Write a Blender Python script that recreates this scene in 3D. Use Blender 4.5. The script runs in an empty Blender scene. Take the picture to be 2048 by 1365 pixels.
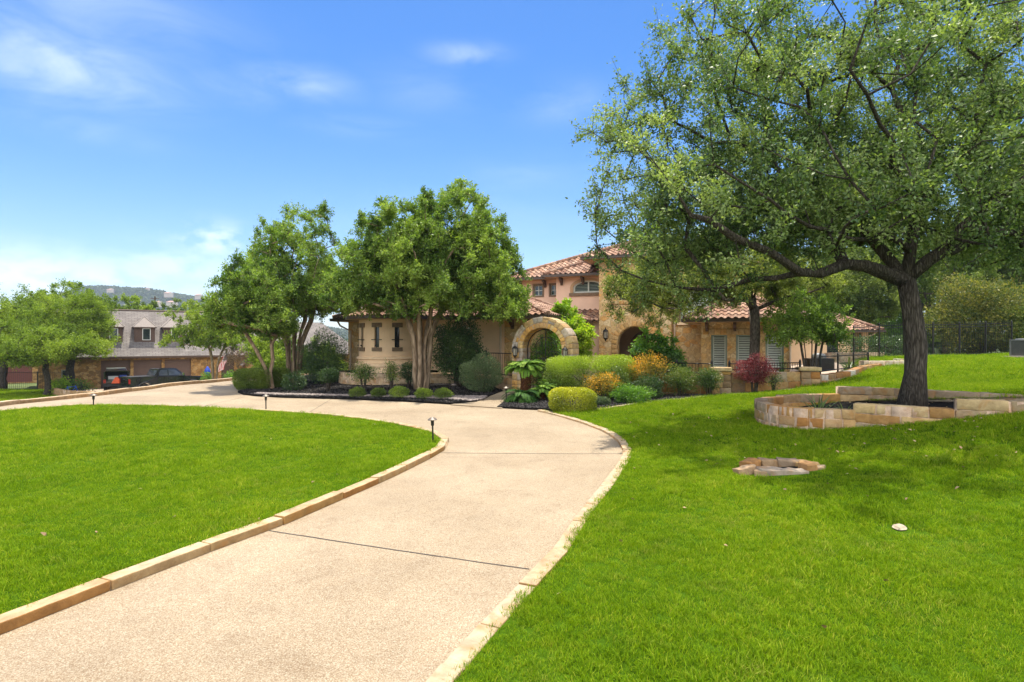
import bpy, bmesh, math, random
import numpy as np
from mathutils import Vector, Matrix, noise
from mathutils.geometry import delaunay_2d_cdt
R = math.radians
rnd = random.Random(7)
SC = bpy.context.scene
COL = SC.collection
# ---------------------------------------------------------------- camera, world, sun, exposure
CAMH = 2.0
F = 1138.0                                   # focal length in pixels of the 2048 px photograph
cd = bpy.data.cameras.new('camera'); cam = bpy.data.objects.new('camera', cd); COL.objects.link(cam)
cam.location = (0, 0, CAMH); cam.rotation_euler = (R(90), 0, 0)
cd.sensor_width = 36; cd.lens = 36 * F / 2048; cd.clip_end = 6000; cd.clip_start = 0.05
SC.camera = cam
SC.view_settings.view_transform = 'Standard'; SC.view_settings.look = 'None'
SC.view_settings.exposure = 1.03; SC.view_settings.gamma = 1.0
SC.cycles.max_bounces = 7; SC.cycles.diffuse_bounces = 4; SC.cycles.glossy_bounces = 3
SC.cycles.transmission_bounces = 5; SC.cycles.transparent_max_bounces = 6
SC.cycles.caustics_reflective = False; SC.cycles.caustics_refractive = False
SC.cycles.sample_clamp_indirect = 6
SUN_EL, SUN_AZ = 73.0, -6.0                  # azimuth from +Y towards +X
sd = bpy.data.lights.new('sun', 'SUN'); sun = bpy.data.objects.new('sun', sd); COL.objects.link(sun)
sd.energy = 3.9; sd.angle = R(0.53); sd.color = (1.0, 0.93, 0.80)
sun.rotation_euler = (R(90 - SUN_EL), 0, R(180 - SUN_AZ))
sun.location = (20, 40, 60)

def N(nt, typ, ins=None, **props):
    n = nt.nodes.new(typ)
    for k, v in props.items(): setattr(n, k, v)
    if ins:
        for k, v in ins.items():
            s = n.inputs[k]
            if isinstance(v, bpy.types.NodeSocket): nt.links.new(v, s)
            else: s.default_value = v
    return n
def mth(nt, op, a, b=None, c=None, clamp=False):
    ins = {0: a}
    if b is not None: ins[1] = b
    if c is not None: ins[2] = c
    return N(nt, 'ShaderNodeMath', ins, operation=op, use_clamp=clamp).outputs[0]
def ramp(nt, fac, stops, interp='LINEAR'):
    n = nt.nodes.new('ShaderNodeValToRGB'); cr = n.color_ramp; cr.interpolation = interp
    while len(cr.elements) < len(stops): cr.elements.new(0.5)
    for e, (p, c) in zip(cr.elements, stops):
        e.position = p; e.color = (*c, 1) if len(c) == 3 else c
    nt.links.new(fac, n.inputs[0]); return n.outputs[0]
def mixc(nt, fac, a, b, mode='MIX'):
    n = nt.nodes.new('ShaderNodeMix'); n.data_type = 'RGBA'; n.blend_type = mode
    for s, v in ((n.inputs[0], fac), (n.inputs[6], a), (n.inputs[7], b)):
        if isinstance(v, bpy.types.NodeSocket): nt.links.new(v, s)
        else: s.default_value = (*v, 1) if isinstance(v, tuple) and len(v) == 3 else v
    return n.outputs[2]

wd = bpy.data.worlds.new('World'); SC.world = wd; wd.use_nodes = True
nt = wd.node_tree; nt.nodes.clear()
sky = N(nt, 'ShaderNodeTexSky', sky_type='NISHITA', sun_disc=False, sun_elevation=R(SUN_EL), sun_rotation=R(SUN_AZ),
        altitude=300, air_density=1.0, dust_density=0.6, ozone_density=2.2)
hs = N(nt, 'ShaderNodeHueSaturation', {'Hue': 0.507, 'Saturation': 1.44, 'Value': 0.62, 'Color': sky.outputs[0]})
geo = N(nt, 'ShaderNodeTexCoord'); sep = N(nt, 'ShaderNodeSeparateXYZ', {0: geo.outputs['Generated']})
az = mth(nt, 'ARCTAN2', sep.outputs[0], sep.outputs[1]); el = mth(nt, 'ARCSINE', sep.outputs[2])
mp = N(nt, 'ShaderNodeCombineXYZ', {0: mth(nt, 'MULTIPLY', az, 2.0), 1: mth(nt, 'MULTIPLY', el, 6.0), 2: 0.0})
n1 = N(nt, 'ShaderNodeTexNoise', {'Vector': mp.outputs[0], 'Scale': 2.2, 'Detail': 7.0, 'Roughness': 0.55, 'Distortion': 0.6})
mp2 = N(nt, 'ShaderNodeCombineXYZ', {0: mth(nt, 'MULTIPLY', az, 4.0), 1: mth(nt, 'MULTIPLY', el, 7.0), 2: 3.0})
n2 = N(nt, 'ShaderNodeTexNoise', {'Vector': mp2.outputs[0], 'Scale': 4.5, 'Detail': 7.0, 'Roughness': 0.55})
wisp = ramp(nt, n1.outputs[0], [(0.34, (0, 0, 0)), (0.85, (1, 1, 1))])
puff = ramp(nt, n2.outputs[0], [(0.40, (0, 0, 0)), (0.62, (1, 1, 1))])
CLOUDS = [  # azimuth, elevation (degrees), half widths, amount, puffy?   -- where each cloud hangs in the sky
    (-37.5, 20.7, 6.5, 2.3, 0.95, 0), (-36, 25, 9, 3.5, .42, 0), (-41, 22, 5, 3, .5, 0), (-20.9, 23, 5.0, 1.2, 0.62, 0), (-26, 22, 5, 1.5, .3, 0), (-4.5, 26.6, 3.2, 0.85, 0.75, 0), (5, 22.6, 4.5, 1.6, 0.32, 0), (-36.6, 16.5, 5, 1.1, .34, 0),
    (-8, 23.5, 6, 2, .18, 0), (-15, 20, 5, 1.0, .25, 0), (-40, 5.0, 9, 2.0, 0.62, 1), (-35, 4.5, 6, 1.7, .6, 1), (-27.6, 9, 3.4, 1.3, 0.7, 1), (-31, 6.5, 5, 1.5, .45, 1), (-4, 12, 12, 2.5, .15, 0), (2, 16, 6, 1.5, .2, 0),
    (60, 35, 20, 6, .6, 0), (120, 30, 25, 7, .6, 0), (-120, 28, 28, 8, .7, 1), (180, 30, 20, 8, .6, 0)]
tot = None
for a, e, wa, we, amt, pf in CLOUDS:
    da = mth(nt, 'MULTIPLY', mth(nt, 'SUBTRACT', az, R(a)), 1 / R(wa)); de = mth(nt, 'MULTIPLY', mth(nt, 'SUBTRACT', el, R(e)), 1 / R(we))
    q = mth(nt, 'ADD', mth(nt, 'MULTIPLY', da, da), mth(nt, 'MULTIPLY', de, de))
    m = mth(nt, 'MULTIPLY', mth(nt, 'EXPONENT', mth(nt, 'MULTIPLY', q, -1.0)), amt)
    m = mth(nt, 'MULTIPLY', m, puff if pf else wisp)
    tot = m if tot is None else mth(nt, 'MAXIMUM', tot, m)
tot = mth(nt, 'MINIMUM', tot, 0.92)
haz = mth(nt, 'MULTIPLY', mth(nt, 'EXPONENT', mth(nt, 'MULTIPLY', mth(nt, 'ABSOLUTE', el), -7.0)), 0.42)
c0 = mixc(nt, haz, hs.outputs[0], (2.7, 3.5, 4.9))
cc = mixc(nt, mth(nt, 'MULTIPLY', tot, .85), c0, (4.9, 5.2, 5.9))
# bright cloud bank added in the unseen sky behind the viewer as soft fill
bk0 = N(nt, 'ShaderNodeMapRange', {0: mth(nt, 'MULTIPLY', sep.outputs[1], -1.0), 1: .05, 2: .55}, interpolation_type='SMOOTHSTEP').outputs[0]
bk1 = N(nt, 'ShaderNodeMapRange', {0: el, 1: R(2), 2: R(14)}, interpolation_type='SMOOTHSTEP').outputs[0]
bk2 = N(nt, 'ShaderNodeMapRange', {0: n2.outputs[0], 1: .30, 2: .48}, interpolation_type='SMOOTHSTEP').outputs[0]
cc = mixc(nt, mth(nt, 'MULTIPLY', mth(nt, 'MULTIPLY', bk0, bk1), bk2), cc, (10.4, 10.2, 9.8))
bg = N(nt, 'ShaderNodeBackground', {'Color': cc, 'Strength': 0.15})
wo = N(nt, 'ShaderNodeOutputWorld', {'Surface': bg.outputs[0]})

# ---------------------------------------------------------------- small helpers
def W(px, py, d): return Vector(((px - 1024) / F * d, d, CAMH - (py - 682.5) / F * d))
def G(px, py, z=0.0):
    d = (CAMH - z) * F / (py - 682.5); return ((px - 1024) / F * d, d)
class MB:
    """collects geometry and links it as one mesh object"""
    def __init__(s): s.v = []; s.f = []; s.c = []; s.M = None
    def add(s, vs, fs, col=None, M=None):
        n = len(s.v); M = M or s.M
        s.v += [tuple(M @ Vector(p)) if M else tuple(p) for p in vs]
        s.f += [tuple(i + n for i in f) for f in fs]
        s.c += ([col] * len(fs)) if not isinstance(col, list) else col
        return s
    def box(s, c, d, rz=0, col=None, M=None):
        x, y, z = d[0] / 2, d[1] / 2, d[2] / 2
        T = Matrix.Translation(c) @ Matrix.Rotation(rz, 4, 'Z')
        vs = [T @ Vector(p) for p in ((-x,-y,-z),(x,-y,-z),(x,y,-z),(-x,y,-z),(-x,-y,z),(x,-y,z),(x,y,z),(-x,y,z))]
        return s.add(vs, [(3,2,1,0),(4,5,6,7),(0,1,5,4),(1,2,6,5),(2,3,7,6),(3,0,4,7)], col, M)
    def box2(s, a, b, col=None, M=None):
        return s.box([(a[i] + b[i]) / 2 for i in range(3)], [abs(b[i] - a[i]) for i in range(3)], 0, col, M)
    def prism(s, poly, z0, z1, col=None, M=None):
        n = len(poly)
        vs = [(p[0], p[1], z0) for p in poly] + [(p[0], p[1], z1) for p in poly]
        fs = [tuple(range(n - 1, -1, -1)), tuple(range(n, 2 * n))] + [(i, (i + 1) % n, n + (i + 1) % n, n + i) for i in range(n)]
        return s.add(vs, fs, col, M)
    def extr(s, poly, a, b, axis='y', col=None, M=None):
        """polygon in the plane across `axis`, extruded from a to b"""
        n = len(poly)
        if axis == 'y': vs = [(p[0], a, p[1]) for p in poly] + [(p[0], b, p[1]) for p in poly]
        else: vs = [(a, p[0], p[1]) for p in poly] + [(b, p[0], p[1]) for p in poly]
        fs = [tuple(range(n)), tuple(range(2 * n - 1, n - 1, -1))] + [((i + 1) % n, i, n + i, n + (i + 1) % n) for i in range(n)]
        return s.add(vs, fs, col, M)
    def tube(s, pts, rad, n=6, col=None, cap=True, M=None):
        pts = [Vector(p) for p in pts]
        if not hasattr(rad, '__len__'): rad = [rad] * len(pts)
        vs = []; fs = []; up = Vector((0.31, 0.17, 0.93))
        for i, p in enumerate(pts):
            t = (pts[min(i + 1, len(pts) - 1)] - pts[max(i - 1, 0)])
            t = t.normalized() if t.length > 1e-9 else Vector((0, 0, 1))
            if i == 0: a = t.cross(up if abs(t.dot(up)) < .95 else Vector((1, 0, 0))).normalized()
            else: a = (a - t * a.dot(t)); a = a.normalized() if a.length > 1e-6 else t.orthogonal().normalized()
            b = t.cross(a)
            for k in range(n):
                w = 2 * math.pi * k / n; vs.append(p + (a * math.cos(w) + b * math.sin(w)) * rad[i])
        for i in range(len(pts) - 1):
            for k in range(n):
                fs.append((i*n+k, i*n+(k+1) % n, (i+1)*n+(k+1) % n, (i+1)*n+k))
        if cap: fs += [tuple(range(n - 1, -1, -1)), tuple(range((len(pts)-1)*n, len(pts)*n))]
        return s.add(vs, fs, col, M)
    def lathe(s, prof, n=16, c=(0, 0, 0), col=None, M=None):
        vs = []; fs = []
        for r, z in prof:
            for k in range(n):
                w = 2 * math.pi * k / n; vs.append((c[0] + r * math.cos(w), c[1] + r * math.sin(w), c[2] + z))
        for i in range(len(prof) - 1):
            for k in range(n): fs.append((i*n+k, i*n+(k+1) % n, (i+1)*n+(k+1) % n, (i+1)*n+k))
        fs += [tuple(range(n - 1, -1, -1)), tuple(range((len(prof)-1)*n, len(prof)*n))]
        return s.add(vs, fs, col, M)
    def ring(s, c, r, t, axis='y', n=20, m=6, col=None, M=None, a0=0, a1=2 * math.pi):
        full = abs(a1 - a0 - 2 * math.pi) < 1e-6
        pts = []
        for k in range(n + 1):
            w = a0 + (a1 - a0) * k / n; x, z = r * math.cos(w), r * math.sin(w)
            pts.append((c[0] + x, c[1], c[2] + z) if axis == 'y' else ((c[0], c[1] + x, c[2] + z) if axis == 'x' else (c[0] + x, c[1] + z, c[2])))
        return s.tube(pts, t, m, col, not full, M)
    def stone(s, size, M, col, r=None, jit=0.01, seed=0):
        """a roughly dressed block with worn edges"""
        h = [q / 2 for q in size]; r = r or min(h) * 0.22
        ax = []
        for q in h:
            k = max(1, int((2 * q) / 0.085)); mid = [(-q + r) + (2 * q - 2 * r) * i / k for i in range(k + 1)]
            ax.append([-q] + mid + [q])
        vid = {}; vs = []; fs = []
        def V(i, j, k):
            if (i, j, k) not in vid:
                p = Vector((ax[0][i], ax[1][j], ax[2][k])); q = Vector([max(-h[a] + r, min(h[a] - r, p[a])) for a in range(3)])
                dlt = p - q
                if dlt.length > 1e-9: p = q + dlt.normalized() * r
                nv = noise.noise_vector(p * 6.0 + Vector((seed * 3.7, seed * 1.3, seed))) * jit + noise.noise_vector(p * 21.0 + Vector((seed, 0, 0))) * jit * .8
                vid[(i, j, k)] = len(vs); vs.append(p + nv)
            return vid[(i, j, k)]
        n0, n1_, n2_ = len(ax[0]) - 1, len(ax[1]) - 1, len(ax[2]) - 1
        for i in range(n0):
            for j in range(n1_): fs += [(V(i,j,0), V(i,j+1,0), V(i+1,j+1,0), V(i+1,j,0)), (V(i,j,n2_), V(i+1,j,n2_), V(i+1,j+1,n2_), V(i,j+1,n2_))]
            for k in range(n2_): fs += [(V(i,0,k), V(i+1,0,k), V(i+1,0,k+1), V(i,0,k+1)), (V(i,n1_,k), V(i,n1_,k+1), V(i+1,n1_,k+1), V(i+1,n1_,k))]
        for j in range(n1_):
            for k in range(n2_): fs += [(V(0,j,k), V(0,j,k+1), V(0,j+1,k+1), V(0,j+1,k)), (V(n0,j,k), V(n0,j+1,k), V(n0,j+1,k+1), V(n0,j,k+1))]
        return s.add(vs, fs, col, M)
    def build(s, name, mat, parent=None, smooth=False):
        me = bpy.data.meshes.new(name); me.from_pydata(s.v, [], s.f); me.materials.append(mat)
        if any(c is not None for c in s.c):
            at = me.attributes.new('col', 'FLOAT_COLOR', 'FACE')
            at.data.foreach_set('color', np.array([(*(c or (.5, .5, .5)), 1) for c in s.c], dtype=np.float32).ravel())
        if smooth: me.polygons.foreach_set('use_smooth', [True] * len(me.polygons))
        me.update(); o = bpy.data.objects.new(name, me); COL.objects.link(o)
        if parent: o.parent = parent
        return o
def vary(c, rg, a, b):
    k = rg.uniform(a, b); h = rg.uniform(-.03, .03); return (c[0] * k * (1 + h), c[1] * k, c[2] * k * (1 - h))
def tag(o, label=None, cat=None, group=None, kind=None):
    if label: o['label'] = label
    if cat: o['category'] = cat
    if group: o['group'] = group
    if kind: o['kind'] = kind
    return o
def empty(name, loc=(0, 0, 0), rz=0, label=None, cat=None, group=None):
    o = bpy.data.objects.new(name, None); COL.objects.link(o); o.location = loc; o.rotation_euler = (0, 0, rz)
    return tag(o, label, cat, group)
def copy_tree(o, parent=None):
    c = o.copy(); COL.objects.link(c)
    if parent: c.parent = parent
    for ch in list(o.children): copy_tree(ch, c)
    return c

# ---------------------------------------------------------------- materials
def newmat(name):
    m = bpy.data.materials.new(name); m.use_nodes = True; t = m.node_tree
    return m, t, t.nodes['Principled BSDF']
def plain(name, col, rough=0.6, metal=0.0, spec=0.5, var=0.12, vscale=6.0, bump=0.0, bscale=60):
    m, t, b = newmat(name); co = N(t, 'ShaderNodeTexCoord').outputs['Object']
    nz = N(t, 'ShaderNodeTexNoise', {'Vector': co, 'Scale': vscale, 'Detail': 5.0, 'Roughness': .6}).outputs[0]
    c = ramp(t, nz, [(0.3, tuple(x * (1 - var) for x in col)), (0.7, tuple(min(1, x * (1 + var)) for x in col))])
    t.links.new(c, b.inputs['Base Color']); b.inputs['Roughness'].default_value = rough; b.inputs['Metallic'].default_value = metal
    b.inputs['Specular IOR Level'].default_value = spec
    if bump:
        n2 = N(t, 'ShaderNodeTexNoise', {'Vector': co, 'Scale': bscale, 'Detail': 4.0}).outputs[0]
        t.links.new(N(t, 'ShaderNodeBump', {'Height': n2, 'Strength': bump, 'Distance': .01}).outputs[0], b.inputs['Normal'])
    return m
def leafmat(name, dark, mid, light, trans=0.35, rough=0.45, tcol=None, spec=.4):
    m, t, b = newmat(name)
    tone = N(t, 'ShaderNodeAttribute', attribute_name='tone').outputs['Fac']
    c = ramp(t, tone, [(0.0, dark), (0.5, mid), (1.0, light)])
    t.links.new(c, b.inputs['Base Color']); b.inputs['Roughness'].default_value = rough; b.inputs['Specular IOR Level'].default_value = spec
    tc = mixc(t, 1.0, c, tcol or (1.5, 1.6, .55), 'MULTIPLY')
    tr = N(t, 'ShaderNodeBsdfTranslucent', {'Color': tc})
    mx = N(t, 'ShaderNodeMixShader', {0: trans, 1: b.outputs[0], 2: tr.outputs[0]})
    t.links.new(mx.outputs[0], t.nodes['Material Output'].inputs[0]); return m
def barkmat(name, c0, c1, sx=14, sz=3.0, bump=.8, dist=.03):
    m, t, b = newmat(name); co = N(t, 'ShaderNodeTexCoord').outputs['Object']
    mp = N(t, 'ShaderNodeMapping', {'Vector': co, 'Scale': (sx, sx, sz)}).outputs[0]
    nz = N(t, 'ShaderNodeTexNoise', {'Vector': mp, 'Scale': 1.0, 'Detail': 5.0, 'Roughness': .55, 'Distortion': .7}).outputs[0]
    vo = N(t, 'ShaderNodeTexVoronoi', {'Vector': mp, 'Scale': 1.3}, feature='DISTANCE_TO_EDGE').outputs[0]
    fur = mth(t, 'MULTIPLY', mth(t, 'ABSOLUTE', mth(t, 'SUBTRACT', nz, .5)), 5.0, clamp=True)
    h = mth(t, 'ADD', mth(t, 'MULTIPLY', fur, .55), mth(t, 'MULTIPLY', mth(t, 'MINIMUM', vo, .3), .9))
    c = ramp(t, h, [(0.10, c0), (0.70, c1)])
    t.links.new(c, b.inputs['Base Color']); b.inputs['Roughness'].default_value = .9; b.inputs['Specular IOR Level'].default_value = .15
    t.links.new(N(t, 'ShaderNodeBump', {'Height': h, 'Strength': bump, 'Distance': dist}).outputs[0], b.inputs['Normal'])
    return m
def rubble(name, pal, mortar, scale=2.2, edge=.035, stretch=(1, 1, 1.35), bump=.6):
    m, t, b = newmat(name); co = N(t, 'ShaderNodeTexCoord').outputs['Object']
    mp = N(t, 'ShaderNodeMapping', {'Vector': co, 'Scale': stretch}).outputs[0]
    wob = N(t, 'ShaderNodeTexNoise', {'Vector': co, 'Scale': 3.0, 'Detail': 3.0}).outputs['Color']
    mp = mixc(t, .12, mp, wob, 'ADD')
    vc = N(t, 'ShaderNodeTexVoronoi', {'Vector': mp, 'Scale': scale, 'Randomness': .9})
    ve = N(t, 'ShaderNodeTexVoronoi', {'Vector': mp, 'Scale': scale, 'Randomness': .9}, feature='DISTANCE_TO_EDGE').outputs[0]
    k = N(t, 'ShaderNodeSeparateColor', {0: vc.outputs['Color']}).outputs[0]
    n = len(pal); c = ramp(t, k, [(i / n, p) for i, p in enumerate(pal)], 'CONSTANT')
    nz = N(t, 'ShaderNodeTexNoise', {'Vector': co, 'Scale': 9.0, 'Detail': 6.0, 'Roughness': .7}).outputs[0]
    c = mixc(t, 1.0, c, ramp(t, nz, [(.3, (.62, .56, .5)), (.7, (1.25, 1.2, 1.12))]), 'MULTIPLY')
    e = ramp(t, ve, [(edge * .5, (0, 0, 0)), (edge * 1.6, (1, 1, 1))])
    c = mixc(t, e, mortar, c)
    t.links.new(c, b.inputs['Base Color']); b.inputs['Roughness'].default_value = .85; b.inputs['Specular IOR Level'].default_value = .25
    hh = mth(t, 'ADD', mth(t, 'MINIMUM', ve, .12), mth(t, 'MULTIPLY', nz, .06))
    t.links.new(N(t, 'ShaderNodeBump', {'Height': hh, 'Strength': bump, 'Distance': .15}).outputs[0], b.inputs['Normal'])
    return m
def attrstone(name, rough=.85, mott=.35, bump=.5, scale=7.0):
    m, t, b = newmat(name); co = N(t, 'ShaderNodeTexCoord').outputs['Object']
    c = N(t, 'ShaderNodeAttribute', attribute_name='col').outputs['Color']
    nz = N(t, 'ShaderNodeTexNoise', {'Vector': co, 'Scale': scale, 'Detail': 7.0, 'Roughness': .68, 'Distortion': .4}).outputs[0]
    nb = N(t, 'ShaderNodeTexNoise', {'Vector': co, 'Scale': scale * .45, 'Detail': 3.0, 'Distortion': 1.2}).outputs[0]
    c = mixc(t, 1.0, c, ramp(t, nz, [(.3, (1 - mott, 1 - mott * 1.1, 1 - mott * 1.2)), (.72, (1 + mott * .6,) * 3)]), 'MULTIPLY')
    c = mixc(t, ramp(t, nb, [(.50, (0, 0, 0)), (.68, (.75, .75, .75))]), c, mixc(t, .7, c, (.36, .17, .045)))
    t.links.new(c, b.inputs['Base Color']); b.inputs['Roughness'].default_value = rough; b.inputs['Specular IOR Level'].default_value = .25
    t.links.new(N(t, 'ShaderNodeBump', {'Height': nz, 'Strength': bump, 'Distance': .04}).outputs[0], b.inputs['Normal'])
    return m
def tilemat(name):
    m, t, b = newmat(name); co = N(t, 'ShaderNodeTexCoord').outputs['Object']
    c = N(t, 'ShaderNodeAttribute', attribute_name='col').outputs['Color']
    nz = N(t, 'ShaderNodeTexNoise', {'Vector': co, 'Scale': 5.0, 'Detail': 6.0, 'Roughness': .7}).outputs[0]
    c = mixc(t, 1.0, c, ramp(t, nz, [(.3, (.6, .56, .54)), (.7, (1.25, 1.2, 1.15))]), 'MULTIPLY')
    t.links.new(c, b.inputs['Base Color']); b.inputs['Roughness'].default_value = .8; b.inputs['Specular IOR Level'].default_value = .25
    return m
def glassmat(name, col=(.03, .04, .045), rough=.04):
    m, t, b = newmat(name); co = N(t, 'ShaderNodeTexCoord').outputs['Object']
    nz = N(t, 'ShaderNodeTexNoise', {'Vector': co, 'Scale': 1.5, 'Detail': 2.0}).outputs[0]
    t.links.new(ramp(t, nz, [(.35, tuple(x * .6 for x in col)), (.65, tuple(x * 1.4 for x in col))]), b.inputs['Base Color'])
    b.inputs['Roughness'].default_value = rough; b.inputs['Specular IOR Level'].default_value = .8
    t.links.new(N(t, 'ShaderNodeBump', {'Height': nz, 'Strength': .05, 'Distance': .02}).outputs[0], b.inputs['Normal'])
    return m
M = {}
M['oak'] = leafmat('oak_leaf', (.060, .112, .040), (.148, .220, .074), (.33, .41, .160), .34, .5, spec=.30)
M['oak2'] = leafmat('young_oak_leaf', (.095, .135, .03), (.20, .245, .055), (.35, .39, .105), .36, .5, spec=.28)
M['myrtle'] = leafmat('myrtle_leaf', (.065, .130, .024), (.160, .250, .044), (.31, .41, .08), .38, .5, spec=.25)
M['treeline'] = leafmat('treeline_leaf', (.075, .125, .016), (.17, .25, .026), (.31, .39, .05), .33, .55, spec=.2)
M['backtree'] = leafmat('back_tree_leaf', (.06, .105, .026), (.135, .19, .042), (.25, .31, .07), .33, .55, spec=.2)
M['lime'] = leafmat('lime_leaf', (.12, .22, .02), (.24, .38, .03), (.42, .52, .05), .42, .45, spec=.3)
M['fresh'] = leafmat('fresh_leaf', (.045, .12, .02), (.10, .22, .028), (.19, .33, .04), .38, .4, spec=.4)
M['darkshrub'] = leafmat('dark_shrub_leaf', (.022, .052, .018), (.05, .10, .03), (.10, .16, .04), .22, .4, spec=.4)
M['greyshrub'] = leafmat('grey_shrub_leaf', (.05, .085, .04), (.10, .15, .065), (.19, .245, .11), .22, .5, spec=.3)
M['boxwood'] = leafmat('boxwood_leaf', (.045, .085, .012), (.10, .155, .02), (.19, .25, .035), .28, .4)
M['golden'] = leafmat('golden_leaf', (.15, .18, .012), (.34, .36, .02), (.58, .54, .04), .35, .4)
M['hedge'] = leafmat('hedge_leaf', (.08, .13, .018), (.18, .26, .03), (.36, .46, .05), .3, .45)
M['nandina'] = leafmat('nandina_leaf', (.035, .075, .022), (.09, .15, .03), (.20, .24, .04), .28, .45)
M['orange'] = leafmat('orange_nandina_leaf', (.035, .075, .018), (.24, .21, .03), (.85, .45, .045), .3, .5, tcol=(1.3, 1.15, .6), spec=.2)
M['red'] = leafmat('red_leaf', (.055, .012, .014), (.18, .035, .042), (.38, .12, .115), .25, .5, tcol=(1.3, .7, .7), spec=.2)
M['photinia'] = leafmat('photinia_leaf', (.05, .075, .022), (.115, .145, .036), (.28, .25, .06), .33, .5, spec=.2)
M['pinktwig'] = leafmat('pink_twig_leaf', (.20, .11, .09), (.34, .20, .16), (.5, .34, .28), .3, .6)
M['palm'] = leafmat('sago_leaf', (.05, .12, .018), (.13, .245, .03), (.28, .40, .05), .25, .6, spec=.12)
M['palmdark'] = leafmat('sago_dark_leaf', (.015, .05, .012), (.035, .095, .018), (.08, .17, .03), .2, .6, spec=.1)
M['yucca'] = leafmat('yucca_leaf', (.05, .09, .025), (.11, .17, .045), (.21, .27, .08), .2, .4)
M['hillwood'] = leafmat('hill_wood_leaf', (.030, .055, .022), (.055, .085, .033), (.09, .125, .05), .2, .7)
M['blade'] = None
M['bark_oak'] = barkmat('oak_bark', (.042, .035, .028), (.165, .142, .118), 22, 2.6, 1.0, .05)
M['bark_myrtle'] = barkmat('myrtle_bark', (.16, .11, .07), (.40, .30, .21), 5, 1.2, .25, .01)
M['bark_grey'] = barkmat('grey_bark', (.05, .04, .033), (.18, .15, .12), 14, 3, .7, .02)
M['palmtrunk'] = barkmat('palm_trunk', (.07, .028, .012), (.30, .13, .05), 9, 16, 1.0, .05)
STONES = [(.50,.34,.16),(.43,.28,.12),(.54,.40,.21),(.47,.29,.11),(.57,.43,.24),(.40,.28,.15),(.52,.31,.12),(.45,.33,.19),(.55,.38,.18)]
M['rubble'] = rubble('limestone_rubble', [(.60,.43,.22),(.53,.37,.18),(.64,.49,.28),(.57,.38,.17),(.62,.45,.24),(.50,.36,.19),(.65,.52,.32),(.58,.42,.21),(.60,.35,.13)], (.36, .24, .13), 3.0, .018)
M['rubble_dark'] = rubble('neighbour_rubble', [(.34,.20,.07),(.42,.26,.10),(.26,.15,.055),(.46,.31,.14),(.37,.22,.075),(.22,.14,.06)], (.22, .14, .07), 3.2, .03)
M['astone'] = attrstone('dressed_stone')
M['mortar'] = plain('mortar', (.40, .29, .20), .9, var=.15, vscale=14, bump=.3)
M['stucco'] = plain('peach_stucco', (.79, .56, .36), .9, spec=.2, var=.07, vscale=1.6, bump=.35, bscale=90)
M['stucco_pink'] = plain('pink_stucco', (.72, .50, .375), .9, spec=.2, var=.06, vscale=1.4, bump=.35, bscale=90)
M['cream'] = plain('cream_moulding', (.78, .57, .37), .85, spec=.2, var=.08, bump=.2)
M['tile'] = tilemat('clay_tile')
M['gutter'] = plain('brown_gutter', (.075, .052, .042), .45, spec=.5, var=.2)
M['soffit'] = plain('tan_soffit', (.42, .27, .15), .8, var=.1)
M['timber'] = plain('dark_timber', (.075, .042, .026), .65, var=.3, vscale=10)
M['spout'] = plain('cream_spout', (.52, .40, .29), .5, var=.06)
M['browntrim'] = plain('brown_trim', (.17, .115, .07), .8, var=.25, vscale=8, bump=.3)
M['iron'] = plain('black_iron', (.014, .013, .013), .45, metal=.3, var=.3)
M['ironlamp'] = plain('black_lamp_metal', (.02, .019, .018), .4, metal=.4, var=.3)
M['lampcap'] = plain('bronze_lamp_cap', (.16, .13, .105), .5, metal=.5, var=.3, vscale=30)
M['frosted'] = plain('lantern_glass', (.30, .27, .22), .25, var=.2)
M['glass'] = glassmat('window_glass')
M['glass_tint'] = glassmat('tinted_car_glass', (.055, .065, .08), .06)
M['shutter'] = plain('white_shutter', (.56, .60, .56), .5, var=.05)
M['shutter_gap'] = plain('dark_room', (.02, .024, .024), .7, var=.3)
M['teal'] = plain('sage_frame', (.23, .30, .27), .5, var=.08)
M['door'] = plain('walnut_door', (.14, .06, .028), .45, var=.35, vscale=5)
M['render_in'] = plain('porch_plaster', (.40, .26, .17), .9, var=.1)
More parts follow.
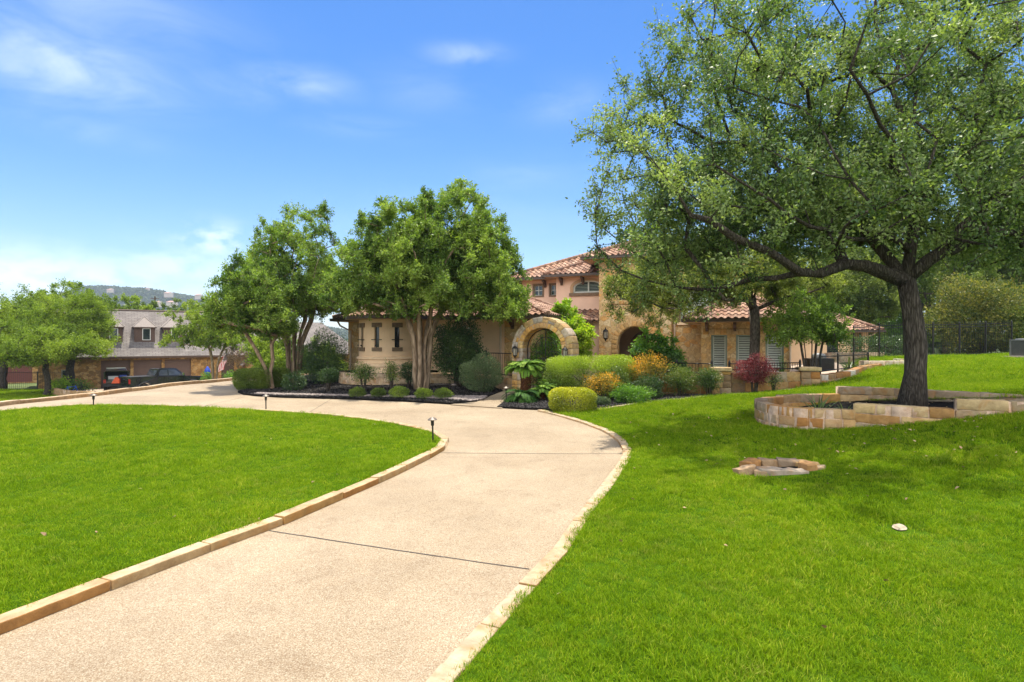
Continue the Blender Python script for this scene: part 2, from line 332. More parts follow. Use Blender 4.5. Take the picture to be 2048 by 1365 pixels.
# ---------------------------------------------------------------- terrain heights
CP = [(0,0,0),(-3,3,0),(0,6,0),(0,10,0),(0,14,0),(-4,18,0),(2,18,.02),(-10,20,0),(-14,14,0),(-14,22,0),(-13,30,0),(-15.7,17.4,0),(-15.3,20,0),(-15.2,24.5,0),(-15.25,22.4,0),(-14.9,26.3,0),(-14.4,28.3,0),(-13.6,27,0),(-13.4,24,0),(-12.5,33,0),
 (-13.8,30,0),(-9,28,.1),(-5,24,.08),(0,22,.08),(5,28,.15),(-8,5,0),(-8,10,0),(-12,10,0),(0,40,.1),(10,36,.15),(-15,5,0),(0,-10,0),
 (3.7,7.9,.15),(5.3,12,.28),(5.25,11.15,.28),(5.8,10.7,.30),(6.4,10.6,.36),(6.9,10.1,.52),(7.47,9.7,.64),(8.06,9.4,.77),(8.4,9.3,.82),(12,8.5,1.05),
 (7.8,14,.55),(8.66,16,.5),(10.5,12.6,.8),(2.1,15.5,.05),(6.9,18.5,.2),(9.9,19.7,.3),(10.6,20.2,.38),(13.1,22,.6),(15,24,.8),(23.7,27,1.15),(19,29.5,1.08),
 (14,16,.82),(13,17,.8),(20,20,1.1),(30,30,1.4),(3,3.3,.08),(3.8,5.6,.12),(8,5,.5),(1.5,8,.06),(.6,3.5,.02),(2.2,9.5,.05),(1.5,13.5,.02),(15,5,.9),(25,12,1.4),
 (14,27,.5),(20,40,.3),(26,41,.3),(26,36,.9),(-17.3,18,-.35),(-17.0,24,-.6),(-15.8,31,-.55),(-23,30,-1.6),(-24,36,-2.05),(-30,43,-2.35),(-38,38,-2.0),(-30,32,-1.8),(-20,40,-1.7),
 (-40,52,-2.3),(-32,50,-2.4),(-28,58,-2.4),(-20,60,-2.2),(-10,45,-.6),(-50,60,-2.4),(-30,20,-1.3),(-44,44,-2.1),(0,60,-.5),(30,60,.5),(-60,80,-3),(-20,90,-3),(40,80,0),(20,-20,.6),(-20,-20,-.3),(50,40,1.6),(-60,20,-2)]
_cp = np.array(CP)
def _phi(r2): return np.where(r2 > 1e-12, r2 * np.log(np.maximum(r2, 1e-12)) * .5, 0)
_D = ((_cp[:, None, :2] - _cp[None, :, :2]) ** 2).sum(-1)
_n = len(_cp); _A = np.zeros((_n + 3, _n + 3)); _A[:_n, :_n] = _phi(_D) + np.eye(_n) * .12
_A[:_n, _n] = 1; _A[:_n, _n+1:] = _cp[:, :2]; _A[_n, :_n] = 1; _A[_n+1:, :_n] = _cp[:, :2].T
_w = np.linalg.solve(_A, np.concatenate([_cp[:, 2], np.zeros(3)]))
def ZG(x, y):
    """ground height, vectorised"""
    x = np.asarray(x, float); y = np.asarray(y, float); sh = x.shape; x = x.ravel(); y = y.ravel(); out = np.empty(len(x))
    for i in range(0, len(x), 20000):
        a, b = x[i:i+20000], y[i:i+20000]
        r2 = (a[:, None] - _cp[None, :, 0]) ** 2 + (b[:, None] - _cp[None, :, 1]) ** 2
        z = _phi(r2) @ _w[:_n] + _w[_n] + _w[_n+1] * a + _w[_n+2] * b
        rr = np.hypot(a, b - 20); k = np.clip((rr - 55) / 40, 0, 1); k = k * k * (3 - 2 * k)
        out[i:i+20000] = np.clip(z, -4, 2) * (1 - k) - 3.0 * k
    return out.reshape(sh)
def zg(x, y): return float(ZG(np.array([x]), np.array([y]))[0])
def inpoly(x, y, poly):
    x = np.asarray(x); y = np.asarray(y); r = np.zeros(x.shape, bool); n = len(poly)
    for i in range(n):
        x0, y0 = poly[i]; x1, y1 = poly[(i + 1) % n]
        if y0 == y1: continue
        c = ((y0 > y) != (y1 > y)) & (x < (x1 - x0) * (y - y0) / (y1 - y0) + x0); r ^= c
    return r
def dense(line, step=.25, closed=False):
    """Catmull-Rom through the points, resampled"""
    P = [Vector((*p[:2], 0)) for p in line]; n = len(P); out = []
    for i in range(n if closed else n - 1):
        a, b, c, d = (P[(i-1) % n], P[i], P[(i+1) % n], P[(i+2) % n]) if closed else (P[max(i-1, 0)], P[i], P[i+1], P[min(i+2, n-1)])
        k = max(1, int((c - b).length / step))
        for j in range(k):
            t = j / k; q = .5 * ((2*b) + (c-a)*t + (2*a-5*b+4*c-d)*t*t + (3*b-a-3*c+d)*t**3); out.append((q.x, q.y))
    if not closed: out.append((P[-1].x, P[-1].y))
    return out
def offset(line, o, closed=False):
    n = len(line); out = []
    for i in range(n):
        a = Vector(line[(i-1) % n] if closed else line[max(i-1, 0)]); b = Vector(line[(i+1) % n] if closed else line[min(i+1, n-1)])
        t = (b - a).normalized(); out.append((line[i][0] - t.y * o, line[i][1] + t.x * o))
    return out
def sheet(name, poly, dz, mat, step=.6, kind='structure', skirt=.25, zf=None, holes=()):
    xs = [p[0] for p in poly]; ys = [p[1] for p in poly]
    gx, gy = np.meshgrid(np.arange(min(xs), max(xs), step), np.arange(min(ys), max(ys), step)); gx = gx.ravel() + .013; gy = gy.ravel() + .017
    inn = inpoly(gx, gy, poly)
    V2 = [Vector(p) for p in poly]; E = [(i, (i + 1) % len(poly)) for i in range(len(poly))]
    for h in holes:
        k = len(V2); V2 += [Vector(p) for p in h]; E += [(k + i, k + (i + 1) % len(h)) for i in range(len(h))]
    V2 += [Vector((a, b)) for a, b in zip(gx[inn], gy[inn])]
    vo, eo, fo, *_ = delaunay_2d_cdt(V2, E, [], 0, 1e-5)
    vx = np.array([v.x for v in vo]); vy = np.array([v.y for v in vo]); z = (zf or ZG)(vx, vy) + dz
    cx = np.array([vx[list(f)].mean() for f in fo]); cy = np.array([vy[list(f)].mean() for f in fo])
    ok = inpoly(cx, cy, poly)
    for h in holes: ok &= ~inpoly(cx, cy, h)
    mb = MB(); mb.v = [(a, b, c) for a, b, c in zip(vx, vy, z)]
    for f, k in zip(fo, ok):
        if not k: continue
        a, b, c = f[:3]
        if (vx[b]-vx[a])*(vy[c]-vy[a]) - (vy[b]-vy[a])*(vx[c]-vx[a]) < 0: f = tuple(reversed(f))
        mb.f.append(tuple(f)); mb.c.append(None)
    if skirt:
        pz = (zf or ZG)(np.array(xs), np.array(ys)) + dz; n = len(poly); o = len(mb.v)
        mb.v += [(x, y, q) for x, y, q in zip(xs, ys, pz)] + [(x, y, q - skirt) for x, y, q in zip(xs, ys, pz)]
        for i in range(n): mb.f.append((o+i, o+n+i, o+n+(i+1) % n, o+(i+1) % n)); mb.c.append(None)
    ob = mb.build(name, mat, None, True); tag(ob, kind=kind); return ob

# ---- ground materials
def groundmat(name, stops, scale, fine=None, bump=.3, bd=.02, rough=.95):
    m, t, b = newmat(name); co = N(t, 'ShaderNodeTexCoord').outputs['Object']
    a = N(t, 'ShaderNodeTexNoise', {'Vector': co, 'Scale': scale, 'Detail': 8.0, 'Roughness': .62}).outputs[0]
    c = ramp(t, a, stops); h = a
    if fine:
        f = N(t, 'ShaderNodeTexNoise', {'Vector': co, 'Scale': fine, 'Detail': 4.0, 'Roughness': .7}).outputs[0]; h = f
        c = mixc(t, 1.0, c, ramp(t, f, [(.3, (.6, .6, .6)), (.7, (1.35, 1.35, 1.35))]), 'MULTIPLY')
    t.links.new(c, b.inputs['Base Color']); b.inputs['Roughness'].default_value = rough; b.inputs['Specular IOR Level'].default_value = .2
    t.links.new(N(t, 'ShaderNodeBump', {'Height': h, 'Strength': bump, 'Distance': bd}).outputs[0], b.inputs['Normal']); return m
M['earth'] = groundmat('earth_and_scrub', [(.3, (.06, .08, .025)), (.55, (.11, .14, .04)), (.75, (.17, .15, .08))], .3, 4.0)
M['lawnbase'] = groundmat('lawn_thatch', [(.3, (.035, .075, .004)), (.55, (.05, .10, .006)), (.8, (.08, .12, .01))], .9, 40.0)
M['lawnbase'].node_tree.nodes['Principled BSDF'].inputs['Specular IOR Level'].default_value = 0
M['mulch'] = groundmat('black_mulch', [(.3, (.006, .0055, .0055)), (.7, (.020, .018, .017))], 9.0, 45.0, 1.0, .04)
M['mulch'].node_tree.nodes['Principled BSDF'].inputs['Specular IOR Level'].default_value = .05
def drivemat():
    m, t, b = newmat('exposed_aggregate'); co = N(t, 'ShaderNodeTexCoord').outputs['Object']
    v = N(t, 'ShaderNodeTexVoronoi', {'Vector': co, 'Scale': 120.0}); k = N(t, 'ShaderNodeSeparateColor', {0: v.outputs['Color']})
    c = ramp(t, k.outputs[0], [(0, (0.352, 0.284, 0.192)), (.18, (0.307, 0.238, 0.155)), (.34, (0.396, 0.330, 0.233)), (.5, (0.340, 0.268, 0.178)), (.64, (0.434, 0.375, 0.276)), (.78, (0.285, 0.207, 0.131)), (.86, (0.374, 0.302, 0.210)), (.95, (0.269, 0.199, 0.127))], 'CONSTANT')
    d = ramp(t, v.outputs['Distance'], [(.35, (1, 1, 1)), (.75, (.72, .68, .64))])
    c = mixc(t, 1.0, c, d, 'MULTIPLY')
    big = N(t, 'ShaderNodeTexNoise', {'Vector': co, 'Scale': .45, 'Detail': 5.0, 'Roughness': .6}).outputs[0]
    c = mixc(t, 1.0, c, ramp(t, big, [(.32, (.82, .79, .76)), (.66, (1.1, 1.1, 1.1))]), 'MULTIPLY')
    st = N(t, 'ShaderNodeTexNoise', {'Vector': co, 'Scale': 2.6, 'Detail': 6.0, 'Roughness': .7, 'Distortion': .8}).outputs[0]
    c = mixc(t, 1.0, c, ramp(t, st, [(.28, (.80, .765, .73)), (.44, (.99, .99, .99)), (.7, (1.06, 1.05, 1.03))]), 'MULTIPLY')
    t.links.new(c, b.inputs['Base Color']); b.inputs['Roughness'].default_value = .8; b.inputs['Specular IOR Level'].default_value = .3
    h = mth(t, 'SUBTRACT', 1.0, v.outputs['Distance'])
    t.links.new(N(t, 'ShaderNodeBump', {'Height': h, 'Strength': .5, 'Distance': .006}).outputs[0], b.inputs['Normal']); return m
M['drive'] = drivemat()
M['joint'] = plain('joint_filler', (.055, .045, .038), .95, var=.3, vscale=20)
M['concrete'] = plain('pale_concrete', (.42, .33, .25), .9, var=.14, vscale=3, bump=.2)

# ---- big ground sheet
def spaced(n, near, far):
    t = np.linspace(-1, 1, n); k = 5.2; return np.sinh(t * k) / np.sinh(k) * far
gx = spaced(121, 1, 3200); gy = spaced(121, 1, 3200) + 22
X, Y = np.meshgrid(gx, gy); Z = ZG(X, Y) - .10
mb = MB(); mb.v = list(zip(X.ravel(), Y.ravel(), Z.ravel())); nx = len(gx)
mb.f = [(j*nx+i, j*nx+i+1, (j+1)*nx+i+1, (j+1)*nx+i) for j in range(nx-1) for i in range(nx-1)]; mb.c = [None] * len(mb.f)
tag(mb.build('ground', M['earth'], None, True), kind='structure')

# ---- outlines measured on the plan (metres)
K1 = [(-4.9,.3),(-4.2,2.0),(-3.49,3.88),(-2.97,5.22),(-2.58,6.04),(-2.2,7.1),(-1.93,7.89),(-1.67,8.7),(-1.41,9.7),(-1.25,10.5),(-1.24,11.2),(-1.45,12.0),(-2.0,12.8),(-3.35,14.15),(-5.2,15.25),(-6.9,15.85),(-9.06,16.5),(-11.96,16.5),(-13.8,15.3),(-14.7,12.2),(-14.2,7),(-11,2.2),(-7.5,.2)]
K2 = [(-1.9,-1.2),(-1.35,.8),(-.8,2.4),(-.455,3.36),(-.2,3.99),(-.015,4.39),(.157,4.82),(.36,5.27),(.68,6.24),(1.21,7.62),(1.75,9.2),(1.99,10.2),(2.05,11.2),(1.93,12.5),(1.55,14),(1.03,15.4),(.72,16.05)]
island = dense(K1, .2, True)
kerb2 = dense(K2, .2)
bed_edge = [(.95,16.35),(1.6,15.75),(2.13,15.5),(3.3,16.5),(4.65,17.3),(6.9,18.5),(9.86,19.75)]
lawn_r = offset(kerb2, -.12)[:-1] + [(1.02,15.6),(1.5,15.45),(2.13,15.45)] + [p for p in dense(bed_edge[2:], .4)] + [(11.1,20.55),(12.2,21.1),(13.2,21.9),(14.6,23.2),(15.6,25),(16.4,27.5),(18.6,30.4),(24,30.6),(34,31),(46,31),(46,-3),(-1.5,-3)]
lawn_l = offset(island, .12, True)
drive = [(-16.2,-4)] + dense([(-15.4,8),(-15.6,14),(-15.65,17.4),(-15.5,20.05),(-15.3,22.4),(-15.1,24.9),(-14.75,26.7),(-14.45,28.3),(-14.0,29.8),(-12.4,36),(-12,38)], .5) + [(-7,38),(-7.2,30),(-6,27),(0,23),(2,22),(2,17.5),(1.3,15.8)] + list(reversed(offset(kerb2, -.1))) + [(-2,-4)]
sheet('driveway', drive, 0.0, M['drive'], .8, skirt=.1)
planter_in = [(5.45,12.0),(5.40,11.3),(5.9,10.85),(6.45,10.75),(6.95,10.25),(7.5,9.85),(8.1,9.55),(8.5,9.45),(10.4,9.0),(12,8.6),(12.4,9.4),(11.3,10.3),(10.15,11.2),(7.8,13.35),(6.2,12.95)]
sheet('lawn', lawn_r, .03, M['lawnbase'], .7, holes=[planter_in])
sheet('lawn', lawn_l, .065, M['lawnbase'], .7)
# mulch beds
bed1 = [(-11.1,23.6),(-10.75,22.3),(-10.1,21.35),(-9.3,20.65),(-8.0,20.0),(-6.2,19.55),(-3.7,18.7),(-1.85,17.85),(-1.15,18.4),(-.9,19.6),(-.35,21.6),(-1,24),(-6,27.5),(-8,32),(-10.9,33),(-11.4,27)]
sheet('mulch_bed', bed1, .06, M['mulch'], .5, skirt=.1)
bed2 = [(-.45,17.0),(.35,16.55),(.95,16.3),(1.6,15.62),(2.13,15.42)] + bed_edge[3:] + [(10.6,20.6),(7.5,20.2),(5,19.6),(3.2,20.4),(1.9,21.6),(.6,22),(.05,20.2)]
sheet('mulch_bed', bed2, .05, M['mulch'], .5, skirt=.1)
# gate walk between the two beds
sheet('path', [(-1.9,17.7),(-.3,16.8),(.15,20.4),(.75,22.0),(2.6,26),(5.5,29),(4,30.5),(.6,26.5),(-.45,21.8),(-.85,19.6)], .03, M['drive'], .6, skirt=.05)
# courtyard floor
sheet('courtyard', [(2.0,21.8),(5,20.2),(7.5,20.6),(11.2,21.2),(16,27),(19,34),(25,39),(18,42),(13,28),(8,28),(5,28)], .02, M['concrete'], .8, skirt=.05)
# joints across the drive
def joint(a, b, w=.022):
    mb = MB(); A = Vector((*a, 0)); B = Vector((*b, 0)); n = 24; t = (B - A).normalized(); p = Vector((-t.y, t.x, 0)); vs = []
    for i in range(n + 1):
        q = A.lerp(B, i / n) + p * noise.noise(Vector((i * .4, a[0], 0))) * .008; ww = w * (.7 + .5 * abs(noise.noise(Vector((i * .9, 3, a[1])))))
        z = zg(q.x, q.y) + .004
        for sgn in (-1, 1): r = q + p * sgn * ww / 2; vs.append((r.x, r.y, z))
    mb.add(vs, [(2*i, 2*i+2, 2*i+3, 2*i+1) for i in range(n)])
    tag(mb.build('expansion_joint', M['joint']), kind='structure')
joint((-2.58, 6.04), (.15, 4.97)); joint((-1.28, 10.25), (1.98, 9.9)); joint((-9.6, 20.4), (-9.2, 16.6), .02); joint((-14.9, 24.5), (-11.2, 23.4), .02)
joint((-6.2,19.5), (-5.6,15.4), .018)

# ---- kerbs of dressed blocks
def kerb(name, line, z0, h, w, Ls, seed, label, pal, jit=.003, closed=False, top=(.44, .35, .235), rr=.010):
    rg = random.Random(seed); mb = MB(); P = [Vector((*p, 0)) for p in line]
    if closed: P.append(P[0].copy())
    acc = [0]
    for a, b in zip(P, P[1:]): acc.append(acc[-1] + (b - a).length)
    def at(s):
        s = min(max(s, 0), acc[-1] - 1e-6); i = next(k for k in range(len(acc) - 1) if acc[k+1] >= s)
        return P[i].lerp(P[i+1], (s - acc[i]) / max(1e-9, acc[i+1] - acc[i]))
    s = 0; k = 0
    while s < acc[-1] - .08:
        L = min(rg.uniform(*Ls), acc[-1] - s); a = at(s); b = at(s + L); c = (a + b) / 2; t = (b - a).normalized()
        za, zb = zg(a.x, a.y), zg(b.x, b.y); hh = h * rg.uniform(.94, 1.06)
        ez = Vector((t.x, t.y, (zb - za) / max(L, .05))).normalized(); ey = Vector((-t.y, t.x, 0)); eu = ez.cross(ey)
        T = Matrix.Translation((c.x, c.y, (za + zb) / 2 + z0 + hh / 2)) @ Matrix((ez, ey, eu)).transposed().to_4x4() @ Matrix.Rotation(rg.uniform(-.012, .012), 4, 'Z')
        col = rg.choice(pal); col = vary(col, rg, .85, 1.15)
        k0 = len(mb.f); mb.stone((L - (.013 if w < .149 or seed != 8 else .006), w * rg.uniform(.96, 1.04), hh), T, col, rr, jit, k + seed * 50); s += L; k += 1
        side_shade = rg.uniform(.68, .9)                     # paler tops, browner sides: sun and shade painted into the block colour
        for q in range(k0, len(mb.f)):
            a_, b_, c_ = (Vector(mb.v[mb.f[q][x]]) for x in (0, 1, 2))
            if abs((b_ - a_).cross(c_ - a_).normalized().z) < .6: mb.c[q] = (col[0] * side_shade, col[1] * side_shade * .93, col[2] * side_shade * .8)
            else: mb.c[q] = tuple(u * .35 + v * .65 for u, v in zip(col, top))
    for i in range(0, len(P) - 1):      # mortar core just inside the blocks
        a, b = P[i], P[i+1]; t = (b - a).normalized(); p = Vector((-t.y, t.x, 0)) * (w / 2 - .022); vs = []
        for q in (a, b):
            z = zg(q.x, q.y) + z0 - .006
            for sg in (-1, 1): r = q + p * sg; vs += [(r.x, r.y, z), (r.x, r.y, z + h - .016)]
        mb.add(vs, [(1, 3, 7, 5), (0, 1, 5, 4), (2, 6, 7, 3)], (.48, .38, .26))
    o = mb.build(name, M['astone'], None, True); tag(o, label, 'kerb'); return o
PK = [(.44,.325,.18),(.43,.31,.18),(.49,.37,.22),(.42,.29,.16),(.46,.345,.20)]
PK2 = PK + [(.46,.31,.16),(.44,.33,.20),(.47,.25,.09),(.40,.30,.17),(.42,.27,.11)]
isl = offset(dense(K1, .18, True), .075, True)
i0 = 0
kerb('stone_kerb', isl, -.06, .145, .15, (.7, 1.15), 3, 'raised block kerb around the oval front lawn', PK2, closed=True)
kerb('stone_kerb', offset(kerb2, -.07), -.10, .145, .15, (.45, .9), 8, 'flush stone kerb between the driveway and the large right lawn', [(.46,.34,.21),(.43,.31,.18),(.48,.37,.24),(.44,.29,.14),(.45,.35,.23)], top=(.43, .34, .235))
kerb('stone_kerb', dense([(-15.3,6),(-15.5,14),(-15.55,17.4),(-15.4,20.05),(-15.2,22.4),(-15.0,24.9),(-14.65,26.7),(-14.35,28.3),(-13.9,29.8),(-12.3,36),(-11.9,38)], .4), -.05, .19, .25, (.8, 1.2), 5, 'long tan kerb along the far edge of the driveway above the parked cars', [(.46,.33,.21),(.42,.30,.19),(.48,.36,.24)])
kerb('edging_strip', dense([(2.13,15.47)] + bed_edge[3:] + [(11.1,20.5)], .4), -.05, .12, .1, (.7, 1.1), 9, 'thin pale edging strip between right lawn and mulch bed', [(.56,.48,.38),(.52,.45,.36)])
# ---------------------------------------------------------------- foliage tools
NR = np.random.default_rng(11)
def unit(a): return a / np.maximum(np.linalg.norm(a, axis=-1, keepdims=True), 1e-9)
def leaf_mesh(name, c, d, nrm, L, Wd, tone, mat, fold=.25, parent=None):
    """one kite-shaped, slightly folded leaf per row: base c, direction d, normal nrm"""
    n = len(c); b = unit(np.cross(nrm, d)); nn = np.cross(d, b)
    L = np.broadcast_to(L, (n,))[:, None]; Wd = np.broadcast_to(Wd, (n,))[:, None]
    v = np.empty((n, 4, 3)); v[:, 0] = c; v[:, 2] = c + d * L - nn * L * .12
    mid = c + d * L * .45 + nn * Wd * fold * .5
    v[:, 1] = mid + b * Wd * .5; v[:, 3] = mid - b * Wd * .5
    me = bpy.data.meshes.new(name); me.vertices.add(n * 4); me.vertices.foreach_set('co', v.astype(np.float32).ravel())
    me.loops.add(n * 4); me.loops.foreach_set('vertex_index', np.arange(n * 4, dtype=np.int32))
    me.polygons.add(n); me.polygons.foreach_set('loop_start', np.arange(0, n * 4, 4, dtype=np.int32))
    me.polygons.foreach_set('loop_total', np.full(n, 4, dtype=np.int32))
    me.update(calc_edges=True)
    at = me.attributes.new('tone', 'FLOAT', 'FACE'); at.data.foreach_set('value', np.clip(tone, 0, 1).astype(np.float32))
    me.materials.append(mat); o = bpy.data.objects.new(name, me); COL.objects.link(o)
    if parent: o.parent = parent
    return o
def clump_tone(p, scale, seed, spread=.22, amp=.9):
    q = p * scale + seed
    base = .5 + amp * .25 * (np.sin(q[:, 0] * 1.7 + np.sin(q[:, 1] * 2.3) + q[:, 2] * .8) + np.sin(q[:, 1] * 1.9 + np.sin(q[:, 2] * 2.1 + q[:, 0])))
    return base + NR.normal(0, spread, len(p))
def grow(root_r, limbs, tips, seed, tip_r=.012, sag=.06, seg=.45, wob=.10):
    """limbs: polylines; tips: points a twig must reach. Returns nodes, parents, radii"""
    rg = np.random.default_rng(seed); pos = []; par = []
    for li, l in enumerate(limbs):
        l = [np.array(p, float) for p in l]
        if li == 0: pos.append(l[0]); par.append(-1); cur = 0; start = 1
        else:
            d = [np.linalg.norm(p - l[0]) for p in pos]; cur = int(np.argmin(d)); start = 0 if d[cur] > .02 else 1
        for p in l[start:]:
            a = pos[cur]; k = max(1, int(np.linalg.norm(p - a) / seg))
            for j in range(1, k + 1):
                q = a + (p - a) * j / k + (rg.normal(0, wob * .3, 3) if j < k else 0)
                pos.append(q); par.append(cur); cur = len(pos) - 1
    main = len(pos); tips = np.array(tips); base = np.array(limbs[0][-1], float)
    order = np.argsort(np.linalg.norm(tips - base, axis=1)); ends = []
    for ti in order:
        t = tips[ti]; P = np.array(pos); dv = t - P; dist = np.linalg.norm(dv, axis=1)
        cost = dist + .35 * np.maximum(0, P[:, 2] - t[2] + .2); cost[:1] += 50
        lowz = P[:, 2] < base[2] - .3; cost[lowz] += 4
        k = int(np.argmin(cost)); a = P[k]; m = max(1, int(dist[k] / seg)); cur = k
        side = rg.normal(0, 1, 3); side -= side.dot(dv[k]) / max(1e-6, dist[k] ** 2) * dv[k]
        for j in range(1, m + 1):
            u = j / m; q = a + (t - a) * u + side * wob * math.sin(math.pi * u) * dist[k] * .5
            q[2] += sag * dist[k] * math.sin(math.pi * u)
            pos.append(q); par.append(cur); cur = len(pos) - 1
        ends.append(cur)
    n = len(pos); cnt = np.zeros(n)
    for e in ends: cnt[e] += 1
    for i in range(n - 1, 0, -1): cnt[par[i]] += cnt[i]
    cnt = np.maximum(cnt, .6); ex = math.log(root_r / tip_r) / math.log(max(2, cnt[0]))
    return np.array(pos), par, tip_r * cnt ** ex, main
def skeleton_mesh(pos, par, rad, flare=1.35, nmax=12, minr=.0):
    n = len(pos); ch = [[] for _ in range(n)]
    for i in range(1, n): ch[par[i]].append(i)
    mb = MB(); stack = [(0, None)]
    while stack:
        s, p = stack.pop(); chain = [] if p is None else [p]; c = s
        while True:
            chain.append(c)
            if not ch[c]: break
            k = sorted(ch[c], key=lambda q: -rad[q]); stack += [(q, c) for q in k[1:]]; c = k[0]
        rr = [rad[q] for q in chain]
        if p is not None: rr[0] = min(rr[0], rr[1] * 1.15)
        if rr[min(1, len(rr)-1)] < minr: continue
        if p is None and flare > 1: rr = [r * (1 + (flare - 1) * math.exp(-max(0, (pos[q][2] - pos[0][2])) / .28)) for r, q in zip(rr, chain)]
        mr = max(rr); ns = nmax if mr > .12 else (7 if mr > .04 else (5 if mr > .015 else 4))
        mb.tube([tuple(pos[q]) for q in chain], rr, ns, cap=True)
    return mb
def foliage(tips, per, twigs, tw_len, L, Wd, seed, tone_scale=.9, up=.5, droop=0.0, jit=.05, spread=.22):
    """leaves along short twigs that radiate from every tip"""
    rg = np.random.default_rng(seed); T = np.repeat(np.array(tips), twigs, axis=0); k = len(T)
    d = unit(rg.normal(0, 1, (k, 3)) + np.array([0, 0, .35])); ln = tw_len * rg.uniform(.45, 1.15, k)
    E = T + d * ln[:, None]; E[:, 2] -= droop * ln
    t = rg.uniform(.05, 1.0, (k, per)); C = T[:, None, :] + (E - T)[:, None, :] * t[..., None] + rg.normal(0, jit, (k, per, 3))
    D = unit(np.repeat(d[:, None, :], per, 1) * .6 + rg.normal(0, .75, (k, per, 3)))
    C = C.reshape(-1, 3); D = D.reshape(-1, 3); n = len(C)
    Nn = unit(rg.normal(0, 1, (n, 3)) * .75 + np.array([0, 0, up])); Nn[:, 2] = np.abs(Nn[:, 2])
    Ls = L * rg.uniform(.65, 1.25, n); tone = clump_tone(C, tone_scale, seed * 1.37, spread)
    return C, D, Nn, Ls, Ls * Wd / L, tone, T, E
def shell_tips(n, ells, seed, inner=.45, bottom=-.55, power=1.0):
    """tips spread through the outer part of a union of ellipsoids (cx,cy,cz,rx,ry,rz)"""
    rg = np.random.default_rng(seed); vol = np.array([e[3]*e[4]*e[5] for e in ells]) ** .75; w = vol / vol.sum(); out = []
    while len(out) < n:
        e = ells[rg.choice(len(ells), p=w)]; d = unit(rg.normal(0, 1, 3)); r = (inner ** 2 + (1 - inner ** 2) * rg.random()) ** .5
        if d[2] * r < bottom: continue
        wv = 1 + .16 * math.sin(4 * d[0] + seed) + .14 * math.sin(5 * d[1] + 2 * seed) + .1 * math.sin(6 * d[2] + 3)
        p = np.array(e[:3]) + d * r * wv * np.array(e[3:])
        if out and min(np.linalg.norm(np.array(out[-60:]) - p, axis=1)) < .18: continue
        out.append(p)
    return out
def tree(name, label, cat, base, r0, limbs, tips, leaf, bark, per=24, twigs=6, tw=.5, L=.07, Wd=.035, seed=1, group=None, flare=1.3, sag=.06,
         up=.5, droop=0., tip_r=.012, twig_mesh=True, minr=0., jit=.05, wob=.1, tscale=.9, nmax=12, spread=.22):
    root = empty(name, base, 0, label, cat, group); b = Vector(base)
    lm = [[tuple(Vector(p) - b) for p in l] for l in limbs]; tp = np.array(tips) - np.array(base)
    pos, par, rad, main = grow(r0, lm, tp, seed, tip_r, sag, wob=wob)
    if nmax > 12:
        for i in range(1, main):
            if par[i] == i - 1: rad[i] = max(rad[i], rad[i - 1] * .865)
            elif rad[par[i]] > r0 * .5: rad[i] = max(rad[i], rad[par[i]] * .62)
    mb = skeleton_mesh(pos, par, rad, flare, nmax, minr)
    C, D, Nn, Ls, Ws, tone, T, E = foliage(tp, per, twigs, tw, L, Wd, seed, tscale, up, droop, jit, spread)
    if twig_mesh:
        for a, e in zip(T, E): mb.tube([tuple(a), tuple((a + e) / 2), tuple(e)], [tip_r * .6, tip_r * .45, tip_r * .25], 3, cap=False)
    if nmax > 12:      # furrows and swellings of old bark
        out = []
        for v in mb.v:
            p = Vector(v); out.append(tuple(p + noise.noise_vector(Vector((p.x * 2.2, p.y * 2.2, p.z * 1.3))) * .035 + noise.noise_vector(Vector((p.x * 11, p.y * 11, p.z * 3))) * .014) if p.z < 4.5 else v)
        mb.v = out
    mb.build('trunk', M[bark], root, True)
    leaf_mesh('crown', C, D, Nn, Ls, Ws, tone, M[leaf], parent=root)
    return root
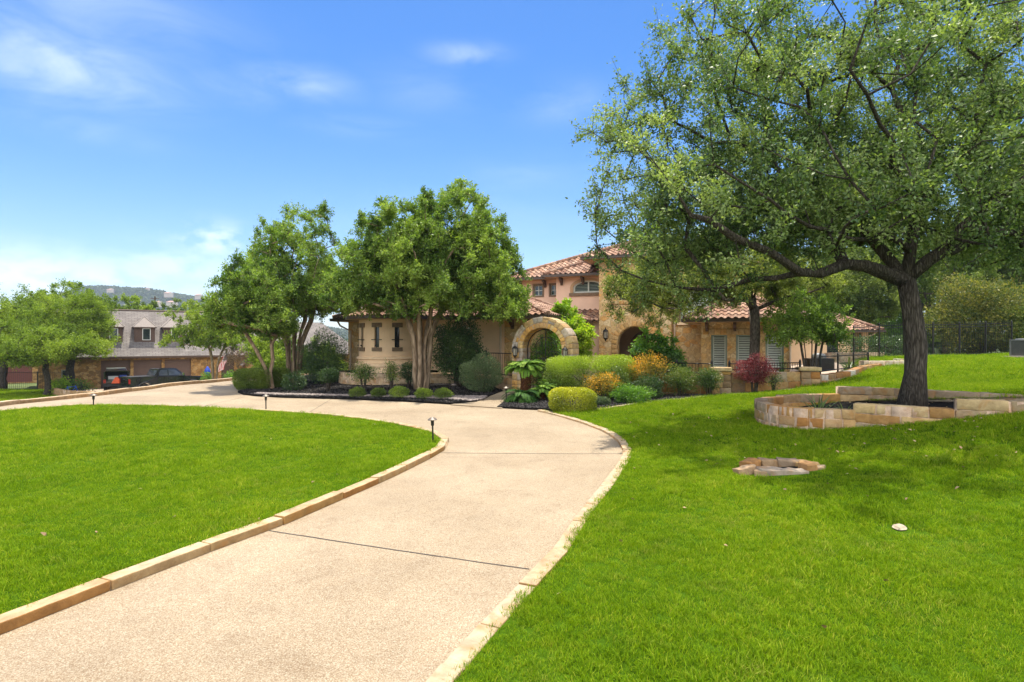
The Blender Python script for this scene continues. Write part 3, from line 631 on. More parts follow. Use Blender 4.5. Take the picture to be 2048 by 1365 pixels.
def bush(name, label, cat, base, size, leaf, n=6000, L=.045, Wd=.022, seed=1, group=None, boxy=0.0, shell=.55, stems=6, stem_h=.25, bark='bark_grey',
         rag=.12, up=.3, tscale=3.0, bottom=0.0, tone_top=0.25, spread=.2, out=.6):
    """size = (rx, ry, height). Leaves through the outer layer of a rounded form on a few stems"""
    rg = np.random.default_rng(seed); rx, ry, h = size; z0 = h * bottom; cz = (h + z0) / 2; rz = (h - z0) / 2
    d = unit(rg.normal(0, 1, (n, 3)))
    if boxy: d = np.sign(d) * np.abs(d) ** (1 - boxy * .55); d /= (np.abs(d) ** (2 + 4 * boxy)).sum(1, keepdims=True) ** (1 / (2 + 4 * boxy))
    lump = 1 + rag * (np.sin(5 * d[:, 0] + seed) * np.sin(4 * d[:, 1] + 2 * seed) + .7 * np.sin(7 * d[:, 2] + 3 * d[:, 0] + seed) + .5 * np.sin(11 * d[:, 1] + 9 * d[:, 0]))
    r = (1 - shell * rg.random(n) ** 1.6) * lump + rg.normal(0, rag * .25, n)
    C = d * r[:, None] * np.array([rx, ry, rz]) + np.array([0, 0, cz]); C[:, 2] = np.maximum(C[:, 2], .02)
    D = unit(d * out + rg.normal(0, .6, (n, 3)) + np.array([0, 0, .2])); Nn = unit(d * .5 + rg.normal(0, .6, (n, 3)) + np.array([0, 0, up]))
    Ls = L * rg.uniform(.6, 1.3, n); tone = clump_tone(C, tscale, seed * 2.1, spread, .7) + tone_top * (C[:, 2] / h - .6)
    root = empty(name, base, 0, label, cat, group)
    leaf_mesh('foliage', C, D, Nn, Ls, Ls * Wd / L, tone, M[leaf], parent=root)
    mb = MB()
    for k in range(stems):
        w = 2 * math.pi * k / stems + rg.random(); q = rg.uniform(.03, .12)
        a = (math.cos(w) * rx * q, math.sin(w) * ry * q, -.08); e = (math.cos(w) * rx * .6, math.sin(w) * ry * .6, cz + rz * .45)
        m = (math.cos(w) * rx * .22, math.sin(w) * ry * .22, cz * .7)
        mb.tube([a, m, e], [.016 + .012 * h, .012 + .006 * h, .005], 5)
    mb.build('stems', M[bark], root, True)
    return root
# ---------------------------------------------------------------- scatter (grass, pebbles, chips): stuff only
def scatter(name, P, scl, variants, mat, label, cat, tilt=.0, kind='stuff'):
    n = len(P); me = bpy.data.meshes.new(name); me.vertices.add(n); me.vertices.foreach_set('co', np.asarray(P, np.float32).ravel())
    rot = np.stack([NR.normal(0, tilt, n), NR.normal(0, tilt, n), NR.uniform(0, 6.283, n)], 1).astype(np.float32)
    me.attributes.new('rot', 'FLOAT_VECTOR', 'POINT').data.foreach_set('vector', rot.ravel())
    me.attributes.new('scl', 'FLOAT', 'POINT').data.foreach_set('value', np.asarray(scl, np.float32))
    me.attributes.new('pick', 'INT', 'POINT').data.foreach_set('value', NR.integers(0, len(variants), n).astype(np.int32))
    o = bpy.data.objects.new(name, me); COL.objects.link(o); me.materials.append(mat)
    cl = bpy.data.collections.new(name + '_shapes')
    for i, v in enumerate(variants): cl.objects.link(bpy.data.objects.new('%s_shape' % name, v))
    g = bpy.data.node_groups.new(name, 'GeometryNodeTree')
    g.interface.new_socket('Geometry', in_out='INPUT', socket_type='NodeSocketGeometry'); g.interface.new_socket('Geometry', in_out='OUTPUT', socket_type='NodeSocketGeometry')
    gi = g.nodes.new('NodeGroupInput'); go = g.nodes.new('NodeGroupOutput')
    mp = g.nodes.new('GeometryNodeMeshToPoints'); ip = g.nodes.new('GeometryNodeInstanceOnPoints'); ci = g.nodes.new('GeometryNodeCollectionInfo')
    ci.inputs['Collection'].default_value = cl; ci.inputs['Separate Children'].default_value = True; ci.inputs['Reset Children'].default_value = True
    ip.inputs['Pick Instance'].default_value = True
    def at(nm, ty):
        a = g.nodes.new('GeometryNodeInputNamedAttribute'); a.data_type = ty; a.inputs['Name'].default_value = nm; return a.outputs['Attribute']
    g.links.new(gi.outputs[0], mp.inputs['Mesh']); g.links.new(mp.outputs[0], ip.inputs['Points']); g.links.new(ci.outputs[0], ip.inputs['Instance'])
    g.links.new(at('pick', 'INT'), ip.inputs['Instance Index']); g.links.new(at('scl', 'FLOAT'), ip.inputs['Scale'])
    g.links.new(at('rot', 'FLOAT_VECTOR'), ip.inputs['Rotation']); g.links.new(ip.outputs[0], go.inputs[0])
    md = o.modifiers.new('scatter', 'NODES'); md.node_group = g
    return tag(o, label, cat, kind=kind)
def tuft(seed, nb, rad, h, w, mat):
    rg = np.random.default_rng(seed); vs = []; fs = []; tn = []
    for i in range(nb):
        a = rg.uniform(0, 6.283); r = rad * math.sqrt(rg.random()); x, y = r * math.cos(a), r * math.sin(a)
        hd = rg.uniform(0, 6.283); hh = h * (rg.uniform(.45, 1.15) if rg.random() < .93 else rg.uniform(1.2, 1.7)); lean = hh * rg.uniform(.15, .95); dx, dy = math.cos(hd), math.sin(hd); sx, sy = -dy, dx; ww = w * rg.uniform(.7, 1.2)
        o = len(vs)
        for t, q in ((0, 1), (.5, .85)):
            bx, by, bz = x + dx * lean * t ** 2, y + dy * lean * t ** 2, hh * (t - .12 * t * t)
            vs += [(bx - sx * ww * q / 2, by - sy * ww * q / 2, bz), (bx + sx * ww * q / 2, by + sy * ww * q / 2, bz)]
        vs.append((x + dx * lean, y + dy * lean, hh * .86))
        fs += [(o, o+1, o+3, o+2), (o+2, o+3, o+4)]; tn += [rg.random()] * 2
    me = bpy.data.meshes.new('tuft'); me.from_pydata(vs, [], fs); me.materials.append(mat)
    at = me.attributes.new('tone', 'FLOAT', 'FACE'); at.data.foreach_set('value', np.array(tn, np.float32)); return me
def blademat():
    m, t, b = newmat('grass_blade'); tone = N(t, 'ShaderNodeAttribute', attribute_name='tone').outputs['Fac']
    pos = N(t, 'ShaderNodeNewGeometry').outputs['Position']; oi = N(t, 'ShaderNodeObjectInfo').outputs['Random']
    big = N(t, 'ShaderNodeTexNoise', {'Vector': pos, 'Scale': .55, 'Detail': 6.0, 'Roughness': .65}).outputs[0]
    sm = N(t, 'ShaderNodeTexNoise', {'Vector': pos, 'Scale': 2.4, 'Detail': 5.0, 'Roughness': .6}).outputs[0]
    k = mth(t, 'ADD', mth(t, 'ADD', mth(t, 'MULTIPLY', tone, .40), mth(t, 'MULTIPLY', oi, .30)), mth(t, 'MULTIPLY', big, .55), clamp=True)
    c = ramp(t, k, [(.14, (.018, .055, .002)), (.46, (.110, .208, .004)), (.76, (.222, .340, .008)), (.97, (.42, .42, .05))])
    dry = ramp(t, sm, [(.54, (0, 0, 0)), (.70, (.9, .9, .9))]); dry = mixc(t, 1.0, dry, ramp(t, tone, [(.45, (0, 0, 0)), (.9, (1, 1, 1))]), 'MULTIPLY')
    c = mixc(t, dry, c, (.33, .32, .07))
    t.links.new(c, b.inputs['Base Color']); b.inputs['Roughness'].default_value = .7; b.inputs['Specular IOR Level'].default_value = .08
    tr = N(t, 'ShaderNodeBsdfTranslucent', {'Color': mixc(t, 1.0, c, (1.3, 1.3, .35), 'MULTIPLY')})
    mx = N(t, 'ShaderNodeMixShader', {0: .38, 1: b.outputs[0], 2: tr.outputs[0]}); t.links.new(mx.outputs[0], t.nodes['Material Output'].inputs[0]); return m
M['blade'] = blademat()
def lawn_points(poly, seed, holes=(), dz=.03):
    rg = np.random.default_rng(seed); out = []; sc = []
    xs = [p[0] for p in poly]; ys = [p[1] for p in poly]
    for d0, d1, dens, s in ((0, 6.5, 480, .85), (6.5, 10, 340, .95), (10, 15, 180, 1.15), (15, 22, 115, 1.45), (22, 48, 34, 2.2)):
        x0, x1, y0, y1 = max(min(xs), -d1), min(max(xs), d1), max(min(ys), 0.5), min(max(ys), d1)
        if x1 <= x0 or y1 <= y0: continue
        n = int(dens * (x1 - x0) * (y1 - y0)); x = rg.uniform(x0, x1, n); y = rg.uniform(y0, y1, n); r = np.hypot(x, y)
        ok = (r >= d0) & (r < d1) & (np.abs(x) < y * 1.02 + 1.2)
        x, y = x[ok], y[ok]; ok = inpoly(x, y, poly)
        for h in holes: ok &= ~inpoly(x, y, h)
        x, y = x[ok], y[ok]; q = np.stack([x, y, ZG(x, y) + dz], 1); out.append(q); sc.append(s * rg.uniform(.75, 1.25, len(x)) * (1 + .25 * np.sin(x * 1.9 + np.sin(y * 1.3)) * np.sin(y * 2.3)))
    return np.concatenate(out), np.concatenate(sc)
TUFTS = [tuft(40 + i, 34, .075, .047, .0046, M['blade']) for i in range(5)]
ring_c = (3.72, 7.95)
P, S = lawn_points(lawn_r, 5, [planter_in + [], [(ring_c[0] + .62 * math.cos(a), ring_c[1] + .40 * math.sin(a)) for a in np.linspace(0, 6.28, 16)[:-1]],
     [(3.68,5.43),(3.93,5.43),(3.93,5.70),(3.68,5.70)]])
scatter('grass', P, S, TUFTS, M['blade'], 'bright green mown grass of the large right lawn', 'grass', .18)
P, S = lawn_points(offset(island, .15, True), 6, dz=.055)
scatter('grass', P, S, TUFTS, M['blade'], 'bright green mown grass of the oval left lawn', 'grass', .18)
# river pebbles and mulch chips
def pebble(seed, sz, col, mat):
    bm = bmesh.new(); bmesh.ops.create_icosphere(bm, subdivisions=1, radius=1)
    for v in bm.verts: v.co += noise.noise_vector(v.co * 1.3 + Vector((seed, 0, 0))) * .3; v.co = Vector((v.co.x * sz, v.co.y * sz * .75, v.co.z * sz * .5))
    me = bpy.data.meshes.new('pebble'); bm.to_mesh(me); bm.free(); me.materials.append(mat); return me
def pebmat():
    m, t, b = newmat('river_pebble'); oi = N(t, 'ShaderNodeObjectInfo').outputs['Random']
    t.links.new(ramp(t, oi, [(0, (.16, .125, .11)), (.3, (.25, .20, .175)), (.55, (.12, .10, .09)), (.8, (.33, .27, .235)), (1, (.19, .15, .13))]), b.inputs['Base Color']); b.inputs['Roughness'].default_value = .7; return m
def chipmat():
    m, t, b = newmat('mulch_chip'); oi = N(t, 'ShaderNodeObjectInfo').outputs['Random']
    t.links.new(ramp(t, oi, [(0, (.006, .0055, .0055)), (.6, (.020, .017, .016)), (1, (.055, .045, .04))]), b.inputs['Base Color']); b.inputs['Roughness'].default_value = .85; return m
M['pebble'] = pebmat(); M['chip'] = chipmat()
def fillpts(poly, n, seed, dz):
    rg = np.random.default_rng(seed); xs = [p[0] for p in poly]; ys = [p[1] for p in poly]; x = rg.uniform(min(xs), max(xs), n * 4); y = rg.uniform(min(ys), max(ys), n * 4)
    k = inpoly(x, y, poly); x, y = x[k][:n], y[k][:n]; return np.stack([x, y, ZG(x, y) + dz], 1)
band = [(-9.5,21.0),(-8.2,20.45),(-6.2,20.05),(-4.6,19.65),(-3.2,19.3),(-2.3,18.95),(-1.3,18.35),(-.95,18.8),(-.85,19.7),(-1.7,19.75),(-2.6,19.75),(-3.2,19.75),(-4.6,20.05),(-6.2,20.45),(-8.2,20.95),(-9.6,21.5)]
pm = [pebble(i, .042, None, M['pebble']) for i in range(4)]
P = fillpts(band, 5200, 3, .075); scatter('pebbles', P, NR.uniform(.5, 1.25, len(P)), pm, M['pebble'], 'band of pale river pebbles through the black mulch bed', 'pebbles', .3)
cm = [pebble(9 + i, .03, None, M['chip']) for i in range(4)]
P = np.concatenate([fillpts(bed1, 6500, 4, .065), fillpts(bed2, 6500, 5, .06)]); scatter('mulch', P, NR.uniform(.5, 1.5, len(P)), cm, M['chip'], 'black lava mulch in the planting beds', 'mulch', .5)
# ---------------------------------------------------------------- main house (local frame: x along the front, y to the back)
HO = W(1198, 682.5, 30.5); HR = R(-22)
house = empty('villa', (HO.x, HO.y, 0), HR, 'large two-storey stone and peach stucco villa with clay tile roofs and a round turret', 'house')
def wall(mb, outer, holes, th, T, reveal=None):
    """panel in local (x,z) with openings; front at y=0, back at y=th, placed by T"""
    V2 = []; E = []
    for pl in [outer] + list(holes):
        k = len(V2); V2 += [Vector(p) for p in pl]; E += [(k + i, k + (i + 1) % len(pl)) for i in range(len(pl))]
    vo, eo, fo, *_ = delaunay_2d_cdt(V2, E, [], 1, 1e-6)
    for f in fo:
        c = sum((vo[i] for i in f), Vector((0, 0))) / len(f)
        if not inpoly(np.array([c.x]), np.array([c.y]), outer)[0] or any(inpoly(np.array([c.x]), np.array([c.y]), h)[0] for h in holes): continue
        p = [vo[i] for i in f]; ar = sum(p[i].x * p[(i+1) % len(p)].y - p[(i+1) % len(p)].x * p[i].y for i in range(len(p)))
        if ar < 0: p.reverse()
        mb.add([T @ Vector((q.x, 0, q.y)) for q in p], [tuple(range(len(p)))])
        mb.add([T @ Vector((q.x, th, q.y)) for q in reversed(p)], [tuple(range(len(p)))])
    for pl in [outer] + list(holes):
        n = len(pl)
        for i in range(n):
            a, b = pl[i], pl[(i + 1) % n]
            mb.add([T @ Vector((a[0], 0, a[1])), T @ Vector((b[0], 0, b[1])), T @ Vector((b[0], th, b[1])), T @ Vector((a[0], th, a[1]))], [(0, 1, 2, 3)])
def TT(x, y, rz=0): return Matrix.Translation((x, y, 0)) @ Matrix.Rotation(rz, 4, 'Z')
def rect(x0, x1, z0, z1): return [(x0, z0), (x1, z0), (x1, z1), (x0, z1)]
def arched(x0, x1, z0, zs, rise=None, n=14):
    c = (x0 + x1) / 2; w = (x1 - x0) / 2; r = w if rise is None else rise
    return [(x0, z0), (x1, z0)] + [(c + w * math.cos(math.pi * k / n), zs + r * math.sin(math.pi * k / n)) for k in range(n + 1)]
TP = [(.36,.215,.145),(.31,.18,.12),(.40,.255,.175),(.28,.155,.105),(.43,.295,.215),(.25,.145,.105),(.35,.225,.165),(.20,.125,.095),(.38,.25,.18)]
def roof_plane(mb, poly, seed=0, w=.30, row=.40, amp=.06):
    """clay tiles on the planar convex polygon; poly[0]->poly[1] is the eave"""
    P = [Vector(p) for p in poly]; o = P[0]; ux = (P[1] - P[0]).normalized(); nz = ux.cross(P[2] - P[0]).normalized()
    if nz.z < 0: nz = -nz
    uy = nz.cross(ux); q = [((p - o).dot(ux), (p - o).dot(uy)) for p in P]
    if sum(q[i][0]*q[(i+1) % len(q)][1]-q[(i+1) % len(q)][0]*q[i][1] for i in range(len(q))) < 0: uy = -uy; q = [(a, -b) for a, b in q]
    x0, x1 = min(a for a, b in q), max(a for a, b in q); y0, y1 = min(b for a, b in q), max(b for a, b in q)
    ns = 6; du = w / ns; i0 = int(math.floor(x0 / du)) - 1; i1 = int(math.ceil(x1 / du)) + 1; bm = bmesh.new(); lay = bm.faces.layers.int.new('t')
    for r in range(int(math.floor(y0 / row)), int(math.ceil(y1 / row)) + 1):
        va = []; vb = []; vc = []; off = (r % 2) * 0
        for i in range(i0, i1 + 1):
            u = i * du; ph = (u / w) % 1.0
            hgt = amp * (math.sin(math.pi * ph / .62) if ph < .62 else -.30 * math.sin(math.pi * (ph - .62) / .38))
            va.append(bm.verts.new((u, r * row, hgt + .042))); vb.append(bm.verts.new((u, (r + 1) * row, hgt + .006))); vc.append(bm.verts.new((u, r * row, hgt - .002)))
        for i in range(len(va) - 1):
            f = bm.faces.new((va[i], va[i+1], vb[i+1], vb[i])); f[lay] = (int(math.floor((i + i0 + .5) / ns)) * 7919 + r * 104729 + seed * 31) % 9973
            f = bm.faces.new((vc[i], vc[i+1], va[i+1], va[i])); f[lay] = -1
    for k in range(len(q)):
        a, b = q[k], q[(k + 1) % len(q)]; dx, dy = b[0] - a[0], b[1] - a[1]
        bmesh.ops.bisect_plane(bm, geom=bm.verts[:] + bm.edges[:] + bm.faces[:], plane_co=(a[0], a[1], 0), plane_no=(dy, -dx, 0), clear_outer=True)
    bm.verts.index_update(); vs = [o + ux * v.co.x + uy * v.co.y + nz * v.co.z for v in bm.verts]; fs = []; cs = []
    flip = ux.cross(uy).dot(nz) < 0
    for f in bm.faces:
        ix = [v.index for v in f.verts]
        fs.append(tuple(reversed(ix)) if flip else tuple(ix)); t = f[lay]
        if t < 0: cs.append((.13, .075, .05))
        else: rg = random.Random(t + seed); c = rg.choice(TP); k = rg.uniform(.82, 1.15); cs.append(tuple(x * k for x in c))
    bm.free(); mb.add(vs, fs, cs)
    # underside board
    n = len(P); mb.add([p - nz * .03 for p in P], [tuple(range(n - 1, -1, -1))] if nz.dot((P[1]-P[0]).cross(P[2]-P[0])) > 0 else [tuple(range(n))], (.20, .13, .08))
def ridge(mb, a, b, seed=0, r=.12):
    a, b = Vector(a), Vector(b); L = (b - a).length; n = max(1, int(L / .42)); rg = random.Random(seed)
    for i in range(n):
        p, q = a.lerp(b, i / n), a.lerp(b, (i + 1.08) / n); c = rg.choice(TP); k = rg.uniform(.6, .95)
        mb.tube([p, q], [r * 1.08, r * .92], 8, tuple(x * k for x in c))
def hip_roof(name, x0, x1, y0, y1, ez, pitch, seed=0, sides='flbr', label=None, ridge_dir=None):
    """hip roof on a rectangle of eaves; parts: tile field, ridge caps, gutters"""
    lx, ly = x1 - x0, y1 - y0; h = min(lx, ly) / 2 * pitch; mb = MB()
    if lx >= ly: a, b = (x0 + ly/2, (y0+y1)/2, ez + h), (x1 - ly/2, (y0+y1)/2, ez + h)
    else: a, b = ((x0+x1)/2, y0 + lx/2, ez + h), ((x0+x1)/2, y1 - lx/2, ez + h)
    A, B, C_, D = (x0, y0, ez), (x1, y0, ez), (x1, y1, ez), (x0, y1, ez)
    if lx >= ly:
        pl = {'f': [A, B, b, a], 'r': [B, C_, b], 'b': [C_, D, a, b], 'l': [D, A, a]}; hips = [(A, a), (D, a), (B, b), (C_, b)]
    else:
        pl = {'f': [A, B, a], 'r': [B, C_, b, a], 'b': [C_, D, b], 'l': [D, A, a, b]}; hips = [(A, a), (B, a), (C_, b), (D, b)]
    def clean(p):
        out = []
        for q in p:
            if not out or (Vector(q) - Vector(out[-1])).length > 1e-4: out.append(q)
        return out
    for k in sides: roof_plane(mb, clean(pl[k]), seed + ord(k))
    rf = mb.build('roof', M['tile'], house)
    if label: rf['label'] = label
    mr = MB()
    for i, (p, q) in enumerate(hips):
        p = Vector(p); q = Vector(q); ridge(mr, p + Vector((0, 0, .05)), q + Vector((0, 0, .06)), seed + i)
    if (Vector(a) - Vector(b)).length > .1: ridge(mr, Vector(a) + Vector((0, 0, .06)), Vector(b) + Vector((0, 0, .06)), seed + 9)
    mr.build('ridge_cap', M['tile'], rf)
    mg = MB()
    for k, (p, q) in {'f': (A, B), 'r': (B, C_), 'b': (C_, D), 'l': (D, A)}.items():
        if k not in sides: continue
        p, q = Vector(p), Vector(q); t = (q - p).normalized(); o = Vector((t.y, -t.x, 0)); e = .06
        for w, z0, z1 in ((.13, -.135, -.005), (.16, -.03, -.0)):
            p4 = [p - t * e, q + t * e, q + t * e + o * w, p - t * e + o * w]
            mg.add([v + Vector((0, 0, z)) for z in (z0, z1) for v in p4], [(0,1,2,3),(7,6,5,4),(0,4,5,1),(1,5,6,2),(2,6,7,3),(3,7,4,0)])
    mg.build('gutter', M['gutter'], rf)
    ms = MB(); ms.box2((x0 + .02, y0 + .02, ez - .15), (x1 - .02, y1 - .02, ez - .11)); ms.build('soffit', M['soffit'], rf)
    return rf
def corbels(pts, ez, rz=0, out=(0, -1)):
    for x, y in pts:
        mb = MB(); prof = [(0, 0), (.48, 0), (.48, -.10), (.30, -.14), (.22, -.26), (.12, -.30), (.10, -.40), (0, -.42)]
        mb.extr([(-a, b) for a, b in prof], -.065, .065, 'x'); mb.M = None
        mb.v = [tuple(Matrix.Translation((x, y, ez - .15)) @ Matrix.Rotation(rz, 4, 'Z') @ Vector(v)) for v in mb.v]
        mb.build('corbel', M['timber'], house)
def shutters_window(x0, x1, z0, z1, T, depth=.12, frame='teal', panels=1, fw=.07, arch=None):
    """framed window with plantation shutters behind the glass; sits back by depth"""
    fr = MB(); fr.M = T
    y = depth
    fr.box2((x0, y, z0), (x0 + fw, y + .08, z1)); fr.box2((x1 - fw, y, z0), (x1, y + .08, z1))
    fr.box2((x0 + fw, y, z1 - fw), (x1 - fw, y + .08, z1)); fr.box2((x0 + fw, y, z0), (x1 - fw, y + .08, z0 + fw))
    o = fr.build('window', M[frame], house)
    sh = MB(); sh.M = T; pw = (x1 - x0 - 2 * fw) / panels
    for k in range(panels):
        a, b = x0 + fw + k * pw, x0 + fw + (k + 1) * pw; st = .055
        sh.box2((a + .004, y + .05, z0 + fw + .002), (a + st, y + .085, z1 - fw - .002)); sh.box2((b - st, y + .05, z0 + fw + .002), (b - .004, y + .085, z1 - fw - .002))
        n = max(3, int((z1 - z0 - 2 * fw) / .105)); dz = (z1 - z0 - 2 * fw) / n
        for i in range(n):
            zc = z0 + fw + (i + .5) * dz
            sh.add([(a + st, y + .045, zc - .038), (b - st, y + .045, zc - .038), (b - st, y + .105, zc + .030), (a + st, y + .105, zc + .030),
                    (a + st, y + .050, zc - .048), (b - st, y + .050, zc - .048), (b - st, y + .110, zc + .020), (a + st, y + .110, zc + .020)],
                   [(0, 1, 2, 3), (7, 6, 5, 4), (0, 4, 5, 1), (2, 6, 7, 3)])
    sh.build('shutter', M['shutter'], o)
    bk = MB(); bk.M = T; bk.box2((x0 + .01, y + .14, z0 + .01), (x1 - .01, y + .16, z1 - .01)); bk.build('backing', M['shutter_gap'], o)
    return o
# --- two-storey wing: pink stucco
ez2 = 5.75
mb = MB()
AW = arched(-1.80, -.06, 4.72, 5.02, .40)
wall(mb, rect(-2.8, .35, -.4, ez2 - .1), [AW], .28, TT(0, 1.25))
sq = [rect(-4.45, -3.92, 4.72, 5.32), rect(-3.42, -2.92, 4.72, 5.32)]
wall(mb, rect(-5.7, -2.8, -.4, ez2 - .1), sq, .25, TT(0, 2.1))
mb.box2((-2.802, 1.53, -.4), (-2.55, 2.1, ez2 - .1)); mb.box2((-5.7, 2.35, -.4), (-5.45, 14, ez2 - .1)); mb.box2((-5.4, 13.8, -.4), (8, 14, ez2 - .1))
mb.build('wall', M['stucco_pink'], house)['label'] = 'pink stucco upper wall'
mb = MB(); roof_plane(mb, [(-5.7, -.25, 3.08), (-.03, -.25, 3.08), (-.03, 2.09, 4.08), (-5.7, 2.09, 4.08)], 77); mb.build('roof', M['tile'], house)['label'] = 'lean-to tile roof below the pink wall'
mb = MB(); mb.box2((-5.7, .3, -.3), (-.03, .5, 3.1)); mb.build('wall', M['stucco_pink'], house)
# arched window: frame, arched trim, sill, glass, shutter
def arch_window(x0, x1, z0, zs, rise, T):
    n = 14; out = arched(x0, x1, z0, zs, rise, n); inn = arched(x0 + .09, x1 - .09, z0 + .09, zs, rise - .08, n)
    mb = MB(); mb.M = T; m = len(out)
    for y0, y1 in ((.12, .2),):
        vs = [(p[0], y0, p[1]) for p in out] + [(p[0], y0, p[1]) for p in inn] + [(p[0], y1, p[1]) for p in out] + [(p[0], y1, p[1]) for p in inn]
        for i in range(m):
            j = (i + 1) % m; mb.add([vs[i], vs[j], vs[m + j], vs[m + i], vs[2*m+i], vs[2*m+j], vs[3*m+j], vs[3*m+i]], [(0, 1, 2, 3), (3, 2, 6, 7)])
    c = (x0 + x1) / 2; mb.box2((c - .035, .12, z0 + .09), (c + .035, .19, zs + rise - .09))
    o = mb.build('window', M['shutter'], house)
    g = MB(); g.M = T; g.add([(p[0], .195, p[1]) for p in inn], [tuple(range(m))]); g.build('pane', M['glass'], o)
    s = MB(); s.M = T
    for i in range(int((zs + rise - z0 - .2) / .085)):
        z = z0 + .13 + i * .085; q = 1.0 if z + .03 < zs else math.sqrt(max(0, 1 - ((z + .03 - zs) / (rise - .06)) ** 2))
        for a, b in ((c - (c - x0 - .1) * q, c - .05), (c + .05, c + (x1 - c - .1) * q)):
            if b - a > .08: s.box2((a, .18, z), (b, .19, z + .03))
    s.build('louvres', M['teal'], o)
    tr = MB(); tr.M = T; o2 = arched(x0 - .0, x1 + .0, z0, zs, rise, n); o3 = arched(x0 - .16, x1 + .12, z0, zs, rise + .12, n)
    for i in range(1, m - 1):
        tr.add([(o2[i][0], -.03, o2[i][1]), (o2[i+1][0], -.03, o2[i+1][1]), (o3[i+1][0], -.03, o3[i+1][1]), (o3[i][0], -.03, o3[i][1]),
                (o2[i][0], 0.0, o2[i][1]), (o2[i+1][0], 0.0, o2[i+1][1]), (o3[i+1][0], 0.0, o3[i+1][1]), (o3[i][0], 0.0, o3[i][1])], [(0,1,2,3), (0,4,5,1), (2,6,7,3)])
    tr.box2((x0 - .16, -.03, z0), (x0, 0, zs)); tr.box2((x1, -.03, z0), (x1 + .05, 0, zs)); tr.build('trim', M['soffit'], o)
    sl = MB(); sl.M = T; sl.box2((x0 - .2, -.10, z0 - .17), (x1 + .05, .11, z0 - .002)); sl.build('sill', M['browntrim'], o)
arch_window(-1.80, -.06, 4.72, 5.02, .40, TT(0, 1.25))
def small_window(x0, x1, z0, z1, T, d=.1):
    fr = MB(); fr.M = T
    for a, b in (((x0 - .10, -.03, z0 - .10), (x0, .1, z1 + .10)), ((x1, -.03, z0 - .10), (x1 + .10, .1, z1 + .10)), ((x0, -.03, z1), (x1, .1, z1 + .10)), ((x0, -.03, z0 - .10), (x1, .1, z0))): fr.box2(a, b)
    o = fr.build('window', M['browntrim'], house)
    g = MB(); g.M = T; g.box2((x0, d + .06, z0), (x1, d + .08, z1)); g.build('pane', M['glass'], o)
    m = MB(); m.M = T; c = (x0 + x1) / 2; zc = (z0 + z1) / 2; t = .035
    m.box2((x0, d, z0), (x0 + t, d + .05, z1)); m.box2((x1 - t, d, z0), (x1, d + .05, z1)); m.box2((x0 + t, d, z0), (x1 - t, d + .05, z0 + t)); m.box2((x0 + t, d, z1 - t), (x1 - t, d + .05, z1))
    m.box2((c - .02, d - .003, z0 + t), (c + .02, d + .045, z1 - t)); m.box2((x0 + t, d + .004, zc - .02), (x1 - t, d + .052, zc + .02)); m.build('frame', M['shutter'], o)
for h in sq: small_window(h[0][0], h[1][0], h[0][1], h[2][1], TT(0, 2.1))
hip_roof('roof', -6.25, 8.6, 1.55, 16.5, ez2, .43, 1)
# projecting roof over the arched window
mb = MB(); p_ = .43; hb = 5.2
roof_plane(mb, [(-3.35, .68, ez2), (-3.35 + hb, .68, ez2), (-3.35 + hb, .68 + hb, ez2 + hb * p_)], 40)
roof_plane(mb, [(-3.35, .68 + hb + 1, ez2), (-3.35, .68, ez2), (-3.35 + hb, .68 + hb, ez2 + hb * p_)], 41)
rb = mb.build('roof', M['tile'], house); mr = MB(); ridge(mr, (-3.35, .68, ez2 + .05), (-3.35 + hb, .68 + hb, ez2 + hb * p_ + .06), 3); mr.build('ridge_cap', M['tile'], rb)
mg = MB(); mg.box2((-3.42, .55, ez2 - .135), (-.02, .68, ez2 - .005)); mg.box2((-3.48, .55, ez2 - .135), (-3.352, 1.42, ez2 - .005)); mg.build('gutter', M['gutter'], rb)
ms = MB(); ms.box2((-3.33, .69, ez2 - .15), (.0, 1.25, ez2 - .11)); ms.box2((-6.2, 1.58, ez2 - .155), (-2.8, 2.1, ez2 - .115)); ms.build('soffit', M['soffit'], rb)
corbels([(-5.3, 2.1), (-3.75, 2.1)], ez2); corbels([(-2.45, 1.25), (-1.2 + .0, 1.25)], ez2)
# --- stone tower with the arched entry
tz = 6.45; tw = 3.75
mb = MB(); entry = arched(.98, 2.78, -.3, 1.85)
slot = rect(1.05, 2.75, 4.15, 5.35)
wall(mb, rect(0, tw, -.4, tz - .1), [entry, slot], .55, TT(0, 0))
mb.box2((0, .55, -.4), (.35, 4, tz - .1)); mb.box2((tw - .35, .55, -.4), (tw, 4, tz - .1))
mb.build('wall', M['rubble'], house)['label'] = 'stone tower wall with the arched entry'
mb = MB()    # sill course and voussoirs of the entry
for k in range(11): mb.stone((.235, .10, .18), TT(.72 + k * .245 + .0, -.02) @ Matrix.Translation((0, 0, 4.03)), rnd.choice(STONES), .02, .006, k)
mb.build('sill', M['astone'], house, True)
mb = MB(); n = 15
for k in range(n):
    w = math.pi * (k + .5) / n; c = rnd.choice(STONES[:8]); c = tuple(q * 1.12 for q in c)
    T = Matrix.Translation((1.88 + 1.06 * math.cos(w), -.0, 1.85 + 1.06 * math.sin(w))) @ Matrix.Rotation(-w + math.pi / 2, 4, 'Y')
    mb.stone((.205, .12, .28), T, c, .02, .006, k)
for k in range(9):
    for sx in (.98 - .16, 2.78 + .16): mb.stone((.30, .12, .225), Matrix.Translation((sx, -.0, -.2 + k * .235)), rnd.choice(STONES), .02, .006, k + 60)
mb.build('arch_surround', M['astone'], house, True)
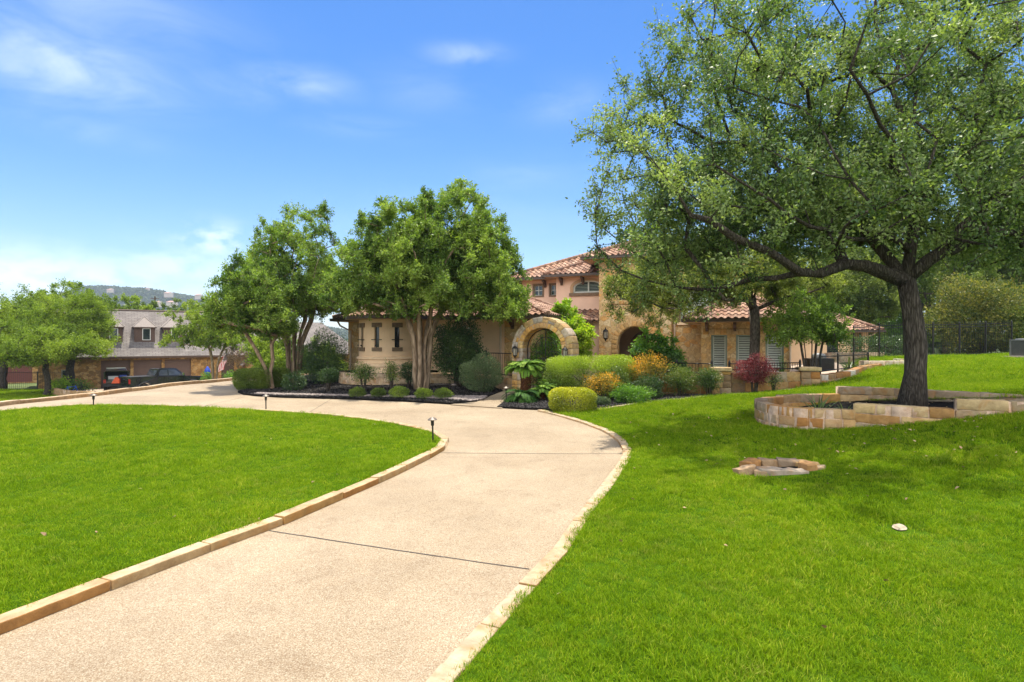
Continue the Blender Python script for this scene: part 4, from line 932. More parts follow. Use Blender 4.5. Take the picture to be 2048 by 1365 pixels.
mb = MB(); mb.box2((.4, 2.6, -.3), (3.4, 2.7, 3.6)); mb.box2((.36, .56, -.3), (.5, 2.6, 3.6)); mb.box2((3.26, .56, -.3), (3.39, 2.6, 3.6)); mb.box2((.4, .56, 3.0), (3.4, 2.6, 3.1)); mb.build('porch', M['render_in'], house)
mb = MB(); wall(mb, arched(1.2, 2.9, -.2, 1.7), [], .1, TT(0, 2.45)); d = mb.build('door', M['door'], house)
mb = MB()
for k in range(6): mb.box2((1.26 + k * .27, 2.43, -.15), (1.28 + k * .27, 2.448, 2.2))
mb.box2((2.02, 2.40, .75), (2.06, 2.43, 1.15)); mb.build('door_trim', M['iron'], d)
mb = MB(); mb.box2((1.0, .3, 4.15), (2.8, .4, 5.4)); bw = mb.build('window', M['timber'], house)
mb = MB()
for k in range(3): mb.box2((1.12 + k * .56, .27, 4.25), (1.60 + k * .56, .29, 5.3))
mb.build('pane', M['glass'], bw)
hip_roof('roof', -.72, tw + .72, -.62, 4.6, tz, .43, 5)
# --- wall to the right with the shuttered window
mb = MB(); wn = rect(4.15, 5.55, 2.98, 4.75)
wall(mb, rect(tw, 8.1, -.4, ez2 - .1), [wn], .28, TT(0, .5)); mb.box2((7.85, .78, -.4), (8.1, 14, ez2 - .1))
mb.build('wall', M['rubble'], house)['label'] = 'stone wall right of the tower'
shutters_window(4.15, 5.55, 2.98, 4.75, TT(0, .5), .1, panels=2)
mb = MB(); mb.box2((3.93, .43, 2.86), (4.13, .495, 4.95)); mb.box2((5.57, .43, 2.86), (5.77, .495, 4.95)); mb.box2((4.13, .43, 4.77), (5.57, .495, 4.95)); mb.build('trim', M['browntrim'], house)
mb = MB(); mb.box2((4.0, .40, 2.83), (5.7, .497, 2.96)); mb.build('sill', M['cream'], house)
mb = MB(); mb.tube([(tw + .12, .41, 5.55), (tw + .12, .41, .1)], .05, 8); mb.build('downspout', M['spout'], house)
# --- pavilion with plantation shutters
px0, px1, py = 5.35, 9.05, -2.2; ez1 = 3.0
mb = MB(); wins = [rect(5.78, 6.48, .30, 2.28), rect(6.85, 7.85, .30, 2.28), rect(8.08, 8.83, .30, 2.28)]
wall(mb, rect(px0, px1, -.4, ez1 - .1), wins, .3, TT(0, py)); wr = [rect(.5, 1.35, .3, 2.28)]
wall(mb, rect(.3, 2.8, -.4, ez1 - .1), wr, .3, TT(px1, py, R(90))); mb.box2((px0, py + .3, -.4), (px0 + .3, .5, ez1 - .1)); mb.box2((px1 - .3, .31, -.4), (px1 - .02, .5, ez1 - .1))
mb.build('wall', M['rubble'], house)['label'] = 'stone wall of the shuttered pavilion'
for h in wins: shutters_window(h[0][0], h[1][0], h[0][1], h[2][1], TT(0, py), .12)
shutters_window(.5, 1.35, .3, 2.28, TT(px1, py, R(90)), .12)
mb = MB()
for k in range(14): mb.stone((.25, .08, .26), Matrix.Translation((px0 + .2 + k * .255, py, 2.43)), tuple(q * 1.05 for q in rnd.choice(STONES)), .02, .006, k + 90)
mb.build('lintel', M['astone'], house, True)
hip_roof('roof', px0 - .7, px1 + .7, py - .65, 3.8, ez1, .47, 11)
corbels([(px0 + .25, py), (px0 + 1.45, py), (px0 + 2.7, py)], ez1)
mb = MB(); mb.tube([(px1 + .25, py - .08, ez1 - .15), (px1 + .02, py - .07, ez1 - .45), (px1 + .02, py - .07, .1)], .045, 8); mb.build('downspout', M['spout'], house)
# --- far right wing with the open porch
wx1 = 0; RWp = Vector((25.1, 40.0, 0)); inv = (Matrix.Translation((HO.x, HO.y, 0)) @ Matrix.Rotation(HR, 4, 'Z')).inverted(); q = inv @ RWp
rx1, ry = q.x, q.y
mb = MB(); wall(mb, rect(rx1 - 8.5, rx1 - 1.1, -.6, 2.65), [rect(rx1 - 3.0, rx1 - 1.9, .9, 2.2)], .25, TT(0, ry)); mb.box2((rx1 - 1.35, ry + .26, -.6), (rx1 - 1.1, ry + 7, 2.65)); mb.box2((rx1 - 8.5, ry + .26, -.6), (rx1 - 8.2, ry + 7, 2.65))
mb.build('wall', M['stucco'], house)['label'] = 'peach stucco wall of the low far wing'
mb = MB(); mb.box2((rx1 - 3.0, ry + .1, .9), (rx1 - 1.9, ry + .14, 2.2)); mb.build('window', M['glass'], house)
for k, (a, b) in enumerate(((rx1 - .25, ry), (rx1 - .25, ry + 3.5), (rx1 - .25, ry + 7))):
    mb = MB(); mb.box((a, b, 1.0), (.36, .36, 3.3)); mb.build('porch_post', M['stucco'], house)
hip_roof('roof', rx1 - 9.3, rx1 + .75, ry - .6, ry + 8.6, 2.75, .47, 17)
mb = MB(); mb.box2((8.12, 6.0, -.5), (11.5, 6.25, 2.65)); mb.box2((11.25, 6.25, -.5), (11.5, 16.2, 2.65)); mb.build('wall', M['stucco'], house)['label'] = 'peach stucco wall of the link to the far wing'
hip_roof('roof', 7.7, 12.1, 5.4, 18.5, 2.76, .5, 29)
mb = MB(); mb.tube([(rx1 + .3, ry - .6, 2.58), (rx1 + .1, ry - .4, 2.4), (rx1 - 1.05, ry - .08, 2.1), (rx1 - 1.05, ry - .08, .0)], .05, 8); mb.build('downspout', M['spout'], house)
# --- long low wing with the turret
lz = 3.1
mb = MB(); mb.box2((-11.0, -6.9, -.4), (-9.9, -6.6, lz - .1)); mb.box2((-11.0, -6.6, -.4), (-10.7, -.6, lz - .1)); mb.build('wall', M['rubble'], house)['label'] = 'stone left end wall of the low wing'
mb = MB(); mb.box2((-2.6, -6.9, -.4), (-.95, -6.6, lz - .1)); mb.box2((-1.25, -6.6, -.4), (-.95, -.6, lz - .1)); mb.build('wall', M['rubble'], house)['label'] = 'stone right end wall of the low wing'
mb = MB(); mb.box2((-11, -.6, -.4), (-5.7, -.4, lz)); mb.build('wall', M['stucco'], house)
mb = MB(); mb.box2((-9.9, -6.88, -.4), (-2.6, -6.6, lz - .1)); mb.build('wall', M['stucco'], house)['label'] = 'peach stucco wall behind the big multi-stem tree'
hip_roof('roof', -11.55, -.42, -7.4, -.3, lz, .40, 23)
corbels([(-2.2, -6.9), (-1.35, -6.9)], lz)
mb = MB(); mb.tube([(-2.75, -6.98, lz - .15), (-2.75, -6.98, .1)], .05, 8); mb.build('downspout', M['spout'], house)
mb = MB(); mb.tube([(-11.3, -7.35, lz - .12), (-11.25, -7.2, lz - .35), (-10.8, -6.98, lz - .6), (-10.8, -6.98, .1)], .045, 8); mb.build('downspout', M['spout'], house)
tc = (-8.15, -7.35); tr_ = 1.5
mb = MB(); n = 72; ang = [R(-90 + a) for a in (-62, -27, 8, 43)]; hw = .115 / tr_
def tp(r, a, z): return (tc[0] + r * math.cos(a), tc[1] + r * math.sin(a), z)
brk = sorted(set([-math.pi + 2 * math.pi * k / n for k in range(n + 1)] + [w + s for a in ang for w in [(a + math.pi) % (2 * math.pi) - math.pi] for s in (-hw, hw)]))
for a, b in zip(brk, brk[1:]):
    m_ = (a + b) / 2; inw = any(abs((m_ - w + math.pi) % (2 * math.pi) - math.pi) < hw for w in ang)
    for z0, z1 in ([(-.3, 1.72), (2.62, lz - .1)] if inw else [(-.3, lz - .1)]):
        mb.add([tp(tr_, a, z0), tp(tr_, b, z0), tp(tr_, b, z1), tp(tr_, a, z1)], [(0, 1, 2, 3)])
    if inw:
        mb.add([tp(tr_, a, 1.72), tp(tr_, b, 1.72), tp(tr_ - .16, b, 1.72), tp(tr_ - .16, a, 1.72)], [(0, 1, 2, 3)]); mb.add([tp(tr_, a, 2.62), tp(tr_ - .16, a, 2.62), tp(tr_ - .16, b, 2.62), tp(tr_, b, 2.62)], [(0, 1, 2, 3)])
for w in ang:
    for s in (-hw, hw): mb.add([tp(tr_, w + s, 1.72), tp(tr_, w + s, 2.62), tp(tr_ - .16, w + s, 2.62), tp(tr_ - .16, w + s, 1.72)], [(0, 1, 2, 3) if s > 0 else (3, 2, 1, 0)])
tur = mb.build('turret', M['stucco'], house); tur['label'] = 'round peach stucco turret with slit windows'
mb = MB(); mb.lathe([(1.501, 1.30), (1.60, 1.27), (1.61, 1.19), (1.54, 1.15), (1.54, 1.02), (1.68, .97), (1.69, .87), (1.64, .83), (1.66, .6), (1.66, -.3)], 64, (tc[0], tc[1], 0)); mb.build('base_moulding', M['cream'], tur, False)
for w in ang:
    T = Matrix.Translation((tc[0], tc[1], 0)) @ Matrix.Rotation(w + R(90), 4, 'Z')
    mb = MB(); mb.M = T; mb.box((0, -1.375, 2.17), (.23, .02, .9)); o = mb.build('window', M['glass'], house)
    mb = MB(); mb.M = T; mb.box((0, -1.49, 2.71), (.46, .10, .20)); mb.build('lintel', M['browntrim'], o)
    mb = MB(); mb.M = T; mb.box((0, -1.49, 1.63), (.46, .10, .17)); mb.build('sill', M['browntrim'], o)
    mb = MB(); mb.M = T; mb.box((0, -1.53, 2.06), (.50, .025, .035)); mb.box((0, -1.51, 2.15), (.025, .025, .92)); mb.box((0, -1.55, 1.80), (.10, .05, .05)); mb.build('grille', M['iron'], o)
mb = MB(); n = 22    # conical tile cap over the turret
for k in range(n):
    a, b = 2 * math.pi * k / n, 2 * math.pi * (k + 1) / n
    roof_plane(mb, [tp(tr_ + .5, a, lz + .01), tp(tr_ + .5, b, lz + .01), (tc[0], tc[1], lz + .85)], k + 50, .28)
rt = mb.build('roof', M['tile'], house); mb = MB(); mb.lathe([(tr_ + .48, -.11), (tr_ + .62, -.11), (tr_ + .62, .01), (tr_ + .48, .01)], 40, (tc[0], tc[1], lz)); mb.build('gutter', M['gutter'], rt)
mb = MB(); mb.lathe([(.1, -.13), (tr_ + .5, -.13), (tr_ + .5, -.105), (.1, -.105)], 40, (tc[0], tc[1], lz)); mb.build('soffit', M['soffit'], rt)
# ---------------------------------------------------------------- stone arch and iron gate
AO = W(1083, 682.5, 21.5); AZ = 1.71
arch = empty('garden_arch', (AO.x, AO.y, 0), HR, 'rubble stone arch with an iron gate across the garden walk', 'arch')
ARP = [(.38,.34,.30),(.54,.36,.16),(.44,.38,.31),(.56,.33,.11),(.42,.36,.29),(.52,.38,.20),(.36,.32,.28),(.55,.39,.19)]
mb = MB(); mc = MB(); RI, RM, RO, TH = .78, .975, 1.21, .92
def wedge(r0, r1, a0, a1, c, k):
    w = (a0 + a1) / 2; rm = (r0 + r1) / 2
    mb.stone((rm * (a1 - a0) * 1.03 - .014, TH + rnd.uniform(-.04, .03), r1 - r0 - .014), Matrix.Translation((rm * math.cos(w), TH / 2, AZ + rm * math.sin(w))) @ Matrix.Rotation(math.pi / 2 - w, 4, 'Y'), vary(c, rnd, .85, 1.12), .016, .014, k)
a = 0; k = 0
while a < math.pi - .01:
    b = min(a + rnd.uniform(.13, .21), math.pi); b = math.pi if math.pi - b < .08 else b
    wedge(RI, RM, a, b, rnd.choice([(.60,.36,.11),(.55,.30,.10),(.62,.44,.20),(.52,.32,.14),(.58,.33,.10)]), k); a = b; k += 1
a = 0
while a < math.pi - .01:
    b = min(a + rnd.uniform(.14, .30), math.pi); b = math.pi if math.pi - b < .1 else b
    if rnd.random() < .45: m_ = RM + rnd.uniform(.09, .14); wedge(RM + .01, m_, a, b, rnd.choice(ARP), k); wedge(m_ + .006, RO, a, b, rnd.choice(ARP), k + 50)
    else: wedge(RM + .01, RO, a, b, rnd.choice(ARP), k)
    a = b; k += 1
for sx in (-1, 1):                              # the legs, ring by ring of blocks
    z = -.1
    while z < AZ - .05:
        h = min(rnd.uniform(.16, .30), AZ - z + .02); sp = rnd.uniform(.14, .28)
        for a, b in ((RI, RI + sp), (RI + sp + .01, RO)):
            mb.stone((b - a, TH + rnd.uniform(-.03, .02), h - .012), Matrix.Translation((sx * (a + b) / 2, TH / 2, z + h / 2)), vary(rnd.choice(ARP), rnd, .85, 1.1), .016, .012, int(z * 50) + 7)
        z += h
mb.build('stonework', M['astone'], arch, True)
n = 40; ro, ri = RO - .014, RI + .014; pts = [(ro, -.1)] + [(ro * math.cos(math.pi * k / n), AZ + ro * math.sin(math.pi * k / n)) for k in range(n + 1)] + [(-ro, -.1), (-ri, -.1)] + [(ri * math.cos(math.pi * (n - k) / n), AZ + ri * math.sin(math.pi * (n - k) / n)) for k in range(n + 1)] + [(ri, -.1)]
wall(mc, pts, [], TH - .05, TT(0, .025)); mc.build('mortar_core', M['mortar'], arch)
gate = MB(); gy = .5
gate.ring((0, gy, AZ), .74, .022, 'y', 24, 6, a0=0, a1=math.pi); gate.tube([(-.74, gy, .1), (-.74, gy, AZ)], .022); gate.tube([(.74, gy, .1), (.74, gy, AZ)], .022); gate.tube([(0, gy, .1), (0, gy, AZ + .72)], .022)
for z in (.18, .75, 1.3): gate.tube([(-.74, gy, z), (.74, gy, z)], .016)
for k in range(1, 12):
    x = -.74 + k * 1.48 / 12; top = AZ + math.sqrt(max(0, .73 ** 2 - x * x)); gate.tube([(x, gy, .1), (x, gy, 1.3 if abs(x) > .45 else top * .82)], .009, 5)
gate.ring((0, gy, AZ), .44, .014, 'y', 24, 5, a0=0, a1=math.pi)
for sx in (-1, 1):
    for r, cx, cz in ((.16, .24, 1.02), (.11, .5, 1.02), (.13, .22, 1.52), (.12, .46, 1.5), (.11, .24, 1.86), (.09, .47, 1.82), (.08, .12, 1.28)):
        gate.tube([(sx * cx + sx * r * (1 - .09 * t) * math.cos(.55 * t), gy, cz + r * (1 - .09 * t) * math.sin(.55 * t)) for t in range(0, 11)], .011, 5)
gate.build('gate', M['iron'], arch)
def lantern(loc, rz, label, s=1.0):
    t = empty('wall_lantern', loc, rz, label, 'lantern', 'black wall lanterns'); t.scale = (s, s, s)
    mb = MB(); mb.box((0, -.012, .02), (.09, .024, .26)); mb.tube([(0, -.02, .05), (0, -.10, .03), (0, -.15, -.03)], .012, 6); mb.tube([(0, -.02, .12), (0, -.09, .2), (0, -.16, .22)], .010, 6); mb.build('bracket', M['iron'], t)
    mb = MB(); c = (0, -.16, 0)
    mb.lathe([(.0, .30), (.012, .27), (.02, .24), (.015, .21), (.06, .19), (.115, .13), (.12, .115), (.085, .11)], 8, c); mb.lathe([(.09, -.14), (.075, -.18), (.04, -.2), (.02, -.25), (.0, -.27)], 8, c)
    for k in range(6):
        w = math.pi * 2 * k / 6; mb.tube([(c[0] + .085 * math.cos(w), c[1] + .085 * math.sin(w), -.14), (c[0] + .10 * math.cos(w), c[1] + .10 * math.sin(w), .12)], .008, 4)
    mb.build('cage', M['iron'], t)
    mb = MB(); mb.lathe([(.072, -.14), (.085, .11)], 6, c); mb.build('glass', M['frosted'], t); return t
e1 = Vector((math.cos(HR), math.sin(HR), 0)); bk = Vector((-math.sin(HR), math.cos(HR), 0))
def HL(x, y, z): return Vector((HO.x, HO.y, 0)) + e1 * x + bk * y + Vector((0, 0, z))
def AL(x, y, z): return Vector((AO.x, AO.y, 0)) + e1 * x + bk * y + Vector((0, 0, z))
lantern(AL(-1.0, -.04, 1.60), HR, 'black wall lantern on the left leg of the stone arch'); lantern(AL(.98, -.04, 1.56), HR, 'black wall lantern on the right leg of the stone arch')
lantern(HL(.42, -.07, 2.35), HR, 'black wall lantern on the stone tower beside the arched entry', 1.35)
# ---------------------------------------------------------------- block walls that follow a line
def blockwall(name, line, zb, zt, w, course, Ls, seed, label, cat, pal, parent=None, cap=None, jit=.011, stepz=None, mat='astone'):
    """courses of dressed blocks along a line; zb(x,y), zt(s 0..1) give bottom and top"""
    rg = random.Random(seed); mb = MB(); P = [Vector((*p, 0)) for p in line]; acc = [0]
    for a, b in zip(P, P[1:]): acc.append(acc[-1] + (b - a).length)
    def at(s):
        s = min(max(s, 0), acc[-1] - 1e-6); i = next(k for k in range(len(acc) - 1) if acc[k+1] >= s); return P[i].lerp(P[i+1], (s - acc[i]) / max(1e-9, acc[i+1] - acc[i]))
    top0 = max(zt(s / 20) for s in range(21)); bot0 = min(zb(*at(acc[-1] * s / 20)[:2]) for s in range(21)); nc = int(math.ceil((top0 - bot0) / course)) + 1
    for c in range(nc):
        z1 = top0 - c * course; s = -rg.uniform(0, .2)
        while s < acc[-1] - .02:
            L = rg.uniform(*Ls); s0, s1 = max(s, 0), min(s + L, acc[-1]); s += L
            if s1 - s0 < .06: continue
            sm = (s0 + s1) / 2 / acc[-1]
            a, b = at(s0), at(s1); m = (a + b) / 2; t = (b - a).normalized(); g = zb(m.x, m.y)
            zz = zt(sm) - c * course
            if zz < g - .02: continue
            col = rg.choice(pal); col = vary(col, rg, .82, 1.14)
            mb.stone((s1 - s0 - .010, w * rg.uniform(.97, 1.03), course - .010), Matrix.Translation((m.x, m.y, zz - course / 2)) @ Matrix((t, Vector((-t.y, t.x, 0)), Vector((0, 0, 1)))).transposed().to_4x4(), col, .010, jit, int(s * 31) + c * 7 + seed)
    ncr = max(2, int(acc[-1] / .25))
    for i in range(ncr):
        a, b = at(acc[-1] * i / ncr), at(acc[-1] * (i + 1) / ncr); t = (b - a).normalized(); p = Vector((-t.y, t.x, 0)) * (w / 2 - .014); vs = []
        for q, u in ((a, i / ncr + .001), (b, (i + 1) / ncr - .001)):
            for sg in (-1, 1): r = q + p * sg; vs += [(r.x, r.y, zb(q.x, q.y) - .3), (r.x, r.y, zt((i + .5) / ncr) - .014)]
        mb.add(vs, [(1, 3, 7, 5), (0, 1, 5, 4), (2, 6, 7, 3), (0, 2, 3, 1), (4, 5, 7, 6)], (.50, .37, .27))
    o = mb.build(name, M[mat], parent, True)
    if not parent: tag(o, label, cat)
    return o
PW = [(0.451,0.280,0.114),(0.401,0.227,0.081),(0.359,0.235,0.121),(0.485,0.325,0.155),(0.385,0.181,0.057),(0.326,0.219,0.128),(0.451,0.310,0.168),(0.418,0.273,0.114),(0.309,0.205,0.114),(0.368,0.280,0.188),(.33,.17,.06),(.28,.20,.125),(.46,.27,.09)]
pl = empty('stone_planter', (7.8, 11.5, .6), 0, 'low dressed stone planter wall stepping round the big oak trunk', 'planter')
def sub(line): return [(a - 7.8, b - 11.5) for a, b in line]
def zbp(x, y): return zg(x + 7.8, y + 11.5) - .12 - .6
low = dense([(6.15,13.1),(5.55,12.65),(5.28,12.0),(5.25,11.35),(5.5,10.95),(5.9,10.72),(6.38,10.6)], .15)
blockwall('wall', sub(low), zbp, lambda s: .13, .24, .18, (.26, .5), 21, None, None, PW, pl)
blockwall('wall', sub(dense([(6.385,10.598),(6.9,10.1),(7.52,9.68)], .15)), zbp, lambda s: .255, .24, .18, (.5, .85), 22, None, None, [(0.516,0.373,0.184),(0.473,0.332,0.144),(0.499,0.365,0.200),(0.447,0.307,0.120),(.36,.21,.08),(.33,.25,.155)], pl)
blockwall('wall', sub(dense([(7.53,9.676),(8.1,9.37),(8.5,9.25),(10.4,8.8),(12.2,8.4)], .2)), zbp, lambda s: .425, .24, .18, (.5, .9), 23, None, None, [(0.516,0.382,0.200),(0.464,0.274,0.096),(0.499,0.365,0.208),(0.430,0.241,0.072),(.36,.21,.08),(.33,.25,.155)], pl)
blockwall('wall', sub(dense([(6.16,13.105),(7.0,13.35),(7.68,13.42)], .2)), zbp, lambda s: .16, .24, .18, (.35, .7), 24, None, None, PW, pl)
blockwall('wall', sub(dense([(7.69,13.42),(8.3,13.2),(10.2,11.35),(11.4,10.4),(12.5,9.5)], .2)), zbp, lambda s: .335, .24, .18, (.45, .8), 25, None, None, [(.38,.30,.21),(.33,.25,.17),(.42,.30,.16),(.36,.31,.25)], pl)
sheet('mulch_bed', planter_in, 0, M['mulch'], .3, skirt=0, zf=lambda x, y: np.maximum(ZG(x, y) - .07, .40 + (np.asarray(x) - 5.4) * .08))
def planter_z(x, y): return max(zg(x, y) - .07, .40 + (x - 5.4) * .08)
# ---------------------------------------------------------------- courtyard wall: piers, low wall panels, railings
def pier(px, py, d, ztop, w, label, seed):
    p = W(px, py, d); t = empty('stone_pier', (p.x, p.y, 0), R(-14), label, 'pier', 'stone piers of the courtyard wall'); g = zg(p.x, p.y)
    mb = MB(); rg = random.Random(seed); z = g - .15
    while z < ztop - .16:
        h = min(rg.uniform(.17, .26), ztop - .14 - z)
        if h < .06: break
        k = rg.uniform(-.12, .12) * w
        for a, b in ((-w/2, k), (k + .008, w/2)):
            c = rg.choice(PW); mb.stone((b - a, w, h - .01), Matrix.Translation(((a + b) / 2, 0, z + h / 2)), vary(c, rg, .85, 1.15), .016, .008, int(z * 60) + seed)
        z += h
    mb.box((0, 0, (g + ztop) / 2 - .15), (w - .04, w - .04, ztop - g), 0, (.48, .37, .27)); mb.build('shaft', M['astone'], t, True)
    mb = MB(); mb.stone((w + .09, w + .09, .13), Matrix.Translation((0, 0, ztop - .065)), (.56, .43, .24), .02, .006, seed); mb.build('cap', M['astone'], t, True); return t
pier(1441, 760, 19.2, 1.12, .58, 'stone pier standing left of the red bush', 1); pier(1617, 760, 20.2, 1.08, .60, 'flat-capped stone pier right of the red bush', 2)
A1 = W(1441, 700, 19.2); A2 = W(1617, 700, 20.2); A0 = W(1235, 700, 20.9)
def zbg(x, y): return zg(x, y) - .05
blockwall('garden_wall', [(A1.x + .3, A1.y + .02), (A2.x - .32, A2.y - .02)], zbg, lambda s: .92, .26, .33, (.45, .8), 31, 'low stone courtyard wall between the two piers behind the red bush', 'wall', PW)
blockwall('garden_wall', [(A0.x, A0.y), (A1.x - .3, A1.y + .03)], zbg, lambda s: .80, .26, .3, (.45, .8), 32, 'low stone courtyard wall behind the dark nandina shrubs', 'wall', PW)
blockwall('garden_wall', dense([(A2.x + .36, A2.y + .05), (11.8, 20.85), (12.8, 21.6), (13.7, 22.6), (14.6, 23.5), (16.2, 24.6)], .3), lambda x, y: zg(x, y) - .12, lambda s: .78 + .3 * s, .28, .20, (.35, .7), 33, 'curved two-course stone retaining wall right of the flat-capped pier', 'wall', PW + [(.52,.47,.40)])
blockwall('garden_wall', dense([(14.9, 24.4), (15.7, 24.2), (17.2, 24.6), (18.3, 25.6), (18.2, 27)], .3), lambda x, y: zg(x, y) - .1, lambda s: 1.16, .3, .18, (.3, .55), 34, 'pale cut-stone edging wall curving up onto the lawn behind the oak', 'wall', [(.60,.51,.40),(.56,.46,.35),(.62,.54,.44)])
blockwall('garden_wall', dense([(17.5, 31.5), (19, 32.5), (21.5, 33)], .4), lambda x, y: zg(x, y) - .1, lambda s: 1.35, .3, .22, (.3, .6), 35, 'pale stone retaining wall beyond the tall black fence', 'wall', [(.52,.42,.31),(.48,.37,.26)])
def railing(name, a, b, z0, h, n_post, gap, label, group=None, th=.014, finial=False, zf=None, mid=False):
    A, B = Vector((a[0], a[1], 0)), Vector((b[0], b[1], 0)); L = (B - A).length; t = (B - A).normalized()
    root = empty(name, (A.x, A.y, 0), math.atan2(t.y, t.x), label, 'fence', group)
    def gz(s): q = A + t * s; return (zf(q.x, q.y) if zf else 0) + z0
    for k in range(n_post):
        s = L * k / (n_post - 1); mb = MB(); mb.box((s, 0, gz(s) + h / 2), (.055, .055, h + .12)); mb.lathe([(.04, 0), (.02, .05), (0, .07)], 6, (s, 0, gz(s) + h + .06)); mb.build('post', M['iron'], root)
    mb = MB(); k = max(2, int(L / 1.2))
    for zz in ((.12, h - .16, h - .02) if mid else (.1, h)):
        for i in range(k): s0, s1 = L * i / k, L * (i + 1) / k; mb.tube([(s0, 0, gz(s0) + zz), (s1, 0, gz(s1) + zz)], .019, 4)
    n = int(L / gap)
    for i in range(1, n):
        s = L * i / n; mb.tube([(s, 0, gz(s) + .06), (s, 0, gz(s) + h + (.10 if finial else 0))], th * .62, 4)
        if finial: mb.lathe([(.016, 0), (0, .05)], 4, (s, 0, gz(s) + h + .09))
    mb.build('railing', M['iron'], root); return root
railing('iron_railing', (A1.x + .3, A1.y), (A2.x - .3, A2.y), .93, .30, 3, .11, 'low black railing along the courtyard wall behind the red bush', 'low iron railings of the courtyard')
railing('iron_railing', (A0.x + 1.0, A0.y), (A1.x - .3, A1.y), .81, .42, 3, .11, 'low black railing above the dark nandinas left of the courtyard pier', 'low iron railings of the courtyard')
railing('iron_railing', (A2.x + .9, A2.y + .9), (15.4, 24.6), .8, .62, 4, .12, 'black picket railing round the patio above the curved retaining wall', 'low iron railings of the courtyard', finial=True)
q0, q1 = HL(-4.2, -7.9, 0), AL(-1.25, .3, 0)
blockwall('garden_wall', [(q0.x, q0.y), (q1.x, q1.y)], zbg, lambda s: .55, .26, .25, (.4, .7), 36, 'low stone wall running into the left leg of the stone arch', 'wall', PW)
railing('iron_railing', (q0.x, q0.y), (q1.x, q1.y), .56, .95, 3, .11, 'black iron railing left of the stone arch behind the grey shrub', 'low iron railings of the courtyard')
railing('iron_fence', (17.6, 29.3), (20.8, 30.2), 0, 1.75, 3, .115, 'tall black iron fence panel left of the oak trunk', None, finial=True, zf=zg, mid=True)
railing('iron_fence', (20.9, 30.2), (27.4, 31.2), 0, 1.75, 5, .115, 'tall black iron fence running right of the oak trunk', None, finial=True, zf=zg, mid=True)
# turret bed wall: round low stone wall
t0 = HL(tc[0] + .1, tc[1] - .1, 0); t1 = HL(-5.2, -8.4, 0); t2 = HL(-3.6, -8.0, 0)
line = [(t0.x + 2.3 * math.cos(a), t0.y + 2.3 * math.sin(a)) for a in [R(v) for v in range(165, 305, 10)]] + [(t1.x, t1.y), (t2.x, t2.y)]
blockwall('garden_wall', dense(line, .3), zbg, lambda s: .62, .26, .22, (.38, .6), 37, 'round low block wall curving about the foot of the turret', 'wall', [(.50,.38,.24),(.46,.35,.22),(.52,.41,.28),(.47,.33,.20)])
ctop = [HL(tc[0] + .1 + 2.17 * math.cos(a), tc[1] - .1 + 2.17 * math.sin(a), 0) for a in [2 * math.pi * k / 24 for k in range(24)]]
sheet('mulch_bed', [(p.x, p.y) for p in ctop], .5, M['mulch'], .5, skirt=.3)
# ---------------------------------------------------------------- path lights
def path_light(px, py, d, h, label, z=None):
    p = W(px, py, d); g = zg(p.x, p.y) if z is None else z
    t = empty('path_light', (p.x, p.y, g), rnd.uniform(0, 6), label, 'path light', 'low bronze path lights'); t.rotation_euler[0] = R(rnd.uniform(-2, 2)); t.rotation_euler[1] = R(rnd.uniform(-2, 2))
    mb = MB(); mb.lathe([(.016, -.1), (.016, h * .62), (.030, h * .63), (.034, h - .04), (.02, h - .03)], 10); mb.build('stake', M['ironlamp'], t, False)
    mb = MB(); mb.lathe([(.092, h - .045), (.094, h - .035), (.05, h - .004), (.018, h + .012), (.0, h + .016)], 18); mb.build('lamp_shade', M['lampcap'], t, False); return t
path_light(866, 875, 11.15, .42, 'path light with a domed cap on the near tip of the oval lawn', .08); path_light(532, 815, 16.1, .42, 'path light on the far lawn edge in front of the clipped hedge', .06)
path_light(187, 812, 16.3, .42, 'path light on the far lawn edge below the parked pickup', .06); path_light(908, 800, 19.6, .50, 'path light at the pebble band right of the row of round shrubs'); path_light(1013, 808, 18.1, .54, 'path light at the walk beside the sago palm')
# ---------------------------------------------------------------- ring of stones round the valve pit, and the pale valve stone
rx_, ry_ = ring_c; gz0 = zg(rx_, ry_)
spec = [(-.47,-.02,.30,.15,.09,'pale flat tan stone at the left end of the ring in the lawn',(0.374,0.262,0.160),20),(-.30,.20,.24,.20,.13,'rusty orange stone at the back left of the ring in the lawn',(0.383,0.197,0.072),35),(-.02,.27,.27,.17,.13,'square tan stone at the back middle of the ring in the lawn',(0.323,0.221,0.128),0),
        (.24,.24,.29,.18,.14,'grey-brown stone at the back of the ring in the lawn',(0.264,0.197,0.136),-8),(.47,.16,.32,.16,.12,'golden tan stone at the back right of the ring in the lawn',(0.425,0.279,0.120),-15),(.40,-.04,.20,.18,.14,'small brown stone at the right side of the ring in the lawn',(0.357,0.205,0.088),12),
        (.55,-.03,.17,.15,.10,'pale stone at the right tip of the ring in the lawn',(0.383,0.279,0.176),-30),(-.02,-.13,.66,.19,.085,'long grey slab along the front of the ring in the lawn',(0.315,0.262,0.208),-3),(-.32,-.16,.17,.12,.07,'little buff stone at the front left of the ring in the lawn',(0.374,0.262,0.160),-25)]
for k, (a, b, l, w, h, lab, c, rz) in enumerate(spec):
    mb = MB(); mb.stone((l, w, h + .10), Matrix.Translation((0, 0, h / 2 - .03)), c, .016, .022, k + 3); o = mb.build('stone', M['astone'], None, False)
    o.location = (rx_ + a, ry_ + b, gz0 - .02 + h * .12); o.rotation_euler = (R(rnd.uniform(-6, 6)), R(rnd.uniform(-6, 6)), R(rz)); tag(o, lab, 'stone', 'stones ringed round a pit in the lawn')
sheet('pit_soil', [(rx_ + .42 * math.cos(a), ry_ + .06 + .2 * math.sin(a)) for a in np.linspace(0, 6.28, 18)[:-1]], .045, M['mulch'], .3, skirt=0)
